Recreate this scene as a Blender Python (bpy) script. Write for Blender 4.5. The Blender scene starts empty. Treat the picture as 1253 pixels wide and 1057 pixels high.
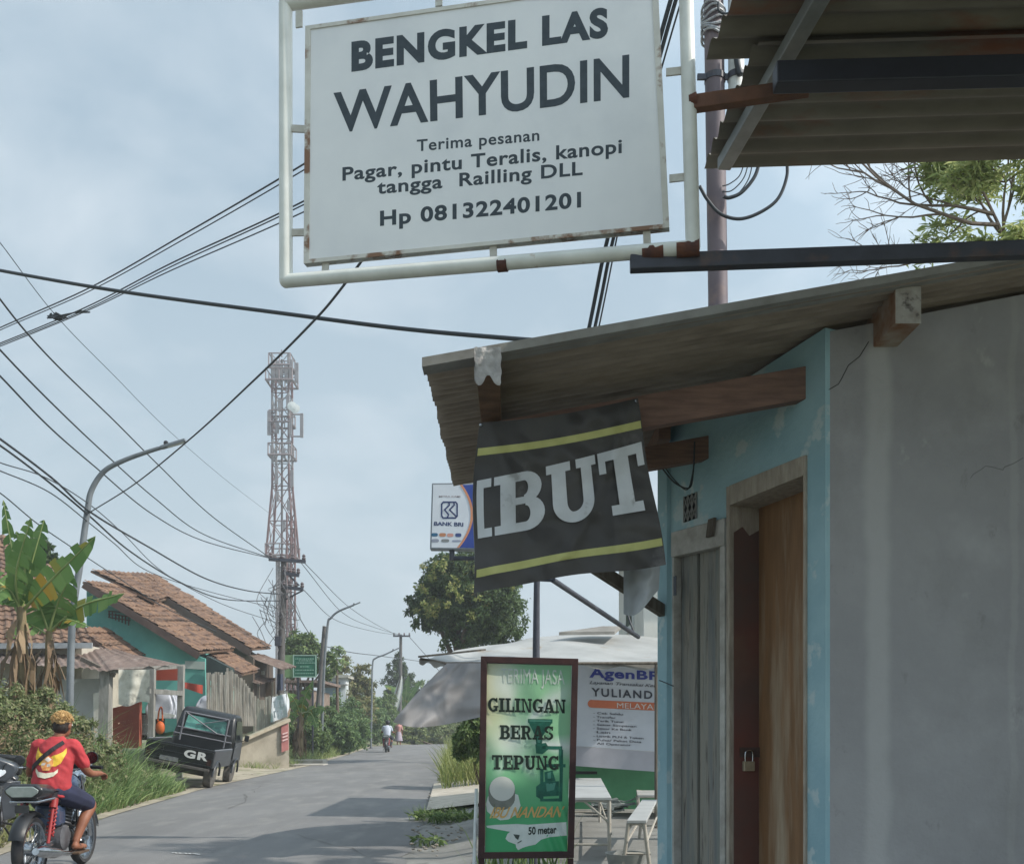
import bpy, bmesh, math, random
import numpy as np
from mathutils import Vector as V, Matrix, noise as mnoise
from mathutils.bvhtree import BVHTree

SC = bpy.context.scene
COL = SC.collection
rng = np.random.default_rng(7)
random.seed(7)

# ------------------------------------------------------------------ camera, sky, sun, exposure
F, CX, HZ, H = 1206.0, 626.5, 895.0, 1.32      # focal length and horizon of the photograph, eye height
cam_d = bpy.data.cameras.new('camera'); cam = bpy.data.objects.new('camera', cam_d); COL.objects.link(cam)
cam.location = (0, 0, H); cam.rotation_euler = (math.radians(90), 0, 0)
cam_d.sensor_width = 36; cam_d.lens = 36*F/1253; cam_d.shift_y = (HZ-528.5)/1253; cam_d.shift_x = 0
cam_d.clip_start = .05; cam_d.clip_end = 5000
SC.camera = cam
SUN = V((.72, -.15, .66)).normalized()
sun_el, sun_az = math.asin(SUN.z), math.atan2(SUN.x, SUN.y)
sl = bpy.data.lights.new('sun', 'SUN'); sun = bpy.data.objects.new('sun', sl); COL.objects.link(sun)
sl.energy = 3.0; sl.angle = math.radians(.6); sl.color = (1, .94, .85)
sun.rotation_euler = SUN.to_track_quat('Z', 'Y').to_euler(); sun.location = (20, -5, 30)
W = bpy.data.worlds.new('World'); SC.world = W; W.use_nodes = True
def sky_nodes():
    nt = W.node_tree; N = nt.nodes; L = nt.links
    bg = N['Background']; bg.inputs['Strength'].default_value = .084
    sky = N.new('ShaderNodeTexSky'); sky.sky_type = 'NISHITA'; sky.sun_disc = False
    sky.sun_elevation = sun_el; sky.sun_rotation = sun_az; sky.dust_density = 2.5; sky.air_density = 1.2
    tc = N.new('ShaderNodeTexCoord'); sp = N.new('ShaderNodeSeparateXYZ'); L.new(tc.outputs['Generated'], sp.inputs[0])
    def m(op, a, b=None):
        n = N.new('ShaderNodeMath'); n.operation = op
        for i, q in enumerate((a, b)):
            if q is None: continue
            if isinstance(q, (int, float)): n.inputs[i].default_value = q
            else: L.new(q, n.inputs[i])
        return n.outputs[0]
    zz = m('ADD', m('MAXIMUM', sp.outputs[2], 0), .35)
    cb = N.new('ShaderNodeCombineXYZ')
    L.new(m('DIVIDE', sp.outputs[0], zz), cb.inputs[0]); L.new(m('DIVIDE', sp.outputs[1], zz), cb.inputs[1])
    nz = N.new('ShaderNodeTexNoise'); nz.inputs['Scale'].default_value = 3.4; nz.inputs['Detail'].default_value = 9
    nz.inputs['Roughness'].default_value = .52; nz.inputs['Distortion'].default_value = .3
    L.new(cb.outputs[0], nz.inputs['Vector'])
    rp = N.new('ShaderNodeValToRGB'); rp.color_ramp.elements[0].position = .46; rp.color_ramp.elements[1].position = .72
    rp.color_ramp.elements[0].color = (0, 0, 0, 1); rp.color_ramp.elements[1].color = (.75, .75, .75, 1)
    L.new(nz.outputs['Fac'], rp.inputs[0])
    # thin veil everywhere over the clear sky
    veil = N.new('ShaderNodeMix'); veil.data_type = 'RGBA'; veil.inputs[0].default_value = .78
    L.new(sky.outputs[0], veil.inputs[6]); veil.inputs[7].default_value = (3.35, 4.4, 5.2, 1)
    hz = N.new('ShaderNodeMix'); hz.data_type = 'RGBA'
    hf = N.new('ShaderNodeMapRange'); hf.inputs['From Min'].default_value = 0; hf.inputs['From Max'].default_value = .5
    hf.inputs['To Min'].default_value = .85; hf.inputs['To Max'].default_value = 0
    L.new(sp.outputs[2], hf.inputs['Value']); L.new(hf.outputs[0], hz.inputs[0])
    L.new(veil.outputs[2], hz.inputs[6]); hz.inputs[7].default_value = (4.3, 5.2, 5.75, 1)
    cl = N.new('ShaderNodeMix'); cl.data_type = 'RGBA'
    L.new(rp.outputs[0], cl.inputs[0]); L.new(hz.outputs[2], cl.inputs[6]); cl.inputs[7].default_value = (5.3, 6.0, 6.6, 1)
    # the sky is brighter round the sun
    dp = N.new('ShaderNodeVectorMath'); dp.operation = 'DOT_PRODUCT'; L.new(tc.outputs['Generated'], dp.inputs[0]); dp.inputs[1].default_value = SUN
    gl = N.new('ShaderNodeMapRange'); gl.interpolation_type = 'SMOOTHSTEP'; gl.inputs['From Min'].default_value = .15; gl.inputs['From Max'].default_value = 1; gl.inputs['To Min'].default_value = 1; gl.inputs['To Max'].default_value = 2.3
    L.new(dp.outputs['Value'], gl.inputs['Value'])
    vm = N.new('ShaderNodeVectorMath'); vm.operation = 'SCALE'; L.new(cl.outputs[2], vm.inputs[0]); L.new(gl.outputs[0], vm.inputs['Scale'])
    L.new(vm.outputs[0], bg.inputs['Color'])
sky_nodes()
SC.view_settings.view_transform = 'Standard'; SC.view_settings.look = 'None'
SC.view_settings.exposure = .72; SC.view_settings.gamma = 1
SC.cycles.max_bounces = 6

# ------------------------------------------------------------------ helpers
def P(x, y, Y):                       # photograph pixel at depth Y -> place in the world
    return V(((x-CX)/F*Y, Y, H+(HZ-y)/F*Y))
class Plane:
    def __init__(s, a, b, c):
        s.o = V(a); s.n = (V(b)-s.o).cross(V(c)-s.o).normalized()
        if s.n.y > 0: s.n = -s.n
    def hit(s, x, y, off=0.):
        d = V(((x-CX)/F, 1, (HZ-y)/F)); c = V((0, 0, H))
        t = (s.o + s.n*off - c).dot(s.n)/d.dot(s.n)
        return c + d*t
def lin(h):
    h = h.lstrip('#'); out = []
    for i in (0, 2, 4):
        c = int(h[i:i+2], 16)/255
        out.append(c/12.92 if c <= .04045 else ((c+.055)/1.055)**2.4)
    return (*out, 1)
def col(c): return lin(c) if isinstance(c, str) else (*c[:3], 1)
MATS = {}
def mat(name, c1, c2=None, scale=6., rough=.75, bump=0., bscale=None, metal=0., stretch=(1, 1, 1), lo=.35, hi=.65, c3=None, s3=1.5, lo3=.55, hi3=.7, spec=.4, trans=0., coat=0., detail=6):
    if name in MATS: return MATS[name]
    m = bpy.data.materials.new(name); m.use_nodes = True; nt = m.node_tree; N = nt.nodes; L = nt.links
    b = N['Principled BSDF']; b.inputs['Roughness'].default_value = rough; b.inputs['Metallic'].default_value = metal
    b.inputs['Specular IOR Level'].default_value = spec; b.inputs['Coat Weight'].default_value = coat
    tc = N.new('ShaderNodeTexCoord'); mp = N.new('ShaderNodeMapping'); mp.inputs['Scale'].default_value = stretch
    L.new(tc.outputs['Object'], mp.inputs[0])
    def nz(s):
        n = N.new('ShaderNodeTexNoise'); n.inputs['Scale'].default_value = s; n.inputs['Detail'].default_value = detail
        n.inputs['Roughness'].default_value = .6; L.new(mp.outputs[0], n.inputs['Vector']); return n
    def mixc(f, a, bb):
        x = N.new('ShaderNodeMix'); x.data_type = 'RGBA'; L.new(f, x.inputs[0])
        for i, q in ((6, a), (7, bb)):
            if isinstance(q, tuple): x.inputs[i].default_value = q
            else: L.new(q, x.inputs[i])
        return x.outputs[2]
    def ramp(n, a, bb):
        r = N.new('ShaderNodeMapRange'); r.inputs['From Min'].default_value = a; r.inputs['From Max'].default_value = bb
        L.new(n.outputs['Fac'], r.inputs['Value']); return r.outputs[0]
    base = col(c1)
    if c2 is not None: base = mixc(ramp(nz(scale), lo, hi), col(c1), col(c2))
    if c3 is not None: base = mixc(ramp(nz(s3), lo3, hi3), base, col(c3))
    if isinstance(base, tuple): b.inputs['Base Color'].default_value = base
    else: L.new(base, b.inputs['Base Color'])
    if bump:
        bp = N.new('ShaderNodeBump'); bp.inputs['Strength'].default_value = bump; bp.inputs['Distance'].default_value = .02
        L.new(nz(bscale or scale*4).outputs['Fac'], bp.inputs['Height']); L.new(bp.outputs[0], b.inputs['Normal'])
    if trans:
        tr = N.new('ShaderNodeBsdfTranslucent'); ms = N.new('ShaderNodeMixShader'); ms.inputs[0].default_value = trans
        if isinstance(base, tuple): tr.inputs[0].default_value = base
        else: L.new(base, tr.inputs[0])
        L.new(b.outputs[0], ms.inputs[1]); L.new(tr.outputs[0], ms.inputs[2])
        L.new(ms.outputs[0], N['Material Output'].inputs[0])
    MATS[name] = m
    return m
def leafmat(name, *cols, trans=.35, rough=.5):
    if name in MATS: return MATS[name]
    m = bpy.data.materials.new(name); m.use_nodes = True; nt = m.node_tree; N = nt.nodes; L = nt.links
    b = N['Principled BSDF']; b.inputs['Roughness'].default_value = rough; b.inputs['Specular IOR Level'].default_value = .3
    g = N.new('ShaderNodeNewGeometry'); r = N.new('ShaderNodeValToRGB')
    e = r.color_ramp.elements
    while len(e) < len(cols): e.new(.5)
    for i, c in enumerate(cols):
        e[i].position = i/(len(cols)-1); e[i].color = col(c)
    L.new(g.outputs['Random Per Island'], r.inputs[0]); L.new(r.outputs[0], b.inputs['Base Color'])
    tr = N.new('ShaderNodeBsdfTranslucent'); L.new(r.outputs[0], tr.inputs[0])
    ms = N.new('ShaderNodeMixShader'); ms.inputs[0].default_value = trans
    L.new(b.outputs[0], ms.inputs[1]); L.new(tr.outputs[0], ms.inputs[2]); L.new(ms.outputs[0], N['Material Output'].inputs[0])
    MATS[name] = m
    return m
FR = {}
def frame_of(o): return FR.get(o.name, Matrix.Identity(4))
def tag(o, label=None, cat=None, group=None, kind=None):
    if label: o['label'] = label
    if cat: o['category'] = cat
    if group: o['group'] = group
    if kind: o['kind'] = kind
    return o
def thing(name, label, cat, loc=(0, 0, 0), group=None, M=None):
    o = bpy.data.objects.new(name, None); COL.objects.link(o); o.empty_display_size = .2
    o.matrix_world = M if M is not None else Matrix.Translation(V(loc))
    FR[o.name] = o.matrix_world.copy() if M is None else M.copy()
    return tag(o, label, cat, group)
def orth(d):
    d = d.normalized(); a = V((0, 0, 1)) if abs(d.z) < .9 else V((1, 0, 0))
    u = d.cross(a).normalized(); return u, d.cross(u).normalized()
class MB:
    def __init__(s): s.v = []; s.f = []; s.np = []
    def add(s, vs, fs):
        k = len(s.v); s.v += [tuple(q) for q in vs]; s.f += [tuple(i+k for i in f) for f in fs]; return s
    def poly(s, pts): return s.add(pts, [tuple(range(len(pts)))])
    def obox(s, o, a, b, c):
        o, a, b, c = V(o), V(a), V(b), V(c)
        p = [o, o+a, o+a+b, o+b, o+c, o+a+c, o+a+b+c, o+b+c]
        return s.add(p, [(0, 3, 2, 1), (4, 5, 6, 7), (0, 1, 5, 4), (1, 2, 6, 5), (2, 3, 7, 6), (3, 0, 4, 7)])
    def box(s, c, d, R=None):
        c = V(c); R = R or Matrix.Identity(3); e = [R @ V(q) for q in ((d[0], 0, 0), (0, d[1], 0), (0, 0, d[2]))]
        return s.obox(c-(e[0]+e[1]+e[2])/2, *e)
    def beam(s, p, q, w, h, up=(0, 0, 1)):       # bar p->q, w across, h along up
        p, q = V(p), V(q); d = q-p; side = d.cross(V(up)).normalized(); u = side.cross(d).normalized()
        return s.obox(p-side*w/2-u*h/2, d, side*w, u*h)
    def slab(s, pts, off):
        n = len(pts); off = V(off); a = [V(q) for q in pts]
        return s.add(a+[q+off for q in a], [tuple(range(n)), tuple(range(2*n-1, n-1, -1))]+[(i, (i+1) % n, n+(i+1) % n, n+i) for i in range(n)])
    def tube(s, pts, r, n=8, caps=True, closed=False):
        pts = [V(q) for q in pts]; m = len(pts); rr = r if isinstance(r, (list, tuple)) else [r]*m
        u = None; vs = []; fs = []
        for i, p in enumerate(pts):
            if closed: d = pts[(i+1) % m]-pts[i-1]
            else: d = pts[min(i+1, m-1)]-pts[max(i-1, 0)]
            if d.length < 1e-9: d = V((0, 0, 1))
            d.normalize()
            if u is None: u, w = orth(d)
            else:
                u = (u-d*u.dot(d))
                if u.length < 1e-6: u, w = orth(d)
                u.normalize(); w = d.cross(u)
            for k in range(n):
                a = 2*math.pi*k/n; vs.append(p+(u*math.cos(a)+w*math.sin(a))*rr[i])
        for i in range(m if closed else m-1):
            for k in range(n):
                j = (i+1) % m
                fs.append((i*n+k, i*n+(k+1) % n, j*n+(k+1) % n, j*n+k))
        if caps and not closed: fs += [tuple(range(n-1, -1, -1)), tuple(range((m-1)*n, m*n))]
        return s.add(vs, fs)
    def lathe(s, prof, c, axis=(0, 0, 1), n=20, caps=True):
        c = V(c); ax = V(axis).normalized(); u, w = orth(ax); vs = []; fs = []
        for r, h in prof:
            for k in range(n):
                a = 2*math.pi*k/n; vs.append(c+ax*h+(u*math.cos(a)+w*math.sin(a))*r)
        for i in range(len(prof)-1):
            for k in range(n): fs.append((i*n+k, i*n+(k+1) % n, (i+1)*n+(k+1) % n, (i+1)*n+k))
        if caps: fs += [tuple(range(n-1, -1, -1)), tuple(range((len(prof)-1)*n, len(prof)*n))]
        return s.add(vs, fs)
    def ell(s, c, r, n=14, R=None):
        c = V(c); r = r if isinstance(r, (tuple, list)) else (r, r, r); R = R or Matrix.Identity(3); vs = []; fs = []
        m = n//2+1
        for i in range(m+1):
            t = math.pi*i/m
            for k in range(n):
                a = 2*math.pi*k/n
                vs.append(c+R @ V((r[0]*math.sin(t)*math.cos(a), r[1]*math.sin(t)*math.sin(a), r[2]*math.cos(t))))
        for i in range(m):
            for k in range(n): fs.append((i*n+k, i*n+(k+1) % n, (i+1)*n+(k+1) % n, (i+1)*n+k))
        return s.add(vs, fs)
    def grid(s, fn, nu, nv):
        vs = [fn(i/nu, j/nv) for j in range(nv+1) for i in range(nu+1)]; w = nu+1
        return s.add(vs, [(j*w+i, j*w+i+1, (j+1)*w+i+1, (j+1)*w+i) for j in range(nv) for i in range(nu)])
    def raw(s, vs, fs): s.np.append((np.asarray(vs, float), np.asarray(fs, int))); return s
    def mesh(s, name, M=None):
        me = bpy.data.meshes.new(name)
        vs = list(s.v); fs = list(s.f)
        for a, b in s.np:
            k = len(vs); vs += a.tolist(); fs += (b+k).tolist()
        if M is not None:
            A = np.array(M); q = np.array(vs) @ A[:3, :3].T + A[:3, 3]; vs = q.tolist()
        me.from_pydata(vs, [], fs); me.update(); return me
    def build(s, name, m, parent=None, smooth=None, bevel=0., local=False, label=None, weld=False):
        """smooth: angle in degrees under which edges are shaded smooth"""
        M = None
        if parent is not None and not local: M = frame_of(parent).inverted()
        me = s.mesh(name, M)
        bm = bmesh.new(); bm.from_mesh(me)
        if weld: bmesh.ops.remove_doubles(bm, verts=bm.verts, dist=1e-5)
        if not s.np: bmesh.ops.recalc_face_normals(bm, faces=bm.faces)
        bm.to_mesh(me); bm.free()
        return link(name, me, m, parent, smooth, bevel, label)
def link(name, me, m, parent=None, smooth=None, bevel=0., label=None):
    o = bpy.data.objects.new(name, me); COL.objects.link(o)
    if m is not None: me.materials.append(m)
    if smooth is not None:
        me.shade_smooth()
        if smooth < 180: me.set_sharp_from_angle(angle=math.radians(smooth))
    if bevel:
        b = o.modifiers.new('bevel', 'BEVEL'); b.width = bevel; b.segments = 2; b.limit_method = 'ANGLE'
    if parent is not None: o.parent = parent; FR[o.name] = frame_of(parent)
    if label: o['label'] = label
    return o
def structure(o): o['kind'] = 'structure'; return o
def copy_tree(o, M=None, parent=None):
    c = o.copy(); COL.objects.link(c); c.parent = parent
    FR[c.name] = (M if M is not None else frame_of(o if parent is None else parent)).copy()
    if M is not None: c.matrix_world = M
    for ch in [q for q in bpy.data.objects if q.parent == o]: copy_tree(ch, None, c)
    return c
def evaluated(o):
    bpy.context.view_layer.update(); dg = bpy.context.evaluated_depsgraph_get()
    me = bpy.data.meshes.new_from_object(o.evaluated_get(dg)); return me
def remesh(mb, voxel, it=4):             # many overlapping shapes -> one continuous skin
    o = bpy.data.objects.new('tmp', mb.mesh('tmp')); COL.objects.link(o)
    r = o.modifiers.new('r', 'REMESH'); r.mode = 'VOXEL'; r.voxel_size = voxel
    k = o.modifiers.new('s', 'SMOOTH'); k.factor = .5; k.iterations = it
    me = evaluated(o); d = o.data; bpy.data.objects.remove(o); bpy.data.meshes.remove(d); me.materials.clear(); return me
CAP = {}
def glyphs(txt, bold=0., shear=0., space=1.):
    cu = bpy.data.curves.new('t', 'FONT'); cu.body = txt; cu.offset = bold; cu.shear = shear; cu.space_character = space; cu.resolution_u = 5
    o = bpy.data.objects.new('t', cu); COL.objects.link(o); me = evaluated(o)
    vs = [tuple(q.co) for q in me.vertices]; fs = [tuple(p.vertices) for p in me.polygons]
    bpy.data.objects.remove(o); bpy.data.curves.remove(cu); bpy.data.meshes.remove(me); return vs, fs
def cap(bold):
    if bold not in CAP: CAP[bold] = max(q[1] for q in glyphs('H', bold)[0])
    return CAP[bold]
def quadmap(q):                          # q = BL, BR, TR, TL in pixels
    def fn(u, v):
        return ((1-u)*(1-v)*q[0][0]+u*(1-v)*q[1][0]+u*v*q[2][0]+(1-u)*v*q[3][0],
                (1-u)*(1-v)*q[0][1]+u*(1-v)*q[1][1]+u*v*q[2][1]+(1-u)*v*q[3][1])
    return fn
def text(mb, txt, q, place, bold=.02, shear=0., space=1.):   # lettering lying on place(px, py)
    vs, fs = glyphs(txt, bold, shear, space); c = cap(bold)
    x0 = min(a[0] for a in vs); x1 = max(a[0] for a in vs); fn = quadmap(q)
    return mb.add([place(*fn((a[0]-x0)/(x1-x0), a[1]/c)) for a in vs], fs)
def write(txt, q, place, m, parent, bold=.02, shear=0., space=1.):   # one mesh per word
    vs, fs = glyphs(txt, bold, shear, space); c = cap(bold); fn = quadmap(q)
    x0 = min(a[0] for a in vs); x1 = max(a[0] for a in vs)
    par = list(range(len(vs)))
    def find(a):
        while par[a] != a: par[a] = par[par[a]]; a = par[a]
        return a
    for f in fs:
        for i in f[1:]: par[find(i)] = find(f[0])
    isl = {}
    for f in fs: isl.setdefault(find(f[0]), []).append(f)
    it = sorted(((min(vs[i][0] for f in g for i in f), max(vs[i][0] for f in g for i in f), g) for g in isl.values()), key=lambda t: t[0])
    words = []; end = -9
    for a, b, g in it:
        if a-end > .19*space or not words: words.append([])
        words[-1] += g; end = max(end, b)
    out = []
    for w in words:
        ids = sorted({i for f in w for i in f}); ix = {i: k for k, i in enumerate(ids)}
        out.append(MB().add([place(*fn((vs[i][0]-x0)/(x1-x0), vs[i][1]/c)) for i in ids], [[ix[i] for i in f] for f in w]).build('lettering', m, parent))
    return out
# heavy slab-serif capitals, drawn as strokes in a box 1 high
def _R(x0, y0, x1, y1): return [(x0, y0), (x1, y0), (x1, y1), (x0, y1)]
def _A(cx, cy, rx, ry, tx, ty, a0, a1, n=14):
    o = [(cx+rx*math.cos(math.radians(a0+(a1-a0)*i/n)), cy+ry*math.sin(math.radians(a0+(a1-a0)*i/n))) for i in range(n+1)]
    q = [(cx+(rx-tx)*math.cos(math.radians(a0+(a1-a0)*i/n)), cy+(ry-ty)*math.sin(math.radians(a0+(a1-a0)*i/n))) for i in range(n+1)]
    return [[o[i], o[i+1], q[i+1], q[i]] for i in range(n)]
S_, T_ = .25, .15
SLAB = {
 'I': (.5, [_R(.12, 0, .38, 1), _R(0, 0, .12, T_), _R(.38, 0, .5, T_), _R(0, 1-T_, .12, 1), _R(.38, 1-T_, .5, 1)]),
 'B': (.82, [_R(.1, 0, .34, 1), _R(0, 0, .1, T_), _R(0, 1-T_, .1, 1), _R(.34, 0, .5, T_), _R(.34, .45, .48, .57), _R(.34, 1-T_, .48, 1)]
       + _A(.48, .725, .3, .275, .23, T_, 90, -90) + _A(.5, .285, .32, .285, .24, T_, 90, -90)),
 'U': (.86, [_R(0, 1-T_, .42, 1), _R(.52, 1-T_, .86, 1), _R(.09, .34, .33, 1-T_), _R(.6, .34, .78, 1-T_)] + _A(.435, .34, .345, .34, .24, .17, 180, 270) + _A(.435, .34, .345, .34, .18, .17, 270, 360)),
 'T': (.8, [_R(.27, T_, .53, 1-T_), _R(.14, 0, .66, T_), _R(0, 1-T_, .8, 1), _R(0, .66, .12, 1-T_), _R(.68, .66, .8, 1-T_)]),
 'G': (.86, _A(.45, .5, .45, .5, .25, .15, 42, 180) + _A(.45, .5, .45, .5, .25, .15, 180, 320) + [_R(.6, .05, .8, .44), _R(.46, .32, .6, .44), _R(.8, .32, .88, .44), _R(.68, .68, .8, 1)]),
 'L': (.72, [_R(.1, 0, .34, 1), _R(0, 0, .1, T_), _R(0, 1-T_, .1, 1), _R(.34, 1-T_, .46, 1), _R(.34, 0, .72, T_), _R(.6, T_, .72, .4)]),
 'N': (.9, [_R(.1, T_, .22, 1-T_), _R(0, 0, .32, T_), _R(0, 1-T_, .3, 1), _R(.66, 0, .8, 1-T_), _R(.56, 1-T_, .9, 1), [(.22, .85), (.3, 1), (.3, 1), (.66, .2), (.66, 0), (.58, 0)]]),
 'A': (.9, [[(.1, T_), (.22, T_), (.47, .78), (.47, 1), (.36, 1)], [(.56, T_), (.82, T_), (.58, 1), (.47, 1), (.47, .6)], _R(.26, .26, .55, .38), _R(0, 0, .34, T_), _R(.46, 0, .92, T_)]),
 'E': (.78, [_R(.1, 0, .34, 1), _R(0, 0, .1, T_), _R(0, 1-T_, .1, 1), _R(.34, 0, .78, T_), _R(.34, 1-T_, .76, 1), _R(.34, .43, .52, .56), _R(.52, .33, .62, .66), _R(.66, T_, .78, .36), _R(.64, .66, .76, 1-T_)]),
 'R': (.88, [_R(.1, 0, .34, 1), _R(0, 0, .1, T_), _R(.34, 0, .42, T_), _R(0, 1-T_, .1, 1), _R(.34, .42, .48, .55), _R(.34, 1-T_, .48, 1), [(.42, .42), (.62, .46), (.74, .12), (.88, .12), (.88, 0), (.6, 0)]] + _A(.48, .71, .3, .29, .23, T_, 90, -90)),
 'S': (.74, _A(.37, .735, .35, .265, .2, .14, 20, 180) + _A(.37, .735, .35, .265, .2, .14, 180, 262) + _A(.37, .275, .37, .275, .22, .14, 90, 0) + _A(.37, .275, .37, .275, .22, .14, 0, -160) + [_R(0, .02, .12, .34), _R(.6, .68, .72, .98)]),
 'P': (.82, [_R(.1, 0, .34, 1), _R(0, 0, .1, T_), _R(.34, 0, .46, T_), _R(0, 1-T_, .1, 1), _R(.34, .36, .48, .5), _R(.34, 1-T_, .48, 1)] + _A(.48, .68, .32, .32, .24, T_, 90, -90)),
}
def slab_text(mb, txt, q, place, gap=.07, cut=None):
    """place(px,py,off) gives a world point; every stroke lies .2 mm above the one before"""
    x = 0; out = []
    for ch in txt:
        w, ps = SLAB[ch]
        for p in ps: out.append([(x+a, b) for a, b in p])
        x += w+gap
    Wd = x-gap; fn = quadmap(q)
    for i, p in enumerate(out):
        mb.poly([place(*fn(a/Wd, b), .0002*(i % 23)) for a, b in p])
    return mb
def flat_print(polys, place, step=4.):   # outlines in photograph pixels, cut into small cells and laid on a wavy sheet
    mb = MB()
    for p in polys:
        bm = bmesh.new(); bm.faces.new([bm.verts.new((a, b, 0)) for a, b in p])
        for ax in (0, 1):
            lo, hi = min(q[ax] for q in p), max(q[ax] for q in p); k = math.floor(lo/step)*step+step
            while k < hi:
                n = (1, 0, 0) if ax == 0 else (0, 1, 0); bmesh.ops.bisect_plane(bm, geom=bm.verts[:]+bm.edges[:]+bm.faces[:], plane_co=(n[0]*k, n[1]*k, 0), plane_no=n); k += step
        bmesh.ops.triangulate(bm, faces=bm.faces[:]); bm.verts.index_update()
        mb.add([place(v.co.x, v.co.y) for v in bm.verts], [[v.index for v in f.verts] for f in bm.faces]); bm.free()
    return mb
# ---- leaves, blades
def leafcloud(mb, pts, nrm, L, Wd, up=.3):
    n = len(pts); pts = np.asarray(pts); d = rng.normal(size=(n, 3)); d[:, 2] -= .35
    nrm = nrm+rng.normal(size=(n, 3))*.6; nrm /= np.linalg.norm(nrm, axis=1)[:, None]+1e-9
    d -= nrm*np.sum(d*nrm, axis=1)[:, None]; d /= np.linalg.norm(d, axis=1)[:, None]+1e-9
    s = np.cross(nrm, d); l = (L*(.6+.8*rng.random(n)))[:, None]; w = (Wd*(.6+.8*rng.random(n)))[:, None]
    a = pts; b = pts+d*l*.5+s*w*.5+nrm*l*.08; c = pts+d*l; e = pts+d*l*.5-s*w*.5+nrm*l*.08
    vs = np.stack([a, b, c, e], 1).reshape(-1, 3); f = np.arange(n*4).reshape(n, 4)
    return mb.raw(vs, f)
def crown(mb, blobs, n, L, Wd, lump=.35):
    """blobs: (centre, radii). leaves gathered in clumps through the outer part of each"""
    vol = np.array([r[0]*r[1]+r[1]*r[2]+r[0]*r[2] for _, r in blobs]); vol = vol/vol.sum()
    for (c, r), fr in zip(blobs, vol):
        k = max(1, int(n*fr/40)); d = rng.normal(size=(k, 3)); d /= np.linalg.norm(d, axis=1)[:, None]
        rad = (.5+.58*rng.random(k)**.55)*(1+lump*(rng.random(k)-.5))
        cc = np.array(c)+d*np.array(r)*rad[:, None]
        cl = .13+.13*rng.random(k)
        for j in range(k):
            m = 40; e = rng.normal(size=(m, 3)); e /= np.linalg.norm(e, axis=1)[:, None]
            p = cc[j]+e*np.array(r).mean()*cl[j]*(rng.random(m)**.5)[:, None]
            leafcloud(mb, p, e*.6+d[j]*.5+np.array([0, 0, .4]), L, Wd)
    return mb
def blades(mb, pts, h, w, lean=.35, seg=4, droop=.5):
    pts = np.asarray(pts, float); n = len(pts); a = rng.random(n)*6.283; hh = h*(.55+.6*rng.random(n)) if np.isscalar(h) else h
    dx = np.stack([np.cos(a), np.sin(a), np.zeros(n)], 1); sd = np.stack([-np.sin(a), np.cos(a), np.zeros(n)], 1)
    tw = rng.random(n)*3.14; sd = sd*np.cos(tw)[:, None]+dx*np.sin(tw)[:, None]
    ln = lean*(.3+rng.random(n)); dr = droop*rng.random(n); vs = []
    for i in range(seg+1):
        t = i/seg; c = pts+dx*(hh*ln*(t+dr*t*t*1.4))[:, None]; c[:, 2] += hh*(t-dr*.45*t**3)
        ww = w*(1-t**1.6)*.5+.0006
        vs += [c-sd*ww, c+sd*ww]
    vs = np.stack(vs, 1).reshape(-1, 3); k = 2*(seg+1); f = []
    for i in range(seg): f.append(np.stack([np.arange(n)*k+2*i+q for q in (0, 1, 3, 2)], 1))
    return mb.raw(vs, np.concatenate(f))
def spline(pts, n=10):
    pts = [V(p) for p in pts]; q = [pts[0]*2-pts[1]]+pts+[pts[-1]*2-pts[-2]]; out = []
    for i in range(1, len(q)-2):
        for k in range(n):
            t = k/n; a, b, c, d = q[i-1:i+3]
            out.append(.5*(2*b+(c-a)*t+(2*a-5*b+4*c-d)*t*t+(3*b-a-3*c+d)*t**3))
    return out+[pts[-1]]
def interp(t, tab):
    for (a, b), (c, d) in zip(tab, tab[1:]):
        if t <= c: return b+(d-b)*max(0, (t-a))/(c-a)
    return tab[-1][1]
# ------------------------------------------------------------------ ground
EDGE_L = [(-20, -4.6), (10, -5.5), (15, -6.25), (22, -6.9), (34, -7.1), (46, -7.9), (61, -9.1), (66, -9.4), (71, -8.6), (76, -6), (81, -1), (86, 6), (90, 14)]
EDGE_R = [(-20, -.5), (9.8, -1.05), (15.5, -1.3), (34, -2.45), (61, -4.0), (64, -3.4), (67, -1.6), (71, 4), (75, 12), (90, 40)]
def sst(a, b, x): t = min(1, max(0, (x-a)/(b-a))); return t*t*(3-2*t)
def rise(y): return .0058*min(max(y-10, 0), 62)
def gz(x, y):
    z = rise(y); l = interp(y, EDGE_L)-x; r = x-interp(y, EDGE_R)
    if l > 0: z += .5*sst(.3, 3.2, l)*(1-.55*sst(18, 23, y)*(1-sst(31, 36, y)))
    if r > 0: z += .22*sst(.2, 1.6, r) if y < 17 else .3*sst(.2, 3, r)
    n = mnoise.noise(V((x*.7, y*.7, 0)))*.05
    if l > .2 or (r > .3 and y > 15): z += n
    return z
# ------------------------------------------------------------------ common materials
m_white = mat('white_paint', '#d9dcda', '#c3c6c2', 9, .42, .04, c3='#8d7a68', s3=3.1, lo3=.66, hi3=.72)
m_rust = mat('rust', '#6b4330', '#4a3430', 22, .85, .3)
m_dark = mat('dark_steel', '#43454e', '#3a3b43', 12, .5, .05, c3='#5b4a44', s3=4, lo3=.6, hi3=.7)
m_black = mat('black_plastic', '#17181a', '#202123', 8, .45)
m_wire = mat('cable_rubber', '#33383d', None, rough=.6)
m_chrome = mat('chrome', '#c9ccd0', '#a9acb0', 12, .18, metal=1)
m_ink = mat('sign_ink', '#333c42', '#3d464c', 40, .6)
m_wood = mat('weathered_wood', '#6f675c', '#51483f', 5, .85, .3, stretch=(6, 6, .8))
m_conc = mat('concrete', '#8d8a84', '#76736e', 5, .9, .2)

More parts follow.
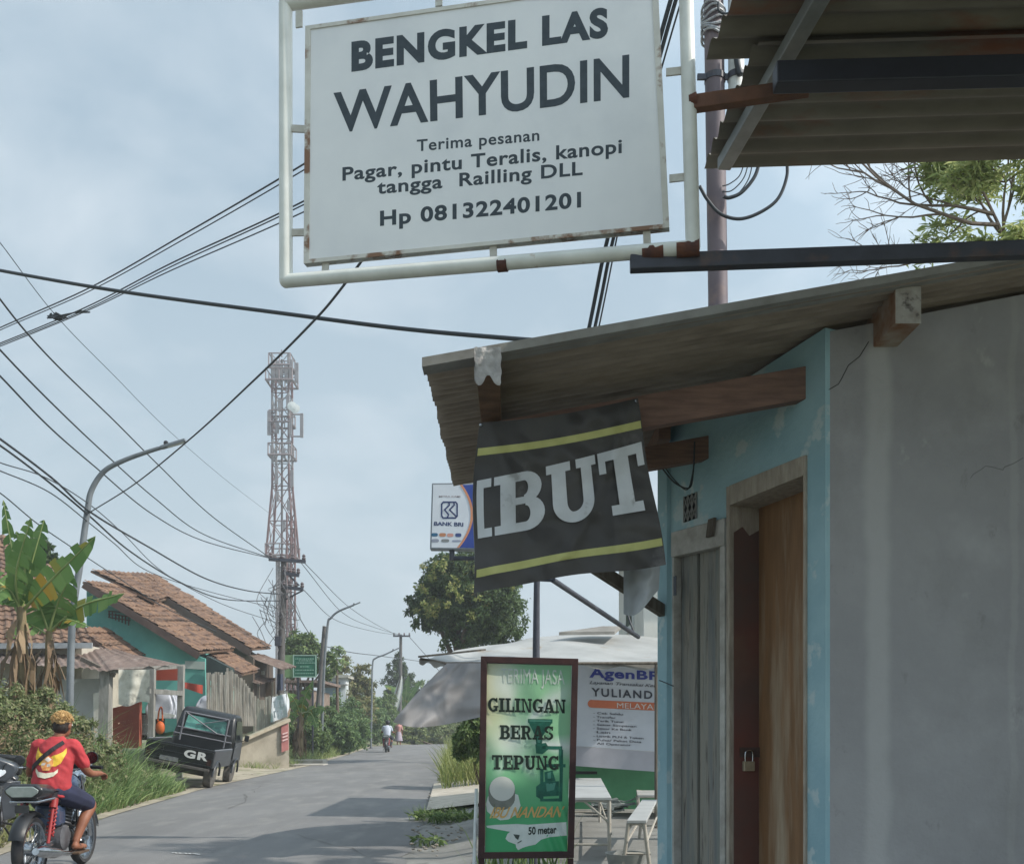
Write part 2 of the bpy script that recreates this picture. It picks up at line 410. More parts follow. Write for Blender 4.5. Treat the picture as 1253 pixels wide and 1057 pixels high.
# ------------------------------------------------------------------ ground, road, yard
def build_ground():
    xs = sorted(set([-400, -200, -100, -60, -40] + [-30+.6*i for i in range(80)] + [18+4*i for i in range(8)] + [60, 100, 200, 400]))
    ys = sorted(set([-60, -30, -15] + [-6+.7*i for i in range(120)] + [80+5*i for i in range(8)] + [140, 200, 400, 1500]))
    vs = []
    for y in ys:
        for x in xs:
            z = gz(x, y)
            if interp(y, EDGE_L)-.6 < x < interp(y, EDGE_R)+.6: z -= .06
            vs.append((x, y, z))
    w = len(xs); mb = MB(); mb.add(vs, [(j*w+i, j*w+i+1, (j+1)*w+i+1, (j+1)*w+i) for j in range(len(ys)-1) for i in range(w-1)])
    m = mat('soil', '#8a8270', '#6c6a50', 1.1, .95, .5, 9, c3='#58613e', s3=.5, lo3=.42, hi3=.6)
    structure(mb.build('ground', m, smooth=180))
    # asphalt strip with ragged edges
    ys = [-20+1*i for i in range(30)]+[10+.35*i for i in range(184)]+[75+3*i for i in range(5)]
    vs = []; nx = 10
    for y in ys:
        a = interp(y, EDGE_L)+.13*mnoise.noise(V((3, y*1.3, 0)))+.07*mnoise.noise(V((3, y*4.1, 5))); b = interp(y, EDGE_R)+.13*mnoise.noise(V((9, y*1.3, 0)))+.07*mnoise.noise(V((9, y*4.1, 5)))
        for i in range(nx+1):
            t = i/nx; vs.append((a+(b-a)*t, y, rise(y)+.035*(1-(2*t-1)**2)+.01))
    mb = MB(); w = nx+1
    mb.add(vs, [(j*w+i, j*w+i+1, (j+1)*w+i+1, (j+1)*w+i) for j in range(len(ys)-1) for i in range(nx)])
    m = mat('asphalt', '#757473', '#676665', .55, .88, .4, 70, c3='#807e7a', s3=1.7, lo3=.5, hi3=.75, stretch=(1.6, .5, 1))
    structure(mb.build('road', m, smooth=180))
    # dusty verge along the left edge
    mb = MB(); vs = []; ys = [8+.25*i for i in range(240)]
    for y in ys:
        a = interp(y, EDGE_L)
        w_ = .3+.26*mnoise.noise(V((y*.8, 2, 0)))+.16*mnoise.noise(V((y*2.9, 2, 0)))+(1.5*sst(20.5, 23, y)*(1-sst(30.5, 33, y)))
        for t in (0, .5, 1): 
            x = a+.16-w_*1.35*t; vs.append((x, y, max(gz(x, y), rise(y)+.01)+.014-(.03 if t == 1 else 0)))
    mb.add(vs, [(j*3+i, j*3+i+1, (j+1)*3+i+1, (j+1)*3+i) for j in range(len(ys)-1) for i in range(2)])
    structure(mb.build('road_shoulder', mat('dust', '#aaa08e', '#857d6d', 2.2, .95, .4, 30, c3='#6e7050', s3=1.3, lo3=.55, hi3=.65), smooth=180))
    # cast concrete yard in front of the stalls
    mb = MB(); vs = []; ys = [1+.6*i for i in range(26)]
    for y in ys:
        a = interp(y, EDGE_R)+.05*mnoise.noise(V((1, y*2, 5)))
        for k in range(13):
            x = a-.35+(5.35-a)*(k/12)**1.6
            vs.append((x, y, rise(y)+.004+.246*sst(.15, 1.6, x-a)))
    mb.add(vs, [(j*13+i, j*13+i+1, (j+1)*13+i+1, (j+1)*13+i) for j in range(len(ys)-1) for i in range(12)])
    structure(mb.build('yard_pavement', mat('yard_concrete', '#85847f', '#6f6e6a', 1.3, .9, .25, 30, c3='#5d5c58', s3=3.2, lo3=.58, hi3=.68), smooth=180))
    # pale sandy patch between the yard and the far right verge
    mb = MB(); pts = []
    for t in range(13):
        y = 15.6+t*.6; a = interp(y, EDGE_R); pts.append((a-.05, y, rise(y)+.05)); pts.append((a+1.7, y, gz(a+1.7, y)+.06))
    mb.add(pts, [(2*i, 2*i+1, 2*i+3, 2*i+2) for i in range(12)])
    structure(mb.build('sand_path', mat('pale_sand', '#b7aea0', '#9d9587', 4, .95, .3), smooth=180))
build_ground()
def road_details():
    mb = MB(); pl = lambda x, y: V(((x-CX)/F*(1.27*F/(y-HZ)), 1.27*F/(y-HZ), .056))
    for k in range(14):
        a = pl(212+k*2.4, 1043.5+k*.12+random.uniform(-.3, .3)); mb.poly([a+V((-.016, -.02, 0)), a+V((.016, -.02, 0)), a+V((.014, .018, 0)), a+V((-.014, .018, 0))])
    structure(mb.build('road_scratch', mat('scratch_white', '#c9c8c4'), None))
    mt = mat('crack_dark', '#585651', '#4a4945', 9, .95)
    for (x, y, n, dx, dy) in ((-4.6, 16, 14, -.08, .5), (-1.5, 10.2, 7, -.12, .3)):
        mb = MB(); p = []
        for k in range(n):
            p.append((x, y)); x += dx+random.gauss(0, .09); y += dy*random.uniform(.6, 1.4)
        for (a, b), (c, d) in zip(p, p[1:]):
            w = random.uniform(.003, .006); z = lambda yy, xx: rise(yy)+.012+.035*(1-(2*(xx-interp(yy, EDGE_L))/(interp(yy, EDGE_R)-interp(yy, EDGE_L))-1)**2)+.004
            mb.add([(a-w, b, z(b, a)), (a+w, b, z(b, a)), (c+w, d, z(d, c)), (c-w, d, z(d, c))], [(0, 1, 2, 3)])
        structure(mb.build('road_crack', mt, None))
road_details()

# ------------------------------------------------------------------ hanging welding-shop sign
def hanging_sign():
    Y0 = 3.3; X0 = (600-CX)/F*Y0
    pl = Plane((X0, Y0, 1), (X0, Y0, 3), (X0-5.02, Y0+1, 1)); h = pl.hit
    n = pl.n
    t = thing('hanging_sign', 'large white painted sign in a white pipe frame hanging over the road', 'sign', h(600, 330))
    r = .0235
    c = [h(349.5, 5), h(350, 344), h(848, 303), h(838, -62)]
    mb = MB()
    for a, b in ((0, 1), (1, 2), (2, 3), (3, 0)): mb.tube([c[a], c[b]], r, 14)
    for q in c: mb.ell(q, r, 12)
    mb.build('pipe_frame', mat('frame_paint', '#dcddd6', '#cbccc4', 7, .38, .03, c3='#a9947c', s3=9, lo3=.68, hi3=.74, spec=.5), t, smooth=40)
    # sheet panel with flat-bar edge
    q = [h(374, 33, .01), h(372, 323, .01), h(819, 279, .01), h(804.5, -28, .01)]
    panel = MB().slab(q, -n*.02).build('sheet_panel', mat('sign_sheet', '#e2e2e0', '#d6d7d7', 2.2, .42, .02, spec=.5, c3='#cacccc', s3=1.1, lo3=.5, hi3=.8), t)
    mb = MB(); w = .016
    def inset(p, cpt): return p+(cpt-p).normalized()*w*1.45
    cc = (q[0]+q[1]+q[2]+q[3])/4; qi = [inset(p, cc) for p in q]
    for i in range(4):
        j = (i+1) % 4; mb.slab([q[i]+n*.004, q[j]+n*.004, qi[j]+n*.004, qi[i]+n*.004], n*-.03)
    mb.build('edge_bar', mat('bar_paint', '#cfcdc4', '#bdbab0', 8, .5, .05, c3='#7f5f48', s3=6, lo3=.54, hi3=.6), t)
    # little tabs that hold the panel in the frame
    for a, b in (((356, 157.5), (375, 158.5)), ((356, 285), (374, 284.5)), ((815, 89), (838, 86.5)), ((819, 219), (842, 216.5)),
                 ((399, 314), (398, 332)), ((603, 292), (604, 318)), ((791, 278), (792, 300)), ((366, 14), (366, 34)), ((537, -4), (537, 8))):
        p, s = h(*a), h(*b); MB().beam(p, s, .024, .007, up=tuple(n)).build('tab', mat('tab_paint', '#c7c7bf', '#a79f92', 14, .55, .05), t)
    # lettering
    pt = lambda off=.0104: (lambda x, y: h(x, y, off))
    lines = [('BENGKEL LAS', [(430, 86), (744, 43.5), (744, 9), (430, 51.5)], .05, 1.13),
             ('WAHYUDIN', [(409, 162), (770, 118), (770, 67), (408, 114)], .02, 1.02),
             ('Terima pesanan', [(510, 185.2), (660, 172), (660, 158.2), (510, 171.3)], .018, 1.08),
             ('Pagar, pintu Teralis, kanopi', [(419, 221), (761, 187), (761, 170), (419, 205)], .024, 1.08),
             ('tangga  Railling DLL', [(461.5, 237.3), (713, 213.8), (713, 197.5), (461.5, 221.5)], .024, 1.08),
             ('Hp 081322401201', [(465, 276), (711, 253.2), (711, 234.8), (465, 258.2)], .032, 1.1)]
    for s, qd, b, sp in lines:
        write(s, qd, pt(), m_ink, panel, b, 0, sp)
    # welds gone rusty
    for (a, b, rr) in (((609, 324), (621, 323), .0245), ((843, 126), (853, 124), .026), ((786, 310), (812, 307), .0247), ((828, 306), (856, 303), .0255)):
        p, q_ = h(*a), h(*b); MB().tube([p.lerp(q_, k/8) for k in range(9)], [rr*(.985+.03*random.random()) for k in range(9)], 12).build('weld_rust', m_rust, t, smooth=60)
    mb = MB(); p0 = h(771, 323); p1 = V((3.2, p0.y-.12, P(0, 283.5, p0.y-.12).z)); mb.beam(p0, p1, .04, .05); mb.build('support_arm', m_dark, t, bevel=.004)
    mb = MB(); p0 = h(846, 128); p1 = P(990, 107.5, 3.1); mb.beam(p0, p1, .035, .045); mb.build('rusty_arm', mat('rusty_arm', '#73503f', '#5a4236', 9, .85, .25, c3='#8b8680', s3=5, lo3=.6, hi3=.7), t, bevel=.003, label='rust brown flat arm')
    mb = MB(); mb.tube(spline([h(846, 60, -.03), h(848, 120, -.045), h(851, 200, -.03), h(853, 270, -.03)]), .004, 6); mb.build('wire', m_wire, t)
hanging_sign()

# ------------------------------------------------------------------ shop on the right: blue side wall, grey front wall, corrugated roof
A = V((1.30, 4.09, 0)); B = V((.78, 5.28, 0))
AB = (B-A); ABn = AB.normalized(); NIN = V((-ABn.y, ABn.x, 0))          # into the shop
if NIN.x < 0: NIN = -NIN
WALL = Plane(A, B, A+V((0, 0, 1)))
def roof_z(x): return 2.72+(x+.33)*.178
def wu(px, py=800): return (WALL.hit(px, py)-A).dot(ABn)
def WP(u, z, d=0.): p = A+ABn*u+NIN*d; return V((p.x, p.y, z))
def zat(u, py):            # height of pixel row py at wall position u
    p = A+ABn*u; return H+(HZ-py)/F*p.y
LEN = AB.length
def shop():
    t = thing('shop_building', 'small shop with blue side wall, bare grey front wall and low corrugated roof', 'shop', (1.6, 4.6, 0))
    m_blue = mat('blue_wall_paint', '#a1c0c7', '#8dafb9', 2.2, .85, .2, 30, c3='#b5c6c8', s3=5, lo3=.58, hi3=.62, detail=12)
    m_grey = mat('grey_plaster', '#a1a0a0', '#8f8e8f', 1.3, .9, .25, 45, c3='#afaeae', s3=2.6, lo3=.5, hi3=.8, detail=10)
    mb = MB(); th = .18
    u = [0, wu(988, 560), wu(891, 596), wu(889, 640), wu(823, 650), LEN]
    d_top = [zat(u[1], 557), zat(u[2], 596)]; p_top = [zat(u[3], 633), zat(u[4], 651)]
    def strip(u0, u1, z00, z01, z10, z11):       # wall piece between two u, bottom heights z00,z01 top z10,z11
        q = [WP(u0, z00), WP(u1, z01), WP(u1, z11), WP(u0, z10)]
        mb.slab(q, NIN*th)
    rt = lambda uu: roof_z(WP(uu, 0).x)-.015
    strip(u[0], u[1], 0, 0, rt(u[0]), rt(u[1]))
    strip(u[1], u[2], d_top[0], d_top[1], rt(u[1]), rt(u[2]))
    strip(u[2], u[3], 0, 0, rt(u[2]), rt(u[3]))
    strip(u[3], u[4], p_top[0], p_top[1], rt(u[3]), rt(u[4]))
    strip(u[4], u[5], 0, 0, rt(u[4]), rt(u[5]))
    mb.build('side_wall', m_blue, t)
    # grey wall towards the camera, butted against the end of the blue wall
    mb = MB(); a = V((A.x+.02, A.y, 0)); b = V((5.4, 3.95, 0)); q0 = a+V((0, .01, 0)); nin = V((.02, 1, 0))*.15
    mb.slab([V((q0.x, q0.y, 0)), V((b.x, b.y, 0)), V((b.x, b.y, roof_z(b.x)-.03)), V((q0.x, q0.y, roof_z(q0.x)-.03))], V((.1, .15, 0)))
    gw = mb.build('front_wall', m_grey, t)
    gp = Plane(q0, b, q0+V((0, 0, 1)))
    # a hand-smoothed paler band of plaster and a thin trowel line, in the wall's own material
    nt = m_grey.node_tree; N = nt.nodes; Lk = nt.links; bs = N['Principled BSDF']; src = bs.inputs['Base Color'].links[0].from_socket
    tc = N.new('ShaderNodeTexCoord'); sx = N.new('ShaderNodeSeparateXYZ'); Lk.new(tc.outputs['Object'], sx.inputs[0])
    nz = N.new('ShaderNodeTexNoise'); nz.inputs['Scale'].default_value = 5; Lk.new(tc.outputs['Object'], nz.inputs['Vector'])
    for (pxc, wd, cc, st) in ((1074, .045, '#b9b8b6', .6), (1240, .014, '#adacaa', .35)):
        xc = gp.hit(pxc, 700).x-frame_of(gw).translation.x
        def mm(op, a_, b_):
            n = N.new('ShaderNodeMath'); n.operation = op
            for k, q in enumerate((a_, b_)):
                if isinstance(q, (int, float)): n.inputs[k].default_value = q
                else: Lk.new(q, n.inputs[k])
            return n.outputs[0]
        d = mm('ABSOLUTE', mm('SUBTRACT', mm('ADD', sx.outputs[0], mm('MULTIPLY', mm('SUBTRACT', nz.outputs['Fac'], .5), .05)), xc), 0)
        mr = N.new('ShaderNodeMapRange'); mr.interpolation_type = 'SMOOTHSTEP'; mr.inputs['From Min'].default_value = wd*1.5; mr.inputs['From Max'].default_value = wd*.5; mr.inputs['To Max'].default_value = st; Lk.new(d, mr.inputs['Value'])
        mx = N.new('ShaderNodeMix'); mx.data_type = 'RGBA'; Lk.new(mr.outputs[0], mx.inputs[0]); Lk.new(src, mx.inputs[6]); mx.inputs[7].default_value = lin(cc); src = mx.outputs[2]
    # damp stains and fine pale splashes on the plaster
    for (sc, dt, lo, hi, cc) in ((.9, 12, .52, .74, '#76756f'), (5.5, 12, .62, .7, '#7d7c78'), (3.1, 12, .64, .72, '#c2c1be')):
        n = N.new('ShaderNodeTexNoise'); n.inputs['Scale'].default_value = sc; n.inputs['Detail'].default_value = dt; n.inputs['Roughness'].default_value = .65
        mp_ = N.new('ShaderNodeMapping'); mp_.inputs['Location'].default_value = (sc, 3*sc, 7); mp_.inputs['Scale'].default_value = (1.2, 1, .75); Lk.new(tc.outputs['Object'], mp_.inputs[0]); Lk.new(mp_.outputs[0], n.inputs['Vector'])
        mr = N.new('ShaderNodeMapRange'); mr.inputs['From Min'].default_value = lo; mr.inputs['From Max'].default_value = hi; mr.inputs['To Max'].default_value = .6; Lk.new(n.outputs['Fac'], mr.inputs['Value'])
        mx = N.new('ShaderNodeMix'); mx.data_type = 'RGBA'; Lk.new(mr.outputs[0], mx.inputs[0]); Lk.new(src, mx.inputs[6]); mx.inputs[7].default_value = lin(cc); src = mx.outputs[2]
    Lk.new(src, bs.inputs['Base Color'])
    for c_ in (((1252, 560), (1225, 575), (1207, 570), (1180, 590)),):
        MB().tube([gp.hit(x+random.uniform(-3, 3), y, .001) for x, y in [(a[0]+(b[0]-a[0])*k/4, a[1]+(b[1]-a[1])*k/4) for a, b in zip(c_, c_[1:]) for k in range(4)]], .0009, 4).build('crack', mat('crack_fine', '#62615f'), gw)
    mb = MB(); cr = [(1063, 418), (1052, 436), (1038, 447), (1030, 463), (1026, 470), (1012, 478)]
    cr2 = [gp.hit(x, y, .002) for x, y in cr]; mb.tube(cr2, .0016, 4); mb.build('crack', mat('crack', '#3a3836'), gw)
    # back and far walls close the volume
    mb = MB(); bk = [V((B.x+.05, B.y+.02, 0)), V((5.4, 6.3, 0))]
    mb.slab([bk[0], bk[1], V((5.4, 6.3, 3.4)), V((bk[0].x, bk[0].y, roof_z(bk[0].x)-.02))], V((-.02, -.14, 0))); mb.build('back_wall', m_blue, t)
    # roof: corrugations run down the slope
    mb = MB(); y0, y1 = 3.79, 5.62; n = 31*8; x0 = -.335; x1 = 5.6
    def rf(i, j):
        y = y0+(y1-y0)*j; x = x0+(x1-x0)*i; e = .012*mnoise.noise(V((y*5, 0, 0))) if i < .01 else 0
        return V((x+e, y, roof_z(x)+.012+.012*math.cos(2*math.pi*(y-y0)/.06)))
    mb.grid(rf, 12, n); k = len(mb.v); top = [(a, b, c+.006) for a, b, c in mb.v]; nf = list(mb.f)
    mb.v += top; mb.f += [tuple(i+k for i in f) for f in nf]
    w = 13
    for j in range(n): mb.f.append((j*w, (j+1)*w, (j+1)*w+k, j*w+k))
    for i in range(12): mb.f.append((i, i+1, i+1+k, i+k))
    mb.build('corrugated_roof', mat('asbestos_sheet', '#a3978b', '#8a7f75', 7, .9, .15, 20, stretch=(.6, 3, 1), c3='#756a61', s3=2.2, lo3=.55, hi3=.7), t, smooth=180)
    mb = MB(); mb.slab([(x0-.01, y0-.014, roof_z(x0)+.034), (x1, y0-.014, roof_z(x1)+.034), (x1, y0-.014, roof_z(x1)+.012), (x0-.01, y0-.014, roof_z(x0)-.002)], (0, .09, 0))
    mb.build('verge_strip', mat('verge_metal', '#9c9b97', '#82807b', 6, .7, .1), t)
    # timber: purlins along the depth, rafters down the slope
    m_b = mat('red_brown_timber', '#86695c', '#6d554b', 6, .8, .15, stretch=(1, 8, 8)); m_end = mat('old_timber', '#7d5f49', '#5c4636', 9, .85, .2)
    xp = P(597, 470, 3.72).x; zt = roof_z(xp)-.004
    pu = MB().obox((xp-.043, 3.71, zt-.105), (.086, 0, 0), (0, 1.88, 0), (0, 0, .105)).build('purlin', m_end, t, bevel=.003)
    mb = MB()          # torn plastic bag wrapped over the purlin's end
    def wrap(i, j):
        a = -.5+i; zz = zt+.004-(.125+.02*math.sin(i*9))*j
        return V((xp+a*.1+.006*mnoise.noise(V((i*5, j*5, 1))), 3.700-.012*abs(mnoise.noise(V((i*6, j*7, 3))))-.01*mnoise.noise(V((i*9, j*9, 8))), zz))
    mb.grid(wrap, 12, 12)
    mb.grid(lambda i, j: V((xp-.05+.002*mnoise.noise(V((i*9, j*9, 2))), 3.695+.08*i, zt-.13*j*(1-.4*i))), 6, 6)
    mb.build('plastic_wrap', mat('torn_plastic', '#c9c7c6', '#a6a3a3', 14, .45, .3), pu, smooth=180)
    xq = P(1111, 375, 3.86).x; zq = P(0, 351, 3.86).z
    pu2 = MB().obox((xq-.05, 3.86, zq-.145), (.1, 0, 0), (0, .5, 0), (0, 0, .145)).build('purlin', mat('stained_timber', '#8a6248', '#a89a8c', 8, .85, .2), t, bevel=.004, label='purlin end with whitish face poking from grey wall')
    mb = MB(); mb.grid(lambda i, j: V((xq-.05+.1*i, 3.8565-.002*abs(mnoise.noise(V((i*6, j*6, 0)))), zq-.145+.145*j)), 6, 6); mb.build('end_paint', mat('peeling_white', '#b5b1aa', '#98928a', 20, .8, .2, c3='#5a5450', s3=9, lo3=.6, hi3=.66), pu2)
    for (yb, pxr, zt_, zb_, xl) in ((4.23, 980, 450, 490, xp-.03), (4.88, 863, 534, 562, xp+.0)):
        xr = (pxr-CX)/F*yb+.03; z1 = H+(HZ-zt_)/F*yb; z0 = H+(HZ-zb_)/F*yb; dz = (xr-xl)*.178
        MB().slab([(xl, yb-.03, z0-dz), (xr, yb-.03, z0), (xr, yb-.03, z1), (xl, yb-.03, z1-dz)], (0, .06, 0)).build('rafter', m_b, t, bevel=.003)
    MB().obox((WP(LEN, 0).x-.03, B.y-.25, roof_z(.75)-.1), (.06, 0, 0), (0, .5, 0), (0, 0, .09)).build('purlin', m_b, t)
    # wooden brace from the wall up to the eave
    mb = MB(); mb.beam(P(722, 690, 4.95), P(812, 748, 5.24), .045, .06); mb.build('brace', m_wood, t, bevel=.002)
    # door with timber frame
    m_fr = mat('door_frame_wood', '#b0a698', '#92887b', 7, .85, .25, stretch=(5, 5, 1))
    dr = MB(); D = u[1]; E = u[2]; fw = .035
    rec = .157; zb = .2
    dr.slab([WP(D+.012, zb, rec), WP(E-.03, zb, rec), WP(E-.03, d_top[1]-.05, rec), WP(D+.012, d_top[0]-.05, rec)], NIN*.03)
    nt = mat('varnished_door', '#8f6b4a', '#7c5d40', 4, .6, .12, stretch=(7, 7, .7), c3='#b5a68f', s3=1.1, lo3=.5, hi3=.75)
    door = dr.build('door', nt, t)
    mb = MB()
    mb.slab([WP(D, zb, -.012), WP(D+fw*.4, zb, -.012), WP(D+fw*.4, d_top[0], -.012), WP(D, d_top[0], -.012)], NIN*rec)      # near post
    mb.slab([WP(E-.026, zb, -.012), WP(E, zb, -.012), WP(E, d_top[1], -.012), WP(E-.026, d_top[1]-.002, -.012)], NIN*(rec+.04))
    fb = zat(E, 626)-d_top[1]
    mb.slab([WP(D+fw*.4, d_top[0]+fb*.72, -.014), WP(E-.026, d_top[1]+fb*.8, -.014), WP(E-.026, d_top[1], -.014), WP(D+fw*.4, d_top[0], -.014)], NIN*(rec+.045))
    frm = mb.build('door_frame', m_fr, t, bevel=.002)
    # dark painted hasp board lining the far jamb, with the padlock
    ju = E-.0275
    MB().slab([WP(ju, zb, .012), WP(ju, zb, rec-.002), WP(ju, d_top[1]-.2, rec-.002), WP(ju, d_top[1]-.23, .1), WP(ju, d_top[1]-.19, .06), WP(ju, d_top[1]-.22, .012)], -ABn*.004).build('jamb_board', mat('oxblood_paint', '#70463e', '#5c4c46', 2.2, .75, .1, c3='#6e5548', s3=2.6, lo3=.55, hi3=.72), frm)
    jp = Plane(WP(ju-.006, 0, 0), WP(ju-.006, 0, 1), WP(ju-.006, 1, 0)); mb = MB()
    bp = [jp.hit(*q) for q in ((908, 931), (921, 931), (921, 943), (908, 943))]
    mb.slab(bp, -ABn*.018); body = mb.build('padlock', mat('brass', '#b7ad96', '#a39882', 30, .35, metal=.4), frm, bevel=.003)
    mb = MB(); sh = [jp.hit(910.5, 932), jp.hit(910.5, 922), jp.hit(912, 918.5), jp.hit(915, 917.5), jp.hit(918, 918.5), jp.hit(919.5, 922), jp.hit(919.5, 932)]
    mb.tube([p-ABn*.009 for p in spline(sh, 4)], .0045, 8); mb.build('shackle', m_chrome, body, smooth=60)
    mb = MB(); bp = [jp.hit(*q) for q in ((905, 914), (930, 914), (930, 926), (905, 926))]; mb.slab(bp, -ABn*.003); mb.build('hasp', mat('hasp_steel', '#4a3b36', '#5a4a44', 20, .6), frm)
    # plank shutter
    mb = MB(); a, b = u[3]+.004, u[4]-.004; nP = 5; zz = .2
    edges = [a+.045]+[a+.045+(b-.02-a-.045)*k/nP for k in range(1, nP+1)]
    cols = ['#7f8480', '#737879', '#8d8d85', '#787b76', '#6d7475']
    for k in range(nP):
        e0, e1 = edges[k]+.003, edges[k+1]-.003; dd = .03+.006*((k*7) % 3)
        zt0 = p_top[0]+(p_top[1]-p_top[0])*(e0-a)/(b-a); MB().slab([WP(e0, zz, dd), WP(e1, zz, dd), WP(e1, zt0-.115, dd), WP(e0, zt0-.115, dd)], NIN*.02).build('plank', mat('grey_plank%d' % k, cols[k], '#948e83', 3, .9, .35, stretch=(9, 9, .6), c3='#454543', s3=6, lo3=.55, hi3=.7), t, bevel=.002)
    fs = MB(); hb = zat(u[4], 651)-zat(u[4], 682)
    fs.slab([WP(a, p_top[0]-.004, -.012), WP(b, p_top[1]-.004, -.012), WP(b, p_top[1]-hb, -.012), WP(a, p_top[0]-hb, -.012)], NIN*.09)
    fs.slab([WP(a, zz, -.008), WP(a+.04, zz, -.008), WP(a+.04, p_top[0]-hb, -.008), WP(a, p_top[0]-hb, -.008)], NIN*.09)
    fs.slab([WP(b-.016, zz, -.006), WP(b, zz, -.006), WP(b, p_top[1]-hb, -.006), WP(b-.016, p_top[1]-hb, -.006)], NIN*.09)
    fs.build('shutter_frame', mat('grey_frame_wood', '#bdbab3', '#9f9a92', 6, .85, .25, stretch=(2, 2, 2)), t, bevel=.002)
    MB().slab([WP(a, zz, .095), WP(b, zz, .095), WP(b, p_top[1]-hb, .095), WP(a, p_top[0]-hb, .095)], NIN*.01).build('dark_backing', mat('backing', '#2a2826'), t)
    MB().obox(WP(wu(877, 640), zat(wu(877, 640), 656), -.03), ABn*.05, NIN*.016, V((0, 0, .085))+ABn*-.02).build('wood_chip', m_wood, t)
    # hinge
    mb = MB(); hu = wu(829, 710); mb.obox(WP(hu, zat(hu, 728), -.009), ABn*.025, NIN*.003, V((0, 0, .1))); mb.build('hinge', m_dark, t)
    # vent block
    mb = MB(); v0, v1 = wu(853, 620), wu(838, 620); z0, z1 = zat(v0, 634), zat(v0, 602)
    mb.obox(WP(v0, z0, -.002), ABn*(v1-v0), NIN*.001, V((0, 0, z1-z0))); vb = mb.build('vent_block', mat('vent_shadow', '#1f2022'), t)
    mb = MB(); k = 3
    for i in range(k+1):
        uu = v0+(v1-v0)*i/k; mb.tube([WP(uu, z0, -.006), WP(uu, z1, -.006)], .004, 6)
    for i in range(k):
        for j in range(2):
            ua, ub = v0+(v1-v0)*i/k, v0+(v1-v0)*(i+1)/k; za, zc = z0+(z1-z0)*j/2, z0+(z1-z0)*(j+1)/2
            mb.tube([WP(ua, za, -.006), WP(ub, zc, -.006)], .0035, 5); mb.tube([WP(ub, za, -.0065), WP(ua, zc, -.0065)], .0035, 5)
    mb.build('vent_lattice', mat('vent_cement', '#8b8b88'), vb)
    # loose cable under the rafters
    mb = MB(); mb.tube(spline([P(850, 540, 4.8), P(848, 580, 4.85), P(843, 597, 4.85), P(825, 590, 4.9), P(808, 570, 4.95)]), .004, 6)
    mb.tube(spline([P(812, 570, 4.95), P(828, 590, 4.9), P(842, 598, 4.86), P(850, 566, 4.84)]), .003, 6); mb.build('cable', m_wire, t)
    mb = MB(); mb.tube([P(807, 832, 5.2), P(824, 839, 5.1)], .003, 5); mb.build('cable', m_wire, t)
shop()

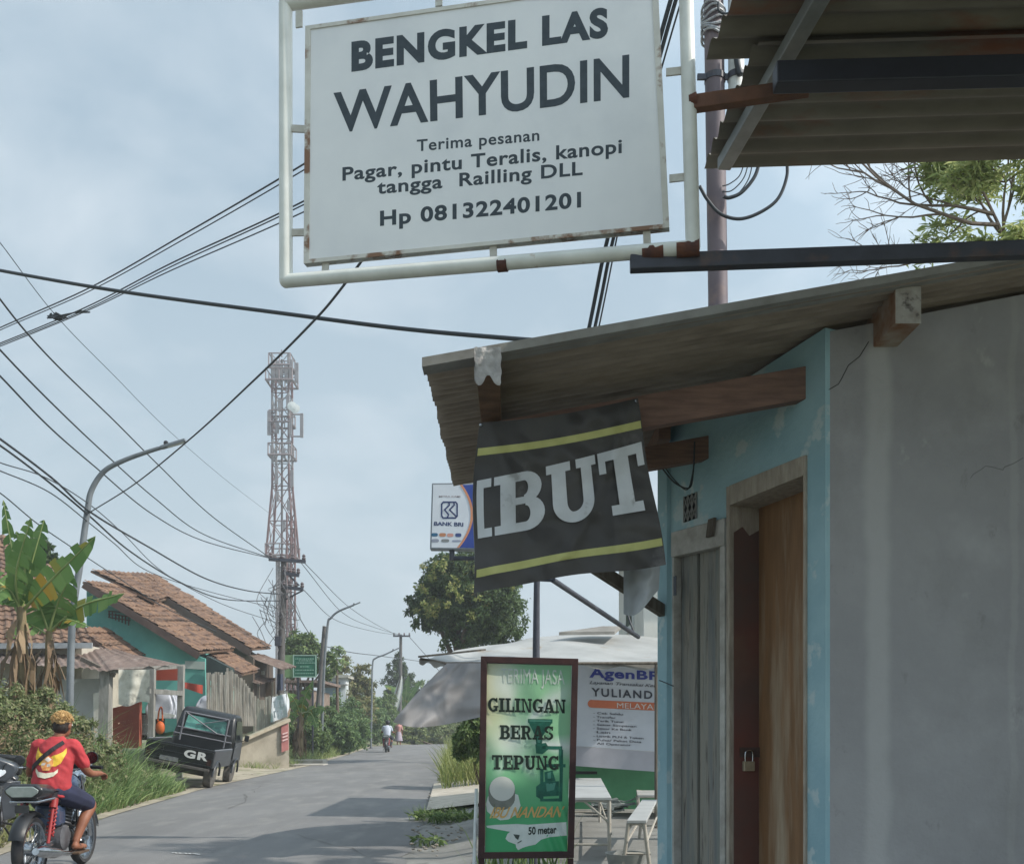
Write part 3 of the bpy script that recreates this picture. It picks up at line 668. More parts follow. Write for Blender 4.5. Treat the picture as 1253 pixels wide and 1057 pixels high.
# ------------------------------------------------------------------ black cloth banner under the eave
def cloth_banner():
    t = thing('cloth_banner', 'black cloth banner with white slab letters and two yellow stripes under the eave', 'banner', P(690, 720, 4.1))
    fn = quadmap([(577, 722), (815, 690), (779, 487), (587, 517)])
    base = Plane(P(580, 720, 4.02), P(815, 690, 4.14), P(590, 515, 4.03))
    def bend(u, v):
        return .03*(1-v)*math.exp(-((u-.08-.25*(1-v))/.07)**2)+.022*math.exp(-((u-.55+.5*v)/.05)**2)*v+.02*math.exp(-((u-.98+.55*(1-v))/.045)**2)*(v > .1)-.02*math.exp(-((u-.3+.12*v)/.05)**2)*(1-v)+.02*math.exp(-((u-.75-.1*v)/.035)**2)*(1-v)**.5+.016*mnoise.noise(V((u*4-v*5, v*7+u*3, 6)))*(.4+u)+.03*math.sin(u*7+v*2.2)*(.25+.75*(1-v))*.7+.02*math.sin(u*19-v*3)*(1-v)*.6+.02*mnoise.noise(V((u*3, v*3, 0)))-.05*math.sin(math.pi*v)*.4*u+.012*mnoise.noise(V((u*9+v*6, v*4, 2)))
    def S(u, v, off=0.):
        x, y = fn(u, v)
        y += 6*math.sin(math.pi*u)*max(0, v-.5)*1.8; y += (3*math.sin(u*9)+5*math.exp(-(u/.08)**2))*max(0, .3-v)*2.2; x += (4*math.sin(v*6+1)-3*v)*max(0, .25-u)*3+2.5*math.sin(v*8)*max(0, u-.8)*3
        return base.hit(x, y, off+bend(u, v))
    mb = MB(); mb.grid(lambda i, j: S(i, j), 60, 50)
    cl = mb.build('cloth', mat('black_cloth', '#4d4a48', '#403e3d', 3.1, .5, .25, 7, spec=.4, c3='#6b6866', s3=4.2, lo3=.6, hi3=.72, detail=10), t, smooth=180)
    mb = MB()          # left edge folded back
    mb.grid(lambda i, j: S(0, j)+V((-.012*i*math.sin(3*j+.6), .10*i, 0))+V((.018*i*i*(1-j), 0, -.01*i)), 6, 30); mb.build('folded_edge', mat('cloth_back', '#8d8c8e', '#737275', 4, .7), cl, smooth=180)
    mb = MB()
    for v0, v1 in ((.8, .845), (.085, .13)):
        mb.grid(lambda i, j: S(i*.985+.01, v0+(v1-v0)*j+(.02*i if v0 > .5 else .03*i), .0035), 60, 2)
    mb.build('yellow_stripe', mat('stripe_yellow', '#c3c27e', '#b5b470', 12, .6), cl, smooth=180)
    # letters (the first is cut by the edge), sampled onto the wavy cloth
    q = []
    x = -.27
    for ch in 'IBUT':
        w, ps = SLAB[ch]
        for p in ps: q.append([(x+a, b) for a, b in p])
        x += w+.045
    W0 = x-.045; mb = MB(); bm = bmesh.new()
    for i, p in enumerate(q):
        p = [(max(a, 0.0), b) for a, b in p]
        if max(a for a, b in p)-min(a for a, b in p) < .005: continue
        vs = [bm.verts.new((a, b, i*.00012)) for a, b in p]; 
        try: bm.faces.new(vs)
        except ValueError: pass
    for k in range(1, 30):
        bmesh.ops.bisect_plane(bm, geom=bm.verts[:]+bm.edges[:]+bm.faces[:], plane_co=(W0*k/30, 0, 0), plane_no=(1, 0, 0))
    for k in range(1, 10):
        bmesh.ops.bisect_plane(bm, geom=bm.verts[:]+bm.edges[:]+bm.faces[:], plane_co=(0, k/10, 0), plane_no=(0, 1, 0))
    bm.verts.index_update()
    def L(a, b): 
        u = .02+a/W0*.965; return u, .305+.03*a/W0+b*(.345+.06*a/W0)
    pts = [S(*L(v.co.x, v.co.y), .004+v.co.z) for v in bm.verts]
    mb.add(pts, [[v.index for v in f.verts] for f in bm.faces]); bm.free()
    mb.build('lettering', mat('letter_white', '#d6d9dc', '#bfc2c4', 4, .6, c3='#9d9e9e', s3=7, lo3=.62, hi3=.7, detail=10), cl, smooth=180)
    for u_ in (.012, .985): MB().ell(S(u_, .985, .006), .008, 8).build('eyelet', m_chrome, t)
    # white rag tied at the banner's lower corner
    r = MB()
    def rag(i, j):
        x = 763+(45-2*j)*i; y = 690+(61-26*i*i)*j+4*math.sin(i*5)
        return P(x, y, 4.3+.05*math.sin(i*6+j)+.03*mnoise.noise(V((i*4, j*4, 0))))
    r.grid(rag, 16, 16)
    tag(r.build('white_cloth', mat('white_rag', '#b8bcbf', '#a5aaae', 5, .8), None, smooth=180), 'white rag hanging below the lower right corner of the black banner', 'cloth')
cloth_banner()

# ------------------------------------------------------------------ corrugated canopy overhead
def canopy():
    t = thing('metal_canopy', 'rusty corrugated metal canopy over the shop roof seen from below', 'canopy', (2.5, 2.6, 3.3))
    z0 = P(0, 203, 3.74).z; zf = lambda x, y: z0+(x-.73)*.03+(3.62-y)*-.0
    m = mat('canopy_sheet', '#7f7a70', '#6a655c', 3, .7, .1, 14, stretch=(.8, 3, 1), c3='#7b4f3c', s3=1.6, lo3=.54, hi3=.66, detail=10)
    def sheet(xl0, xl1, ya, yb, lift, nm):
        mb = MB(); n = int(abs(ya-yb)/.098*10)
        def f(i, j):
            y = ya+(yb-ya)*j; xl = xl0+(xl1-xl0)*j+.012*mnoise.noise(V((y*9, 1, 0))); x = xl+(9-xl)*i  # unseen right end lengthened to shade the grey front wall
            return V((x, y, zf(x, y)+lift+.015*math.cos(2*math.pi*y/.098)))
        mb.grid(f, 4, n); mb.build(nm, m, t, smooth=180)
    sheet(.735, .77, 3.77, 3.08, .02, 'metal_sheet')
    sheet(.63, .92, 3.2, .6, .045, 'metal_sheet')
    # light channel along the edge and dark tube across
    mb = MB(); a, b = V((.795, 3.7, zf(.79, 3.6)-.02)), V((.95, 2.36, zf(.96, 2.3)-.02)); mb.beam(a, b, .05, .045); mb.build('edge_channel', mat('galvanised', '#8d908f', '#7a7d7b', 8, .5, .05, metal=.3), t, bevel=.003)
    mb = MB(); a, b = P(948, 95, 3.04), P(1260, 68, 2.94); b.x += 2; 
    mb.beam(a, (b.x, a.y-.05, a.z+.04), .06, .068); mb.build('cross_tube', mat('navy_tube', '#34363f', '#2b2c34', 6, .45), t, bevel=.004)
    mb = MB(); mb.beam((.72, 2.72, zf(.9, 2.7)-.02), (5, 2.66, zf(5, 2.7)-.02), .05, .06); mb.build('rust_beam', m_rust, t, bevel=.003)
canopy()
# ------------------------------------------------------------------ green rice-mill banner on its stand
def mill_banner():
    Yb = 6.1; t = thing('banner_stand', 'upright green rice mill banner in a dark red timber frame on legs', 'sign', P(645, 1050, Yb))
    pl = Plane(P(585, 1050, Yb), P(701, 1050, Yb), P(590, 802, Yb+.06)); h = pl.hit
    fn0 = quadmap([(585, 1050), (702, 1049), (707.5, 806), (588.5, 803)])
    m_f = mat('dark_red_timber', '#4f3330', '#402a29', 8, .6, .15)
    n = pl.n; w = 7.5
    mb = MB(); O = [h(585, 1050), h(702, 1049), h(707.5, 806), h(588.5, 803)]; I = [h(593, 1042), h(694.5, 1041), h(700, 813.5), h(596, 811)]
    for i in range(4):
        j = (i+1) % 4; mb.slab([O[i]+n*.02, O[j]+n*.02, I[j]+n*.02, I[i]+n*.02], n*-.04)
    mb.build('frame', m_f, t, bevel=.002)
    for x in (589, 698):
        a = h(x, 1046); MB().obox((a.x-.018, a.y-.012, gz(a.x, a.y)), (.036, 0, 0), (0, .026, 0), (0, 0, a.z-gz(a.x, a.y)-.02)).build('leg', m_f, t)
    fn = quadmap([(593.5, 1042), (694, 1041), (699.5, 814), (596, 811.5)])
    def wav(u, v): return .006*math.sin(u*9+v*2)*math.sin(v*3.1)+.004*mnoise.noise(V((u*5, v*9, 0)))+.010*math.exp(-((u-1)**2+(v)**2)*12)*math.sin((u+v)*40)
    def S(u, v, off=0.): return h(*fn(u, v), off+wav(u, v))
    inv = lambda off: (lambda x, y, o=0.: S((x-594.5-(y-1042)*-.009)/101.5, (1042-y)/229.5, off+o))
    Q = inv(.0)
    def qp(off): 
        def f(x, y, o=0.): 
            v = (1041.5-y)/229; xl = 593.5+2.5*v; xr = 694+5.5*v
            return S((x-xl)/(xr-xl), v, off+o)
        return f
    # printed sheet: green fading to white rays from the middle left, yellowish left edge (its own print)
    m = bpy.data.materials.new('printed_green'); m.use_nodes = True; N = m.node_tree.nodes; Lk = m.node_tree.links; b = N['Principled BSDF']; b.inputs['Roughness'].default_value = .45
    at = N.new('ShaderNodeAttribute'); at.attribute_name = 'print'; Lk.new(at.outputs['Color'], b.inputs['Base Color'])
    g1, g2, wh, ye = [np.array(lin(c)[:3]) for c in ('#45ac6f', '#9bd0a0', '#eaf0e8', '#e6dcae')]
    nu, nv = 60, 130; mb = MB(); mb.grid(lambda i, j: S(i, j), nu, nv)
    o = mb.build('printed_sheet', m, t, smooth=180)
    ca = o.data.color_attributes.new('print', 'FLOAT_COLOR', 'POINT')
    for j in range(nv+1):
        for i in range(nu+1):
            u, v = i/nu, j/nv; dx, dy = (u-.28)*.46, v-.6
            ang = math.degrees(math.atan2(dy, dx)); rr = math.hypot(dx, dy)
            ray = max(0, 1-abs(((ang-18) % 50)-25)/13)*sst(.05, .2, rr)
            c = g1+(g2-g1)*sst(.05, .75, v)
            c = c+(wh-c)*min(.92, max(.85*math.exp(-rr*rr/.012), .95*ray*sst(.36, .52, v)*(1-sst(.78, .95, v))*(u < 1.1)))
            c = c+(ye-c)*.8*sst(.42, .05, u)*sst(.45, .8, v) if u < .42 else c
            c = c+(wh-c)*.75*math.exp(-((u-.2)**2/.03+(v-.9)**2/.012))
            ca.data[j*(nu+1)+i].color = (*c, 1)
    ink = mat('banner_ink', '#1d2a22', '#26362c', 30, .6); mw = mat('banner_white', '#e2e6de', '#d6dcd4', 20, .5)
    for s, q in (('GILINGAN', [(597, 871), (692.5, 871.5), (692, 854.5), (597, 854)]), ('BERAS', [(611.5, 904), (677, 904.5), (677, 887.5), (611.5, 887)]), ('TEPUNG', [(602, 941), (684.5, 941.5), (684, 924), (602, 923.5)])):
        mb = MB(); slab_text(mb, s, q, qp(.0022), .05); mb.build('lettering', ink, o)
    write('TERIMA JASA', [(613, 835.5), (691, 836), (690.5, 818.5), (613, 818)], qp(.002), mat('faded_white_ink', '#e0e6de', '#cfdacd', 20, .5), o, .0, 0, 1.03)
    write('IBU NANDAN', [(599, 1000), (688, 999), (691, 986), (602, 987)], qp(.005), mat('orange_ink', '#dba85c', '#e3bf80', 30, .5), o, .02, .25, .98)
    write('50 meter', [(646.5, 1020.5), (681, 1019), (681, 1009.5), (646.5, 1011.5)], qp(.0024), ink, o, .03)
    # bowl of flour with a white splash
    f = qp(.001); pts = [(594.5, 983), (597, 974), (604, 970), (622, 968), (634, 972), (637, 985), (632, 996), (622, 1002), (612, 1003), (603, 998), (596, 992)]
    flat_print([pts], f).build('printed_flour', mw, o)
    flat_print([[(614+16.5*math.cos(a*.2618), 967.5+16*math.sin(a*.2618)+(7 if 0 < a < 12 else 0)) for a in range(24)]], qp(.0016)).build('printed_bowl', mat('bowl_grey', '#7f8078', '#8c8d84', 20), o)
    flat_print([[(614.5+15.5*math.cos(a*.2618), 964.5+15*math.sin(a*.2618)) for a in range(24)]], qp(.0022)).build('printed_flour', mat('flour_white', '#dcdcd4'), o)
    # pointing hand
    f = qp(.0015)
    hand = [(595, 1009.5), (606, 1008.5), (620, 1008), (632, 1007.5), (646, 1008.5), (668, 1007), (693, 1005.5), (693.5, 1022), (672, 1024), (662, 1027), (655, 1033), (647, 1034.5), (640, 1036.5), (634, 1039.5), (631.5, 1036), (631, 1032.5), (622, 1029), (618.5, 1025.5), (621, 1019.5), (624, 1017), (608, 1014), (596, 1011.8)]
    flat_print([hand], f).build('printed_hand', mat('hand_white', '#e4e8e2', '#d6ddd6', 15, .5), o)
    mb = MB(); f = qp(.003); mb.poly([f(*p) for p in ((628, 1020), (636, 1021), (634, 1027), (631, 1025))]); mb.poly([f(*p) for p in ((633, 1030.5), (638, 1027.5), (638.6, 1028.4), (633.5, 1031.5))]); mb.build('printed_ring', mat('ring_grey', '#4d5650'), o)
    # the mill machine
    f = qp(.0012); flat_print(([(646, 879), (676, 879), (676, 884), (646, 884)], [(647, 884), (675, 884), (664, 900), (663, 910), (656, 910), (655, 900)], [(655, 910), (668, 908), (672, 915), (664, 922), (656, 921)],
              [(664, 912), (688, 912), (688, 916), (664, 916)], [(684, 916), (689, 916), (689, 935), (684, 935)], [(668, 934), (692, 934), (692, 938), (668, 938)], [(661, 940), (665, 940), (665, 980), (661, 980)], [(685, 938), (689, 938), (688, 980), (684, 980)],
              [(665, 956), (684, 955), (684, 973), (665, 974)], [(656, 962), (661, 958), (661, 977), (656, 974)], [(662, 977), (688, 976), (688, 980), (662, 980)], [(666, 944), (676, 942), (680, 955), (667, 956)]), f).build('printed_machine', mat('machine_green', '#1c5a48', '#2b7560', 25, .5), o)
    mb = MB(); f = qp(.0026)
    for p in ([(648, 880.5), (674, 880.5), (674, 882), (648, 882)], [(668, 958), (680, 957), (678, 966), (669, 968)], [(657, 901), (662, 901), (661, 908), (658, 908)], [(670, 945), (674, 944), (674, 952), (670, 952)]):
        mb.poly([f(*a) for a in p])
    mb.build('printed_machine_light', mat('machine_light', '#5c9a86'), o)
    mb = MB(); mb.tube([P(583, 965, 6.22), P(580, 1062, 6.02)], .011, 8)
    p = mb.build('leaning_pipe', m_white, None, smooth=60); tag(p, 'thin white pipe leaning behind the left edge of the green banner', 'pipe')
mill_banner()

# ------------------------------------------------------------------ poles
def steel_pole():
    Y = 6.5; p = P(878.5, 300, Y); t = thing('steel_pole', 'tall dark brown steel pole standing behind the sign and the shop roof', 'pole', (p.x, Y, gz(p.x, Y)))
    mb = MB(); mb.tube([(p.x+.02, Y, 0), (p.x, Y, 4.2), (p.x-.06, Y, 8.2)], .064, 18); mb.build('pole', mat('brown_pipe', '#6f6468', '#60555a', 3, .6, .08, c3='#7c6a66', s3=4, lo3=.55, hi3=.7), t, smooth=60)
    mb = MB(); z = P(0, 97, Y).z
    mb.lathe([(.07, -.02), (.07, .02)], (p.x-.02, Y, z), n=16); mb.box((p.x+.06, Y-.02, z), (.4, .02, .035)); q = p.x+.117
    mb.lathe([(.06, -.02), (.06, .02)], (q, Y-.02, z), n=16); mb.build('clamp', m_dark, t)
    mb = MB(); z1 = P(0, 118, Y).z; mb.tube([(q, Y-.02, z1), (q-.01, Y-.02, 8)], .053, 16); mb.build('white_pipe', m_white, t, smooth=60)
    mb = MB(); zz = P(0, 24, Y).z
    for k in range(7): mb.tube(spline([(p.x-.03+.07*math.cos(a)*1.1, Y+.07*math.sin(a)*1.1, zz+.03*k-.12+.02*math.sin(a*2+k)) for a in [i*.63 for i in range(11)]], 2), .008, 5)
    mb.build('wire_wrap', mat('pale_tie', '#b9bbbd', '#8c8e92', 30, .5), t)
    d = lambda x, y, Y=6.4: P(x, y, Y); loop = lambda pts, r, n: MB().tube(pts, r, n).build('cable_loop', m_wire, t, smooth=180)
    loop(spline([d(962, 190), d(963, 215), d(952, 243), d(930, 260), d(905, 268), d(882, 262), d(866, 245), d(856, 228)]), .011, 7)
    loop(spline([d(931, 190), d(924, 215), d(908, 235), d(893, 242), d(886, 241)]), .012, 7)
    for k in range(3): loop(spline([d(912+k*5, 195), d(905+k*5, 215+k*3), d(893+k*3, 225+k*8), d(884, 228+k*7)]), .004, 5)
    loop(spline([d(902, 55), d(902, 75), d(906, 92)]), .02, 7)
    loop(spline([d(879, 3), d(880, 14), d(890, 17), d(897, 10)]), .008, 6)
    # thin support post behind the green banner, with its slanting stay
    a = P(657, 708, 8.0); t = thing('support_post', 'thin dark post with slanting stay rising behind the green banner', 'post', (a.x, 8, gz(a.x, 8)))
    MB().tube([(a.x-.02, 8, gz(a.x, 8)), (a.x-.01, 8, a.z-.55), a], .026, 10).build('post', m_dark, t, smooth=60)
    MB().tube([P(676, 709, 8), P(700, 725, 8.5), P(781, 779, 10.2)], .024, 8).build('stay', m_dark, t, smooth=60)
    MB().tube([a, P(676, 709, 8)], .02, 8).build('top_bar', m_dark, t)
steel_pole()
def street_lamp(name, label, base, pts, r0, r1, head):
    t = thing('street_lamp', label, 'street lamp', base, 'street lamps along the left verge')
    pts = spline([base]+pts, 8); n = len(pts)
    MB().tube(pts, [r0+(r1-r0)*i/(n-1) for i in range(n)], 10).build('pole', mat('lamp_pole_grey', '#777c80', '#63686c', 3, .5, .03, metal=.2), t, smooth=60)
    d = (pts[-1]-pts[-2]).normalized(); e = pts[-1]
    hd = MB().beam(e-d*.1, e+d*head, head*.3, head*.14).build('lamp_head', mat('lamp_head', '#6f757a', '#63696e', 8, .4), t, bevel=.01)
    MB().beam(e+d*head*.1-V((0, 0, head*.08)), e+d*head*.9-V((0, 0, head*.08)), head*.22, head*.02).build('lamp_glass', mat('lamp_glass', '#b9bdbd'), hd)
    MB().ell(e+V((0, 0, head*.16)), head*.12, 8).build('sensor', m_black, hd)
    MB().lathe([(r0*1.7, 0), (r0*1.7, .05), (r0*1.05, .12)], base).build('base', m_dark, t)
    return t
Yl = 20.; bl = P(84, 880, Yl); bl.z = gz(bl.x, Yl)
street_lamp('street_lamp', 'tall grey street lamp with curved arm beside the banana plants', bl, [P(88, 770, Yl), P(98, 690, Yl), P(107, 625, Yl), P(112, 600, Yl), P(127, 577, Yl), P(150, 564, Yl), P(180, 553, Yl), P(203, 546, Yl)], .075, .038, .42)
Yl = 42.; bl = P(393, 880, Yl); bl.z = gz(bl.x, Yl)
street_lamp('street_lamp', 'slender street lamp beside the white house behind the green board', bl, [P(396, 830, Yl), P(401, 765, Yl), P(405, 756, Yl), P(414, 748, Yl), P(433, 740, Yl)], .06, .04, .3)
Yl = 60.; bl = P(454, 880, Yl); bl.z = gz(bl.x, Yl)
street_lamp('street_lamp', 'farthest street lamp among the vine covered trees', bl, [P(455, 850, Yl), P(456, 812, Yl), P(460, 805, Yl), P(470, 801, Yl), P(481, 796, Yl)], .06, .045, .4)

def utility_pole(label, Y, top, base, arms, r, wiry=0):
    bx = P(base[0], base[1], Y); bx.z = gz(bx.x, Y)-.1
    t = thing('utility_pole', label, 'utility pole', bx, 'utility poles')
    tp = P(*top, Y); MB().tube([bx, tp], [r*1.25, r*.8], 12).build('pole', mat('pole_concrete', '#5f5c5a', '#4c4a48', 3, .8, .1), t, smooth=60)
    for (x0, y0, x1, y1) in arms:
        a, b = P(x0, y0, Y-.15), P(x1, y1, Y-.15); MB().beam(a, b, .1, .12).build('crossarm', m_dark, t)
        for k in range(4):
            q = a+(b-a)*(.05+.3*k); MB().lathe([(.05, 0), (.08, .05), (.05, .1), (.07, .14), (.03, .2)], q+V((0, 0, .06)), n=8).build('insulator', mat('porcelain', '#51484a', '#6a5f5f', 9, .3), t, smooth=40)
    if wiry:
        mb = MB()
        for k in range(26):
            a = P(top[0]+random.uniform(-15, 14), random.uniform(690, 760), Y-.2-.3*random.random()); b = P(342+random.uniform(-18, 6), random.uniform(720, 800), Y-.2)
            c = (a+b)/2+V((random.uniform(-.5, .5), random.uniform(-.2, .2), random.uniform(-.5, .2))); mb.tube(spline([a, c, b], 6), .011, 4)
        for k in range(9):      # spikes of loose wire
            x = random.uniform(325, 345); y = random.uniform(745, 800); a = P(x, y, Y-.2); mb.tube(spline([a, a+V((random.uniform(-.4, .3), 0, .5)), a+V((random.uniform(-.6, .1), 0, random.uniform(.8, 1.3)))], 5), .012, 4)
        mb.build('wire_tangle', mat('old_wire', '#7a7a7c', '#58585b', 9), t)
        MB().obox(P(336, 790, Y-.25), (.22, 0, 0), (0, .16, 0), (0, 0, .35)).build('junction_box', m_dark, t, bevel=.01)
        mb = MB(); mb.tube([P(350, 700, Y), P(366, 716, Y-.2)], .03, 6); mb.tube([P(346, 735, Y), P(371, 722, Y-.2)], .03, 6); mb.build('arm_strut', m_dark, t)
utility_pole('tall utility pole with tangled wires beside the tiled house', 36, (347.5, 683), (341, 890), [(329, 684, 374, 687), (346, 718, 371, 721), (347, 701, 366, 704)], .13, 1)
utility_pole('dark leaning utility pole beside the slender street lamp', 42.4, (397, 766), (384, 880), [], .1)
utility_pole('farthest utility pole with a single crossarm above the conifer', 78, (490.5, 776), (489, 880), [(481, 778, 502, 778)], .14)

# ------------------------------------------------------------------ telecom tower
def tower():
    Y = 105.; c = P(346, 900, Y); t = thing('telecom_tower', 'tall red and white lattice telecom tower beyond the houses', 'tower', (c.x, Y, 0))
    rows = [(905, 7.5), (850, 7), (790, 6.5), (735, 6), (684, 6), (682, 16.5), (640, 13.5), (597, 10.2), (570, 10), (540, 10), (512, 10), (484, 10), (462, 10), (437, 10)]
    ms = {0: mat('tower_red', '#634442', '#573b3a', 2, .6), 1: mat('tower_white', '#7f7b7c', '#6c6869', 2, .6)}
    def ring(py, hw):
        z = P(0, py, Y).z; w = hw/F*Y; x = P(345+(py-437)*.004, py, Y).x
        return [V((x-w, Y-w, z)), V((x+w, Y-w, z)), V((x+w, Y+w, z)), V((x-w, Y+w, z))]
    for k, ((a, wa), (b, wb)) in enumerate(zip(rows, rows[1:])):
        mb = MB(); sub = max(1, int((a-b)/(22 if b < 682 else 10)))
        for s_ in range(sub):
            p, q = s_/sub, (s_+1)/sub; r0 = ring(a+(b-a)*p, wa+(wb-wa)*p); r1 = ring(a+(b-a)*q, wa+(wb-wa)*q)
            for i in range(4):
                j = (i+1) % 4; R = .125
                mb.tube([r0[i], r1[i]], R, 5); mb.tube([r0[i], r0[j]], .055, 4); mb.tube([r0[i], r1[j]], .045, 4); mb.tube([r0[j], r1[i]], .045, 4)
        mb.build('lattice_section', ms[1 if k < 4 else (0 if k < 7 else 1-k % 2)], t)
    MB().tube([P(345, 900, Y), P(345, 440, Y)], .12, 6).build('feeder_cable', mat('feeder', '#4c4647', '#5b5556', 3), t)
    m_pl = mat('tower_steel', '#7c6f70', '#6d6163', 3, .6)
    for py, w in ((470, 16), (451, 13), (682, 17), (560, 14), (520, 13)):
        mb = MB(); r = ring(py, w); r2 = ring(py-14, w)
        for i in range(4):
            j = (i+1) % 4; mb.tube([r[i], r[j]], .12, 5); mb.tube([r2[i], r2[j]], .07, 4); mb.tube([r[i], r2[i]], .07, 4); mb.tube([(r[i]+r[j])/2, (r2[i]+r2[j])/2], .06, 4)
        mb.build('platform_rail', m_pl, t)
    for x, y0, y1 in ((332, 446, 468), (361, 444, 468), (338, 442, 466), (354, 440, 466), (327, 503, 532), (367, 506, 535), (337, 515, 530), (353, 512, 532), (336, 570, 592), (355, 575, 595), (341, 447, 470), (348, 445, 468), (350, 484, 500), (340, 488, 503), (345, 548, 560), (337, 601, 613), (351, 612, 624), (345, 636, 650)):
        a = P(x, y1, Y-1.2); MB().obox(a, (.34, 0, 0), (0, .2, 0), (0, 0, (y1-y0)/F*Y)).build('panel_antenna', mat('antenna_grey', '#6f6b6d', '#817d7f', 2, .5), t)
    mb = MB()
    for (a, b) in (((327, 505), (337, 505)), ((327, 530), (337, 530)), ((355, 507), (367, 507)), ((355, 534), (367, 534)), ((332, 458), (340, 458)), ((352, 458), (361, 458))): mb.tube([P(*a, Y-1.1), P(*b, Y-.9)], .08, 4)
    mb.tube([P(345, 437, Y), P(344.5, 428, Y)], .06, 5); mb.build('antenna_mount', m_pl, t)
    for x, y in ((362, 501), (358, 498)): MB().lathe([(.05, 0), (.45, .15), (.5, .3), (.1, .35)], P(x, y, Y-1.4), (0, -1, 0), 12).build('dish_antenna', m_white, t)
    # separate short red mast behind the pole
    t2 = thing('radio_mast', 'short red and white lattice mast just behind the wire-tangled utility pole', 'mast', P(356, 900, 90)); Y2 = 90; mb = MB()
    for k in range(14):
        y0, y1 = 900-k*19.5, 900-(k+1)*19.5
        pts = [[P(356+s*5, y, Y2+d) for s, d in ((-1, 0), (1, 0), (0, .8))] for y in (y0, y1)]
        for i in range(3):
            j = (i+1) % 3; mb.tube([pts[0][i], pts[1][i]], .09, 4); mb.tube([pts[0][i], pts[1][j]], .05, 4); mb.tube([pts[0][i], pts[0][j]], .05, 4)
    mb.build('lattice', ms[0], t2)
tower()

# ------------------------------------------------------------------ overhead cables
def cable(label, pts, r, group='overhead cables'):
    q = spline([P(*p) for p in pts], 12)
    o = MB().tube(q, r*.85, 6, caps=False).build('overhead_cable', m_wire, None, smooth=180); return tag(o, label, 'cable', group)
cable('thick black cable crossing from the left edge to the shop roof', [(-60, 318, 11), (0, 331, 10.5), (150, 357, 9.6), (350, 384, 8.6), (500, 403, 8), (660, 417, 7.4), (800, 428, 7)], .021)
cable('upper cable of the rising pair above the thick black cable', [(-60, 430, 17), (0, 401, 16), (110, 352, 14), (230, 284, 12), (340, 220, 10.5), (480, 135, 9)], .011)
cable('lower cable of the rising pair above the thick black cable', [(-60, 434, 17), (0, 404, 16), (110, 356, 14), (230, 290, 12), (340, 227, 10.5), (480, 143, 9)], .008)
cable('topmost cable of the rising trio with a clump of debris caught on it', [(-60, 442, 17), (0, 420, 16), (105, 376, 14), (210, 322, 12), (340, 262, 10.5), (480, 190, 9)], .010)
cable('middle cable of the rising trio', [(-60, 445, 17), (0, 422, 16), (105, 379, 14), (210, 326, 12), (340, 266, 10.5), (480, 196, 9)], .008)
cable('lowest cable of the rising trio', [(-60, 448, 17), (0, 424, 16), (105, 381, 14), (205, 333, 12), (340, 274, 10.5), (480, 208, 9)], .008)
d = MB(); p0 = P(70, 387, 14.6)
for k in range(14): d.tube(spline([p0+V((random.uniform(-.14, .14), random.uniform(-.05, .05), random.uniform(-.05, .05))) for q in range(3)], 4), .011, 4)
for k in range(3): d.tube([p0, P(92, 382.5, 14.3), P(100+k*5, 380+k, 14.2)], .012, 4)
tag(d.build('debris_clump', m_wire, None), 'small dark clump of debris caught on the rising cables', 'debris')
cable('steep cable running from the upper left edge down to the top crossarm', [(-70, 262, 12), (0, 366, 14), (60, 437, 16), (140, 515, 20), (195, 570, 24), (260, 632, 29), (330, 682, 35.8)], .017)
cable('second steep cable running down to the top crossarm', [(-70, 350, 12), (0, 428, 14), (60, 490, 16), (125, 552, 20), (190, 610, 25), (250, 654, 30), (332, 683, 35.8)], .017)
cable('third steep cable joining the second one at the top crossarm', [(-70, 390, 12), (0, 460, 14), (60, 522, 16), (115, 570, 20), (185, 628, 25), (250, 662, 30), (335, 684, 35.8)], .017)
cable('twisted cable rising from the lamp pole to behind the white framed sign', [(108, 628, 20), (165, 592, 17), (235, 535, 13.5), (310, 466, 10.5), (375, 402, 8.6), (420, 350, 7.6), (520, 210, 6)], .013)
cable('heavy sagging cable from the left edge past the lamp pole, upper of two', [(-60, 497, 15), (0, 537, 16.5), (65, 586, 18.5), (110, 626, 20), (180, 668, 24), (250, 707, 29), (300, 722, 33), (342, 727, 36)], .024)
cable('heavy sagging cable from the left edge past the lamp pole, lower of two', [(-60, 508, 15), (0, 545, 16.5), (60, 590, 18.5), (108, 630, 20), (160, 675, 23), (220, 712, 27.5), (275, 733, 32), (342, 735, 36)], .022)
cable('thin cable crossing the heavy pair at the lamp pole', [(-40, 547, 15), (0, 566, 16.5), (55, 584, 18), (108, 616, 20), (150, 652, 24), (200, 700, 29), (270, 738, 33), (340, 762, 36)], .012)
cable('loose cable below the heavy pair reaching the lamp pole', [(-40, 560, 15), (0, 576, 16.5), (60, 602, 18.3), (107, 638, 20), (140, 665, 23), (180, 698, 28), (250, 722, 32), (341, 745, 36)], .013)
cable('lower cable dropping in front of the tiled roof behind the banana leaves', [(-40, 580, 16), (0, 603, 17), (45, 640, 19), (90, 671, 21.5), (145, 707, 25), (200, 742, 29), (270, 775, 33)], .013)
cable('thin pale cable slanting across the open sky left of the tower', [(-40, 250, 14), (0, 297, 16), (70, 388, 20), (140, 460, 26), (210, 530, 33), (280, 590, 45), (335, 632, 60)], .009)
for lab, a, b, c in (('upper cable from the crossarm to the farthest utility pole', (372, 688), (424, 740), (484, 776)), ('middle cable from the crossarm to the farthest utility pole', (368, 688), (420, 750), (492, 777)), ('lower cable from the crossarm to the farthest utility pole', (371, 721), (410, 758), (499, 778))):
    cable(lab, [(*a, 36), (*b, 50), ((b[0]+c[0])/2+4, (b[1]+c[1])/2+4.5, 62), (*c, 78)], .016)
cable('stay cable sloping from the tangled pole towards the dark leaning pole', [(349, 722, 36), (372, 765, 39), (396, 800, 43)], .02)
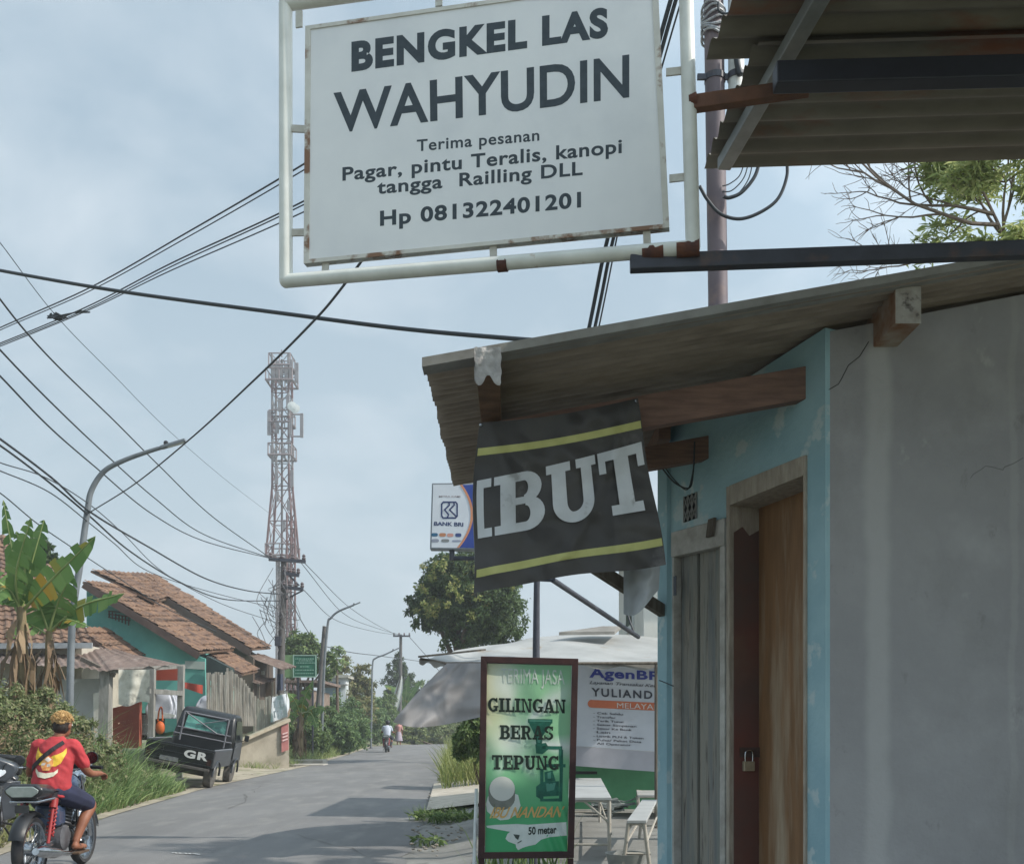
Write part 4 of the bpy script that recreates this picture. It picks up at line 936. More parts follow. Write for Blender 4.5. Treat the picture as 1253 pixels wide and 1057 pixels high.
cable('low cable along the far road above the trees', [(396, 790, 43), (430, 798, 52), (470, 803, 64), (530, 812, 80), (600, 830, 95)], .025)
cable('cable from the farthest pole dropping behind the tree', [(500, 778, 78), (530, 812, 80), (560, 850, 82)], .025)
cable('left cable of the pair dropping from the sign to the thin post', [(838, -60, 6.0), (800, 75, 6.3), (744, 290, 7.0), (720, 405, 7.4), (657, 709, 8.0)], .019)
cable('right cable of the pair dropping from the sign to the thin post', [(845, -60, 6.0), (806, 75, 6.3), (751, 290, 7.0), (727, 405, 7.4), (660, 709, 8.02)], .017)
cable('third cable beside the pair at the sign edge', [(852, -60, 6.0), (812, 75, 6.3), (764, 250, 7.0), (735, 390, 7.4), (668, 709, 8.05)], .008)

# ------------------------------------------------------------------ lightbox sign of the bank
def bank_sign():
    Y = 11.; n = V((0, -1, 0)); t = thing('lightbox_sign', 'small white and blue lightbox sign of a bank behind the black banner', 'sign', P(553, 673, Y))
    pl = Plane(P(526, 672, Y), P(600, 675, Y), P(529, 592, Y)); h = pl.hit
    q = [h(526, 671.5), h(598, 672.5), h(600, 590), h(528.5, 591)]
    MB().slab(q, (0, .14, 0)).build('box', mat('lightbox_frame', '#8a8f94', '#7b8085', 9, .5), t, bevel=.006)
    qi = [h(528, 669.8, .004), h(597, 670.8, .004), h(598.6, 592, .004), h(530, 593, .004)]
    face = MB().poly(qi).build('face', mat('acrylic_white', '#cdd1d6', '#c4c8ce', 5, .35), t)
    arc = lambda k, e: (577-17*((k-.47)/.53)**2+e, 593+77*k)
    mb = MB(); rs = [arc(k/16, 1.6) for k in range(17)]; mb.poly([h(*p, .006) for p in rs]+[h(597, 670.7, .006), h(598.5, 592.2, .006)]); mb.build('blue_field', mat('bank_blue', '#33488f', '#2c3f82', 5, .4), face)
    mb = MB(); pts = [arc(k/16, -1) for k in range(17)]+[arc(k/16, 2) for k in range(16, -1, -1)]
    for k in range(16): mb.poly([h(*p, .008) for p in (pts[k], pts[k+1], pts[32-k], pts[33-k])])
    mb.build('orange_line', mat('bank_orange', '#c98a68', '#b97c60', 5, .4), face)
    mi = mat('bank_ink', '#2c3a66', '#263259', 9, .5); z = lambda x, y: (520+x/11.125, 585+y/11.125)
    mb = MB(); o_ = .006; lw = 20
    def stroke(pts, w=lw):
        nonlocal o_
        for a, b in zip(pts, pts[1:]):
            a, b = V((*a, 0)), V((*b, 0)); d_ = (b-a).normalized(); s_ = V((-d_.y, d_.x, 0))*w/2; a = a-d_*w*.35; b = b+d_*w*.35
            o_ += .0002; mb.poly([h(*z(p.x, p.y), o_) for p in (a-s_, b-s_, b+s_, a+s_)])
    stroke([(228, 350), (228, 515), (248, 540), (415, 540), (438, 515), (438, 350), (418, 325), (250, 325), (228, 350)])
    stroke([(325, 325), (332, 365), (268, 430), (320, 495), (305, 540)]); stroke([(395, 330), (398, 365), (335, 430), (425, 520)])
    mb.build('logo', mi, face)
    write('BANK BRI', [z(122, 640), z(522, 655), z(522, 603), z(125, 590)], lambda x, y: h(x, y, .006), mi, face, .03)
    write('MITRA KAMI', [z(192, 260), z(482, 262), z(482, 238), z(192, 236)], lambda x, y: h(x, y, .006), mat('bank_small_ink', '#8d7f80'), face, .01)
    for k, (x0, y0, x1, y1, c) in enumerate(((88, 745, 175, 792, '#35617f'), (195, 745, 285, 795, '#b07c5e'), (300, 750, 388, 798, '#c08f84'), (412, 748, 495, 800, '#42507c'), (88, 825, 190, 872, '#8b8f9c'), (222, 828, 330, 872, '#7c7f80'), (368, 840, 490, 866, '#8d94a6'))):
        mb = MB(); cx, cy, rx, ry = (x0+x1)/2, (y0+y1)/2, (x1-x0)/2, (y1-y0)/2
        mb.poly([h(*z(cx+rx*(abs(math.cos(a*.3142))**.6)*(1 if math.cos(a*.3142) > 0 else -1), cy+ry*(abs(math.sin(a*.3142))**.6)*(1 if math.sin(a*.3142) > 0 else -1)), .006) for a in range(20)])
        mb.build('card_badge', mat('badge%d' % k, c), face)
    mb = MB(); a = P(553, 672, Y+.07); mb.tube([a, a+V((0, 0, -.12))], .03, 8); mb.tube([a+V((0, 0, -.1)), V((P(657, 700, Y).x, Y+.07, a.z-.1))], .025, 8); b = P(657, 700, Y)
    mb.tube([(b.x, Y+.07, gz(b.x, Y)), (b.x, Y+.07, a.z+.2)], .035, 10); mb.build('bracket_post', m_dark, t, smooth=60)
bank_sign()

# ------------------------------------------------------------------ food stall: white house, awning, notices, benches
def stall():
    Y = 14.; x0 = P(787, 0, Y).x
    t = thing('white_house', 'bright white rendered house behind the stall awning', 'house', (x0+2, Y+1.5, 0))
    mb = MB(); mb.obox((x0, Y, 0), (5, 0, 0), (0, 3.2, 0), (0, 0, 4.2)); mb.build('wall', mat('white_render', '#d5d3cb', '#c8c6bd', 1.5, .9, .1, 25), t, bevel=.01)
    MB().obox((x0-.3, Y-.3, 4.2), (5.4, 0, 0), (0, 3.8, 0), (0, 0, .12)).build('roof', m_conc, t)
    wf = MB().obox((x0-.03, Y+1.0, 2.9), (.03, 0, 0), (0, .9, 0), (0, 0, .9)).build('window_frame', m_white, t)
    MB().obox((x0-.036, Y+1.08, 2.98), (.006, 0, 0), (0, .74, 0), (0, 0, .74)).build('window_pane', mat('dark_glass', '#3c444c', None, rough=.12, spec=.6), wf)
    mb = MB(); mb.tube(spline([P(765, 715, 13.9), P(768, 750, 13.8), P(775, 772, 13.7)]), .015, 5); mb.tube(spline([P(797, 690, 13.8), P(784, 720, 13.7), P(768, 745, 13.7)]), .012, 5); mb.build('cable', m_wire, t)
    # low green wall with the notices hung over it
    Yw = 13.4; t = thing('stall_wall', 'low stall wall painted green at its foot behind the benches', 'wall', P(760, 975, Yw))
    xl = P(640, 0, Yw).x; xr = P(860, 0, Yw).x; z0 = P(0, 940, Yw).z
    MB().obox((xl, Yw, 0), (xr-xl, 0, 0), (0, .15, 0), (0, 0, z0+.12)).build('green_base', mat('green_paint', '#3d7453', '#35694a', 4, .6, .1, c3='#6b8a3f', s3=.9, lo3=.55, hi3=.62), t, bevel=.005)
    MB().obox((xl, Yw+.02, z0+.12), (xr-xl, 0, 0), (0, .11, 0), (0, 0, 1.2)).build('upper_panel', mat('upper_panel', '#c3c5c6', '#b4b6b7', 3, .7), t)
    MB().obox((xl, Yw-.16, z0-.07), (P(716, 0, Yw).x-xl+.15, 0, 0), (0, .05, 0), (0, 0, .04)).build('rail', m_black, t)
    Yn = 13.1; nt_ = thing('notice_banner', 'white notice banner with blue heading, orange band and bullet list under the awning', 'banner', P(760, 870, Yn))
    pl = Plane(P(707, 915, Yn), P(850, 925, Yn-.2), P(707, 810, Yn)); h0 = pl.hit
    bend = lambda x, y: .02*math.sin(x*.06+y*.01)+.012*mnoise.noise(V((x*.04, y*.04, 0)))
    h = lambda x, y, o=0.: h0(x, y, o+bend(x, y))
    mb = MB(); fn = quadmap([(640, 908), (846, 922), (846, 819), (640, 804)]); mb.grid(lambda i, j: h(*fn(i, j)), 60, 30)
    sh = mb.build('sheet', mat('vinyl_white', '#ccd1da', '#c2c8d2', 3, .45), nt_, smooth=180)
    mb = MB(); fn = quadmap([(640, 932), (846, 947), (846, 922.5), (640, 908.5)]); mb.grid(lambda i, j: h(*fn(i, j)), 40, 4); mb.build('lower_sheet', mat('vinyl_grey', '#b5b5bd', '#aaaab2', 3, .5), nt_, smooth=180)
    g = lambda o: (lambda x, y: h(x, y, .008+o))
    T = lambda s, q, m, b, sh_=0, sp=1: write(s, q, g(0.002), m, sh, b, sh_, sp)
    mbl = mat('notice_blue', '#3a4699', '#343f8c', 9, .5); mk = mat('notice_ink', '#474a56', '#3e414c', 9, .6); Zn = lambda x, y: (700+x/8.127, 800+y/8.13)
    T('AgenBRI', [Zn(172, 228), Zn(930, 258), Zn(930, 178), Zn(172, 130)], mbl, .03, 0, 1.06)
    T('Layanan Transaksi Keuangan', [Zn(172, 295), Zn(1010, 338), Zn(1010, 310), Zn(178, 265)], mk, .01, .3)
    T('YULIAND', [Zn(195, 415), Zn(798, 443), Zn(798, 368), Zn(192, 335)], mk, .025, 0, 1.25)
    mb = MB(); fn = quadmap([Zn(195, 532), Zn(1010, 570), Zn(1010, 492), Zn(195, 455)]); mb.grid(lambda i, j: h(*fn(i, j), .006), 20, 2)
    mb.poly([h(*Zn(195-40*math.sin(a*.3142), 493-39*math.cos(a*.3142)), .0075) for a in range(11)]); mb.build('orange_band', mat('notice_orange', '#d07a58', '#c66f50', 9, .5), sh)
    T('MELAYANI', [Zn(447, 535), Zn(905, 556), Zn(905, 502), Zn(447, 484)], mat('band_white', '#d9d3d0'), .0)
    for k, (s, w) in enumerate((('- Cek Saldo', 300), ('- Transfer', 225), ('- Tarik Tunai', 300), ('- Setor Simpanan', 430), ('- Setor Ke Bank', 385), ('   Lain', 135), ('- Listrik PLN & Token', 500), ('- Pulsa/ Paket Data', 480), ('   All Operator', 345))):
        y = 590+k*38; x = 210 if s[0] == '-' else 245
        T(s, [Zn(x, y+4), Zn(x+w, y+4+w*.048), Zn(x+w, y-16+w*.048), Zn(x, y-16)], mk, .015)
    MB().tube([P(640, 803, 12.9), P(720, 810, 12.9), P(800, 814.5, 12.9), P(860, 818, 12.9)], .025, 6).build('hanging_rope', m_black, nt_)
    # awning: pale tarpaulin sloping up to the house
    t = thing('tarp_awning', 'pale grey tarpaulin awning sloping out from the white house', 'awning', P(700, 800, 11))
    front = [(513, 806, 10.4), (545, 811.5, 10.4), (600, 811.5, 10.5), (708, 811.5, 10.7), (803, 811, 10.9), (870, 812, 11)]
    back = [(560, 795, 11.6), (612, 787.5, 12.4), (660, 779, 12.8), (720, 775, 13.2), (783, 778.5, 13.6), (850, 781, 13.8)]
    fs, bs = spline([P(*p) for p in front], 8), spline([P(*p) for p in back], 8)
    def tarp(i, j):
        k = i*(len(fs)-1); a = int(min(k, len(fs)-2)); f = k-a
        p = fs[a].lerp(fs[a+1], f); q = bs[a].lerp(bs[a+1], f); r = p.lerp(q, j)
        return r+V((0, 0, .012*math.sin(i*22+j*3)*math.sin(3.14*j)+.03*mnoise.noise(V((i*6, j*3, 0)))-.03*math.sin(3.14*j)))
    MB().grid(tarp, 70, 14).build('tarpaulin', mat('tarp_white', '#b9bab8', '#a3a4a2', 1.6, .6, .1, trans=.25, c3='#a89c8c', s3=2.5, lo3=.62, hi3=.7), t, smooth=180)
    mb = MB(); mb.grid(lambda i, j: tarp(i, 0)+V((0, -.01, -.05*j-.02*j*math.sin(i*60))), 70, 3); mb.build('valance', mat('tarp_edge', '#8e8a83', '#75716b', 5, .7), t, smooth=180)
    a = P(684, 778, 12.6); MB().slab([P(684, 777, 12.4), P(738, 769.5, 13), P(760, 769.5, 13.2), P(752, 776, 12.5)], (0, 0, .04)).build('roof_sheet', m_conc, t)
    for p in ((P(803, 811, 10.9)), P(592, 812, 10.5)):
        MB().tube([(p.x, p.y, gz(p.x, p.y)), p], .02, 8).build('post', m_wood, t)
    mb = MB(); mb.tube([P(514, 806, 10.4), P(545, 811.5, 10.4), P(708, 811.5, 10.7), P(840, 811, 10.9)], .018, 6); mb.build('front_bar', m_wood, t)
    mb = MB(); mb.beam(P(516, 803, 10.3), P(590, 795, 10.9), .12, .02); mb.build('edge_board', m_wood, t)
    # grey curtain pulled out to the left
    c = MB(); top = spline([P(547, 811, 10.35), P(572, 811, 10.4), P(602, 811, 10.45)], 10); bot = spline([P(481, 883, 9.6), P(497, 888, 9.7), P(515, 889.5, 9.8), P(545, 886, 10), P(602, 874, 10.3)], 6)
    def cur(i, j):
        k = i*(len(top)-1); a = int(min(k, len(top)-2)); p = top[a].lerp(top[a+1], k-a)
        k = i*(len(bot)-1); a = int(min(k, len(bot)-2)); q = bot[a].lerp(bot[a+1], k-a)
        r = p.lerp(q, j); s_ = (q-p).cross(V((0, -1, 0))).normalized()
        bow = -.03*math.sin(3.14*j)*(1-i)
        return r+V((bow*.5, -.06*math.sin(i*13+j)*(.3+j)*.5, -bow*.3))+V((0, .05*mnoise.noise(V((i*5, j*5, 0))), 0))
    c.grid(cur, 40, 24)
    tag(c.build('tarp_curtain', mat('grey_tarp', '#8f8c8b', '#817e7d', 1.4, .6, .1, trans=.3, stretch=(3, 1, .5), c3='#8f6f60', s3=2.2, lo3=.62, hi3=.68), None, smooth=180), 'grey tarpaulin curtain pulled out and tied at the left end of the awning', 'curtain')
    # benches with pipe legs
    m_leg = mat('bench_steel', '#b3ada2', '#9d968a', 6, .5); m_top = mat('bench_top', '#a9aaa8', '#9a9b99', 3, .5, .05)
    def bench(label, x0, x1, y0, y1, hgt, skew=0, splay=0.):
        t = thing('bench', label, 'bench', ((x0+x1)/2, (y0+y1)/2, gz(x0, y0)), 'pipe legged benches and tables in the stall')
        z = gz((x0+x1)/2, y0)+.03; zt = z+hgt
        MB().slab([(x0, y0, zt-.025), (x1, y0, zt-.025), (x1+skew, y1, zt-.025), (x0+skew, y1, zt-.025)], (0, 0, .025)).build('top', m_top, t, bevel=.004)
        for (x, y, s) in ((x0+.015, y0+.02, -1), (x1-.015, y0+.02, 1), (x0+skew+.015, y1-.02, -1), (x1+skew-.015, y1-.02, 1)):
            MB().tube([(x+splay*s, y, z), (x, y, zt-.025)], .016, 8).build('leg', m_leg, t, smooth=60)
        mb = MB(); xm = (x0+x1)/2
        for y, s in ((y0+.02, 0), (y1-.02, skew)):
            mb.tube([(x0+s-splay*.75, y, z+.13), (x1+s+splay*.75, y, z+.13)], .011, 6); mb.tube([(x0+s, y, zt-.03), (x1+s, y, zt-.03)], .013, 6)
            mb.tube([(xm+s-.03, y, zt-.03), (x0+s, y, z+.3)], .011, 6); mb.tube([(xm+s+.03, y, zt-.03), (x1+s, y, z+.3)], .011, 6)
        for x in (x0, x1): mb.tube([(x, y0, z+.22), (x+skew, y1, z+.22)], .010, 6)
        mb.build('brace', m_leg, t, smooth=60)
    zb = gz(.9, 9)+.03; hh = lambda py, Y: H+(HZ-py)/F*Y-zb
    a = P(748, 975, 9.1); bench('wide pipe legged table half hidden by the green banner', P(672, 0, 8.2).x, P(748, 0, 8.2).x, 8.2, 11.6, hh(975, 8.2), .22)
    b = P(767, 1003, 8.9); bench('narrow white bench with splayed legs beside the blue wall', P(767, 0, 7.6).x, P(791, 0, 7.6).x, 7.6, 9.9, hh(1003, 7.6), .42, .045)
    bench('far pale table against the green wall', P(780, 0, 11.9).x, P(840, 0, 11.9).x, 11.9, 12.8, hh(975, 11.9)+.02, .1)
    mb = MB()
    for k in range(9):
        q = P(748+random.uniform(-12, 22), 975, 12.6+random.uniform(-.3, .2)); z = gz(q.x, q.y)+.03
        mb.tube(spline([V((q.x+random.uniform(-.2, .2), q.y, z+random.uniform(.02, .22))) for _ in range(4)], 4), .01, 5)
        mb.box((q.x, q.y, z+random.uniform(.04, .16)), (.28, .2, .02), Matrix.Rotation(random.uniform(-.4, .4), 3, 'Y'))
    tag(mb.build('scrap_pile', mat('scrap_metal', '#8b918f', '#5f6664', 9, .6), None), 'heap of flat scrap pieces at the foot of the green wall', 'scrap heap')
    p = P(766, 1056, 7.75); mb = MB(); mb.lathe([(.13, 0), (.16, .11), (.165, .12), (.15, .12), (.125, .02)], (p.x, p.y, gz(p.x, p.y)+.03), n=24, caps=False)
    mb.lathe([(.001, .01), (.125, .012)], (p.x, p.y, gz(p.x, p.y)+.03), n=24, caps=False)
    tag(mb.build('washtub', mat('tub_plastic', '#8e908c', '#7d7f7b', 9, .5), None, smooth=40), 'shallow grey tub on the ground under the narrow bench', 'tub')
stall()
# ------------------------------------------------------------------ houses on the left
def Zh(x, y): return (90+x/3.776, 680+y/3.776)
m_tile = mat('terracotta_tile', '#866a55', '#654e41', 5.5, .9, .3, 14, c3='#554640', s3=2.3, lo3=.5, hi3=.66, detail=9)
m_teal = mat('teal_wall', '#68ada2', '#5c9c93', 1.2, .85, .1, 12, c3='#7fb3aa', s3=1.1, lo3=.6, hi3=.75)
m_tin = mat('brown_tin', '#7b695f', '#64544c', 1.6, .8, .15, stretch=(4, .6, 1), c3='#8f837a', s3=2.5, lo3=.55, hi3=.7)
m_fascia = mat('dark_fascia', '#574740', '#483b36', 4, .8)
def tile_roof(name, a, b, c, d, parent, m=None):
    """a ridge-front, b eave-front, c eave-back, d ridge-back; stepped rows of waved tiles"""
    a, b, c, d = V(a), V(b), V(c), V(d); n = (b-a).cross(d-a).normalized()
    if n.z < 0: n = -n
    rows = max(3, int((b-a).length/.27)); cols = max(3, int((c-b).length/.24)); k = 5; vs = []; fs = []; nu = cols*k
    for r in range(rows):
        for e in (0, 1):
            t = (r+e)/rows; p = a.lerp(b, t); q = d.lerp(c, t)
            for i in range(nu+1):
                o = .022*math.sin(2*math.pi*i/k)+(.034*e)+.04*mnoise.noise(V((i//k*1.7, r*1.3, 3)))+.05*mnoise.noise(V((i*.05, r*.3, 8))); vs.append(p.lerp(q, i/nu)+n*o)
    w = nu+1
    for r in range(2*rows-1):
        for i in range(nu): fs.append((r*w+i, r*w+i+1, (r+1)*w+i+1, (r+1)*w+i))
    mb = MB().add(vs, fs)
    mb.slab([a-n*.04, b-n*.04, c-n*.04, d-n*.04], n*-.06)
    return mb.build(name, m or m_tile, parent)
def corr(name, a, b, c, d, parent, m, per=.2, amp=.03):     # corrugated sheet, waves run a->b
    a, b, c, d = V(a), V(b), V(c), V(d); n = (b-a).cross(d-a).normalized()
    if n.z < 0: n = -n
    k = int((d-a).length/per*6)
    mb = MB(); mb.grid(lambda i, j: a.lerp(b, i).lerp(d.lerp(c, i), j)+n*(amp*math.sin(j*k/6*6.283)+.05*mnoise.noise(V((i*3, j*9, 1)))), 4, k)
    return mb.build(name, m, parent, smooth=180)
def houses():
    t = thing('tiled_house', 'teal house with stepped red tiled roofs behind the black pickup', 'house', P(200, 900, 29))
    a, b, c = P(*Zh(48, 112), 28), P(*Zh(580, 442), 28), P(*Zh(745, 427), 31.5)
    r2 = tile_roof('roof', a, b, c, a+(c-b), t); MB().beam(a-V((0, .03, .13)), b-V((0, .03, .13)), .05, .2, up=(.5, 0, .8)).build('fascia', m_fascia, r2)
    a1, b1, c1 = P(*Zh(262, 86), 33), P(*Zh(820, 427), 32.6), P(*Zh(915, 420), 37); pl = Plane(a1, b1, c1)
    d1 = a1+(c1-b1); dd = P(*Zh(370, 85), 41)
    r1 = tile_roof('roof', a1, b1, c1, pl.hit(*Zh(378, 84)), t); MB().beam(a1-V((0, .03, .16)), b1-V((0, .03, .16)), .05, .24, up=(.5, 0, .8)).build('fascia', m_fascia, r1)
    a, b, c = P(*Zh(83, 62), 30), P(*Zh(378, 206), 30), P(*Zh(435, 192), 33); tile_roof('roof', a, b, c, P(*Zh(350, 80), 34.5), t)
    a, b, c = P(*Zh(20, 328), 27), P(*Zh(205, 468), 27), P(*Zh(372, 460), 29); r3 = tile_roof('roof', a, b, c, a+(c-b), t); MB().beam(a-V((0, .03, .1)), b-V((0, .03, .1)), .05, .14, up=(.5, 0, .8)).build('fascia', m_fascia, r3)
    a, b, c = P(*Zh(622, 448), 29.6), P(*Zh(775, 545), 29.6), P(*Zh(858, 527), 32); r4 = tile_roof('roof', a, b, c, a+(c-b), t); MB().beam(a-V((0, .03, .1)), b-V((0, .03, .1)), .05, .14, up=(.5, 0, .8)).build('fascia', m_fascia, r4)
    # gable walls
    mb = MB(); g = [P(*Zh(*q), 28.5) for q in ((60, 150), (590, 470), (608, 475), (608, 840), (60, 840))]; mb.slab(g, (-.4, 5, 0)); mb.build('gable_wall', m_teal, t)
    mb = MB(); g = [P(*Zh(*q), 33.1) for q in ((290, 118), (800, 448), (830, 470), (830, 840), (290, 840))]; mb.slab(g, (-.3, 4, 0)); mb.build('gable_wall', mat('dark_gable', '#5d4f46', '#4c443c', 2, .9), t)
    # vent band and paler repaired patch
    z = lambda x, y, o=.01: P(*Zh(x, y), 28.5-o)
    mb = MB()
    for k in range(7): mb.beam(z(165+k*15, 255+k*5), z(165+k*15, 285+k*6), .03, .04, up=(0, 1, 0))
    for k in range(3): mb.beam(z(160, 255+k*14), z(262, 262+k*18), .03, .03, up=(0, 1, 0))
    mb.build('wall_vent', m_fascia, t)
    MB().slab([z(515, 485), z(607, 488), z(607, 525), z(517, 520)], (0, -.012, 0)).build('pale_patch', mat('pale_plaster', '#b9c4bf', '#a5b5af', 2), t)
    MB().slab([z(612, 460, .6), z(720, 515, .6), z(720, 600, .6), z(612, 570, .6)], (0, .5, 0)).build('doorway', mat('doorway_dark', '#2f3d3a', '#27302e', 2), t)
    corr('tin_awning', P(*Zh(755, 445), 33.5), P(*Zh(965, 525), 33.2), P(*Zh(1030, 512), 35.2), P(*Zh(880, 458), 36), t, m_tin)
    corr('tin_awning', P(*Zh(770, 558), 33.3), P(*Zh(850, 592), 33.0), P(*Zh(935, 578), 33.8), P(*Zh(860, 552), 34.4), t, m_tin, .15)
    for x, y0, y1 in ((855, 590, 690), (921, 580, 670)): p, q = P(*Zh(x, y0), 33.3), P(*Zh(x, y1+30), 33.3); MB().beam(q, p, .07, .07, up=(0, 1, 0)).build('porch_post', m_wood, t)
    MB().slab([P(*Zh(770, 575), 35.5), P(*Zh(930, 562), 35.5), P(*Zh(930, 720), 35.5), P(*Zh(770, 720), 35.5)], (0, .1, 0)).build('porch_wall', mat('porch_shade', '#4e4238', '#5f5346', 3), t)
    MB().slab([P(*Zh(810, 535), 34.6), P(*Zh(880, 532), 34.6), P(*Zh(880, 548), 34.6), P(*Zh(810, 550), 34.6)], (0, .05, 0)).build('eave_board', m_white, t)
    # clothes on the porch
    c = MB(); c.grid(lambda i, j: P(*Zh(940+28*i, 545+75*j), 33.4+.05*math.sin(i*8)), 8, 6)
    tag(c.build('hanging_clothes', mat('navy_cloth', '#3c4357', '#2f3444', 5), None, smooth=180), 'dark blue clothes hanging at the porch corner of the teal house', 'clothes')
    # far-left house with big tiled slope
    t = thing('tiled_house', 'long low house with a broad tiled slope behind the banana plants', 'house', P(0, 880, 27))
    a, b, c, d = P(-90, 692, 29), P(-120, 789, 25), P(113, 787, 25), P(72, 690, 29); tile_roof('roof', a, b, c, d, t)
    a, b, c, d = P(-90, 648, 33), P(-100, 720, 31), P(24, 712, 31), P(9, 655, 33); tile_roof('roof', a, b, c, d, t)
    MB().slab([P(-90, 790, 25.6), P(100, 788, 25.6), P(100, 900, 25.6), P(-90, 900, 25.6)], (0, 3, 0)).build('wall', mat('cream_wall', '#b9b2a4', '#a49d90', 2, .9), t)
    MB().beam(P(-120, 791, 24.95), P(113, 789.5, 24.95), .05, .14).build('gutter', mat('gutter_grey', '#9fa2a4', '#85888a', 3, .5), t)
    # market-like shed in front of it
    Ps = lambda x, y, Y: P(x, y, Y+1.9)
    t = thing('tin_shed', 'low shed with rusty tin roof and grey timber posts behind the weeds', 'shed', Ps(150, 905, 22.5))
    f = [Ps(-60, 806, 22), Ps(135, 820, 21.6), Ps(227, 813.5, 23)]; k = [Ps(-60, 795, 25), Ps(112, 790, 25), Ps(150, 797, 25)]
    corr('tin_roof', k[0], f[0], f[1], k[1], t, m_tin, .18, .016); corr('tin_roof', k[1], f[1], f[2], k[2], t, m_tin, .18, .016)
    m_post = mat('grey_post', '#8f8d87', '#73716b', 4, .85, .2, stretch=(4, 4, .8))
    for x, y0, Y, w in ((130, 820, 22.0, .24), (186.5, 818, 22.4, .14), (222, 815, 22.9, .14)):
        p = Ps(x, y0, Y); q = Ps(x-2.5, 905, Y); q.z = gz(q.x, Y+1.9)-.1; MB().beam(q, p, w, w, up=(0, 1, 0)).build('post', m_post, t)
    MB().beam(Ps(178, 845, 22.3), Ps(223, 848, 22.8), .1, .12).build('rail', m_post, t); MB().beam(Ps(100, 806, 22.2), Ps(140, 826, 21.9), .08, .1).build('rafter', m_wood, t)
    MB().beam(Ps(135, 820.5, 21.8), Ps(226, 815, 23), .08, .1).build('front_beam', m_post, t)
    MB().slab([Ps(-60, 832, 23.5), Ps(124, 830, 23.5), Ps(124, 905, 23.5), Ps(-60, 905, 23.5)], (0, .15, 0)).build('wall', mat('shed_wall', '#b7bbbd', '#a3a8ab', 1.6, .85, .1, 12), t)
    MB().slab([Ps(114, 848, 22.3), Ps(125, 846, 22.3), Ps(124, 906, 22.3), Ps(115, 906, 22.3)], (.05, .3, 0)).build('white_pillar', mat('white_pillar', '#d2cfc6', '#bdb9ae', 4, .8), t)
    MB().slab([Ps(138, 866, 23.2), Ps(170, 858, 23.2), Ps(170, 915, 23.2), Ps(138, 915, 23.2)], (0, .2, 0)).build('red_wall', mat('red_brick_paint', '#9b4f3c', '#884434', 2.5, .85, .1), t)
    fr = MB()
    for i in range(5): fr.beam(Ps(171+i*2.6, 874, 23.6), Ps(171+i*2.6, 899, 23.6), .03, .03, up=(0, 1, 0))
    for i in range(3): fr.beam(Ps(170, 875+i*11, 23.62), Ps(183, 875+i*11, 23.62), .03, .03)
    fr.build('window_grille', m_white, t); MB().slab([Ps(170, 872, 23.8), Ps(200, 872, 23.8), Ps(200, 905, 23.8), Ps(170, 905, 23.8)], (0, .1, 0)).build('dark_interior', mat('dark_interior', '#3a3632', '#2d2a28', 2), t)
    MB().slab([Ps(189, 817, 24), Ps(219, 815, 24), Ps(219, 832, 24), Ps(189, 832, 24)], (0, .08, 0)).build('red_board', mat('red_board', '#a2452f', '#93402d', 3, .7), t)
    c = MB(); c.grid(lambda i, j: Ps(145+38*i, 819+(42+3*math.sin(i*6))*j, 21.5+.06*math.sin(i*9+j*2)+.03*mnoise.noise(V((i*4, j*4, 0)))), 24, 20)
    tag(c.build('sack_cloth', mat('printed_sack', '#c4c1b5', '#a9a699', 5, .8, c3='#8f8d84', s3=2.6, lo3=.55, hi3=.6), None, smooth=180), 'pale printed cloth hung between the posts of the tin shed', 'cloth')
    # covered things under the shed
    def cover(label, px, py, rx, ry, Y, m):
        p = Ps(px, py, Y); k = Y/F; mb = MB()
        def f(i, j):
            th, ph = i*6.283, j*1.75; r = .93+.22*mnoise.noise(V((math.cos(th)*2.5, math.sin(th)*2.5, j*3)))+.05*math.sin(th*11+j*4)*j
            sx = math.copysign(abs(math.cos(th))**.3, math.cos(th)); sy = math.copysign(abs(math.sin(th))**.3, math.sin(th))
            return p+V((rx*k*math.sin(min(ph, 1.57))*sx*r, rx*k*.9*math.sin(min(ph, 1.57))*sy*r, ry*k*math.cos(ph)*1.2*(1.3 if ph > 1.57 else 1)))
        mb.grid(f, 48, 16); tag(mb.build('plastic_cover', m, None, smooth=180), label, 'cover')
    mp = mat('silver_plastic', '#b9bcc4', '#9da1aa', 3, .3, .2, spec=.6)
    cover('large silver plastic cover over goods under the tin shed', 203, 872, 20, 26, 23.7, mp)
    cover('small silver plastic bundle showing over the pickup cab', 253, 866, 11, 14, 25.6, mp)
    MB().slab([Ps(183, 868, 23.2), Ps(214, 874, 23.2), Ps(214, 877, 23.2), Ps(183, 880, 23.2)], (0, .05, 0)).build('white_edge', m_white, t)
    c = MB(); c.grid(lambda i, j: Ps(224+24*i, 834+(7+4*i)*j+4*i, 24.8+.04*math.sin(i*7)), 10, 4); tag(c.build('red_cloth', mat('red_cloth', '#b44a38', '#9f4233', 4), None), 'red and grey cloth sheet strung beside the teal wall', 'cloth')
    mb = MB(); mb.ell(Ps(196, 890, 22.9), (.12, .1, .17), 10); mb.tube(spline([Ps(193, 882, 22.9), Ps(195, 868, 22.9), Ps(198, 866, 22.9), Ps(199, 882, 22.9)]), .02, 6)
    tag(mb.build('orange_bag', mat('orange_bag', '#c8622c', '#b0521f', 6, .6), None, smooth=180), 'orange bag hanging under the tin shed beside the pickup', 'bag')
    mb = MB(); 
    for q in range(3): mb.slab([Ps(182, 903-q*1.5, 22.4+q*.3), Ps(207, 898-q*1.5, 22.4+q*.3), Ps(207, 899-q*1.5, 22.6+q*.3), Ps(182, 905-q*1.5, 22.6+q*.3)], (0, .5, .02))
    tag(mb.build('leaning_sheets', mat('green_panel', '#4a8a6d', '#3f7a5f', 5), None), 'green and white sheet panels leaning behind the pickup bed', 'panel')
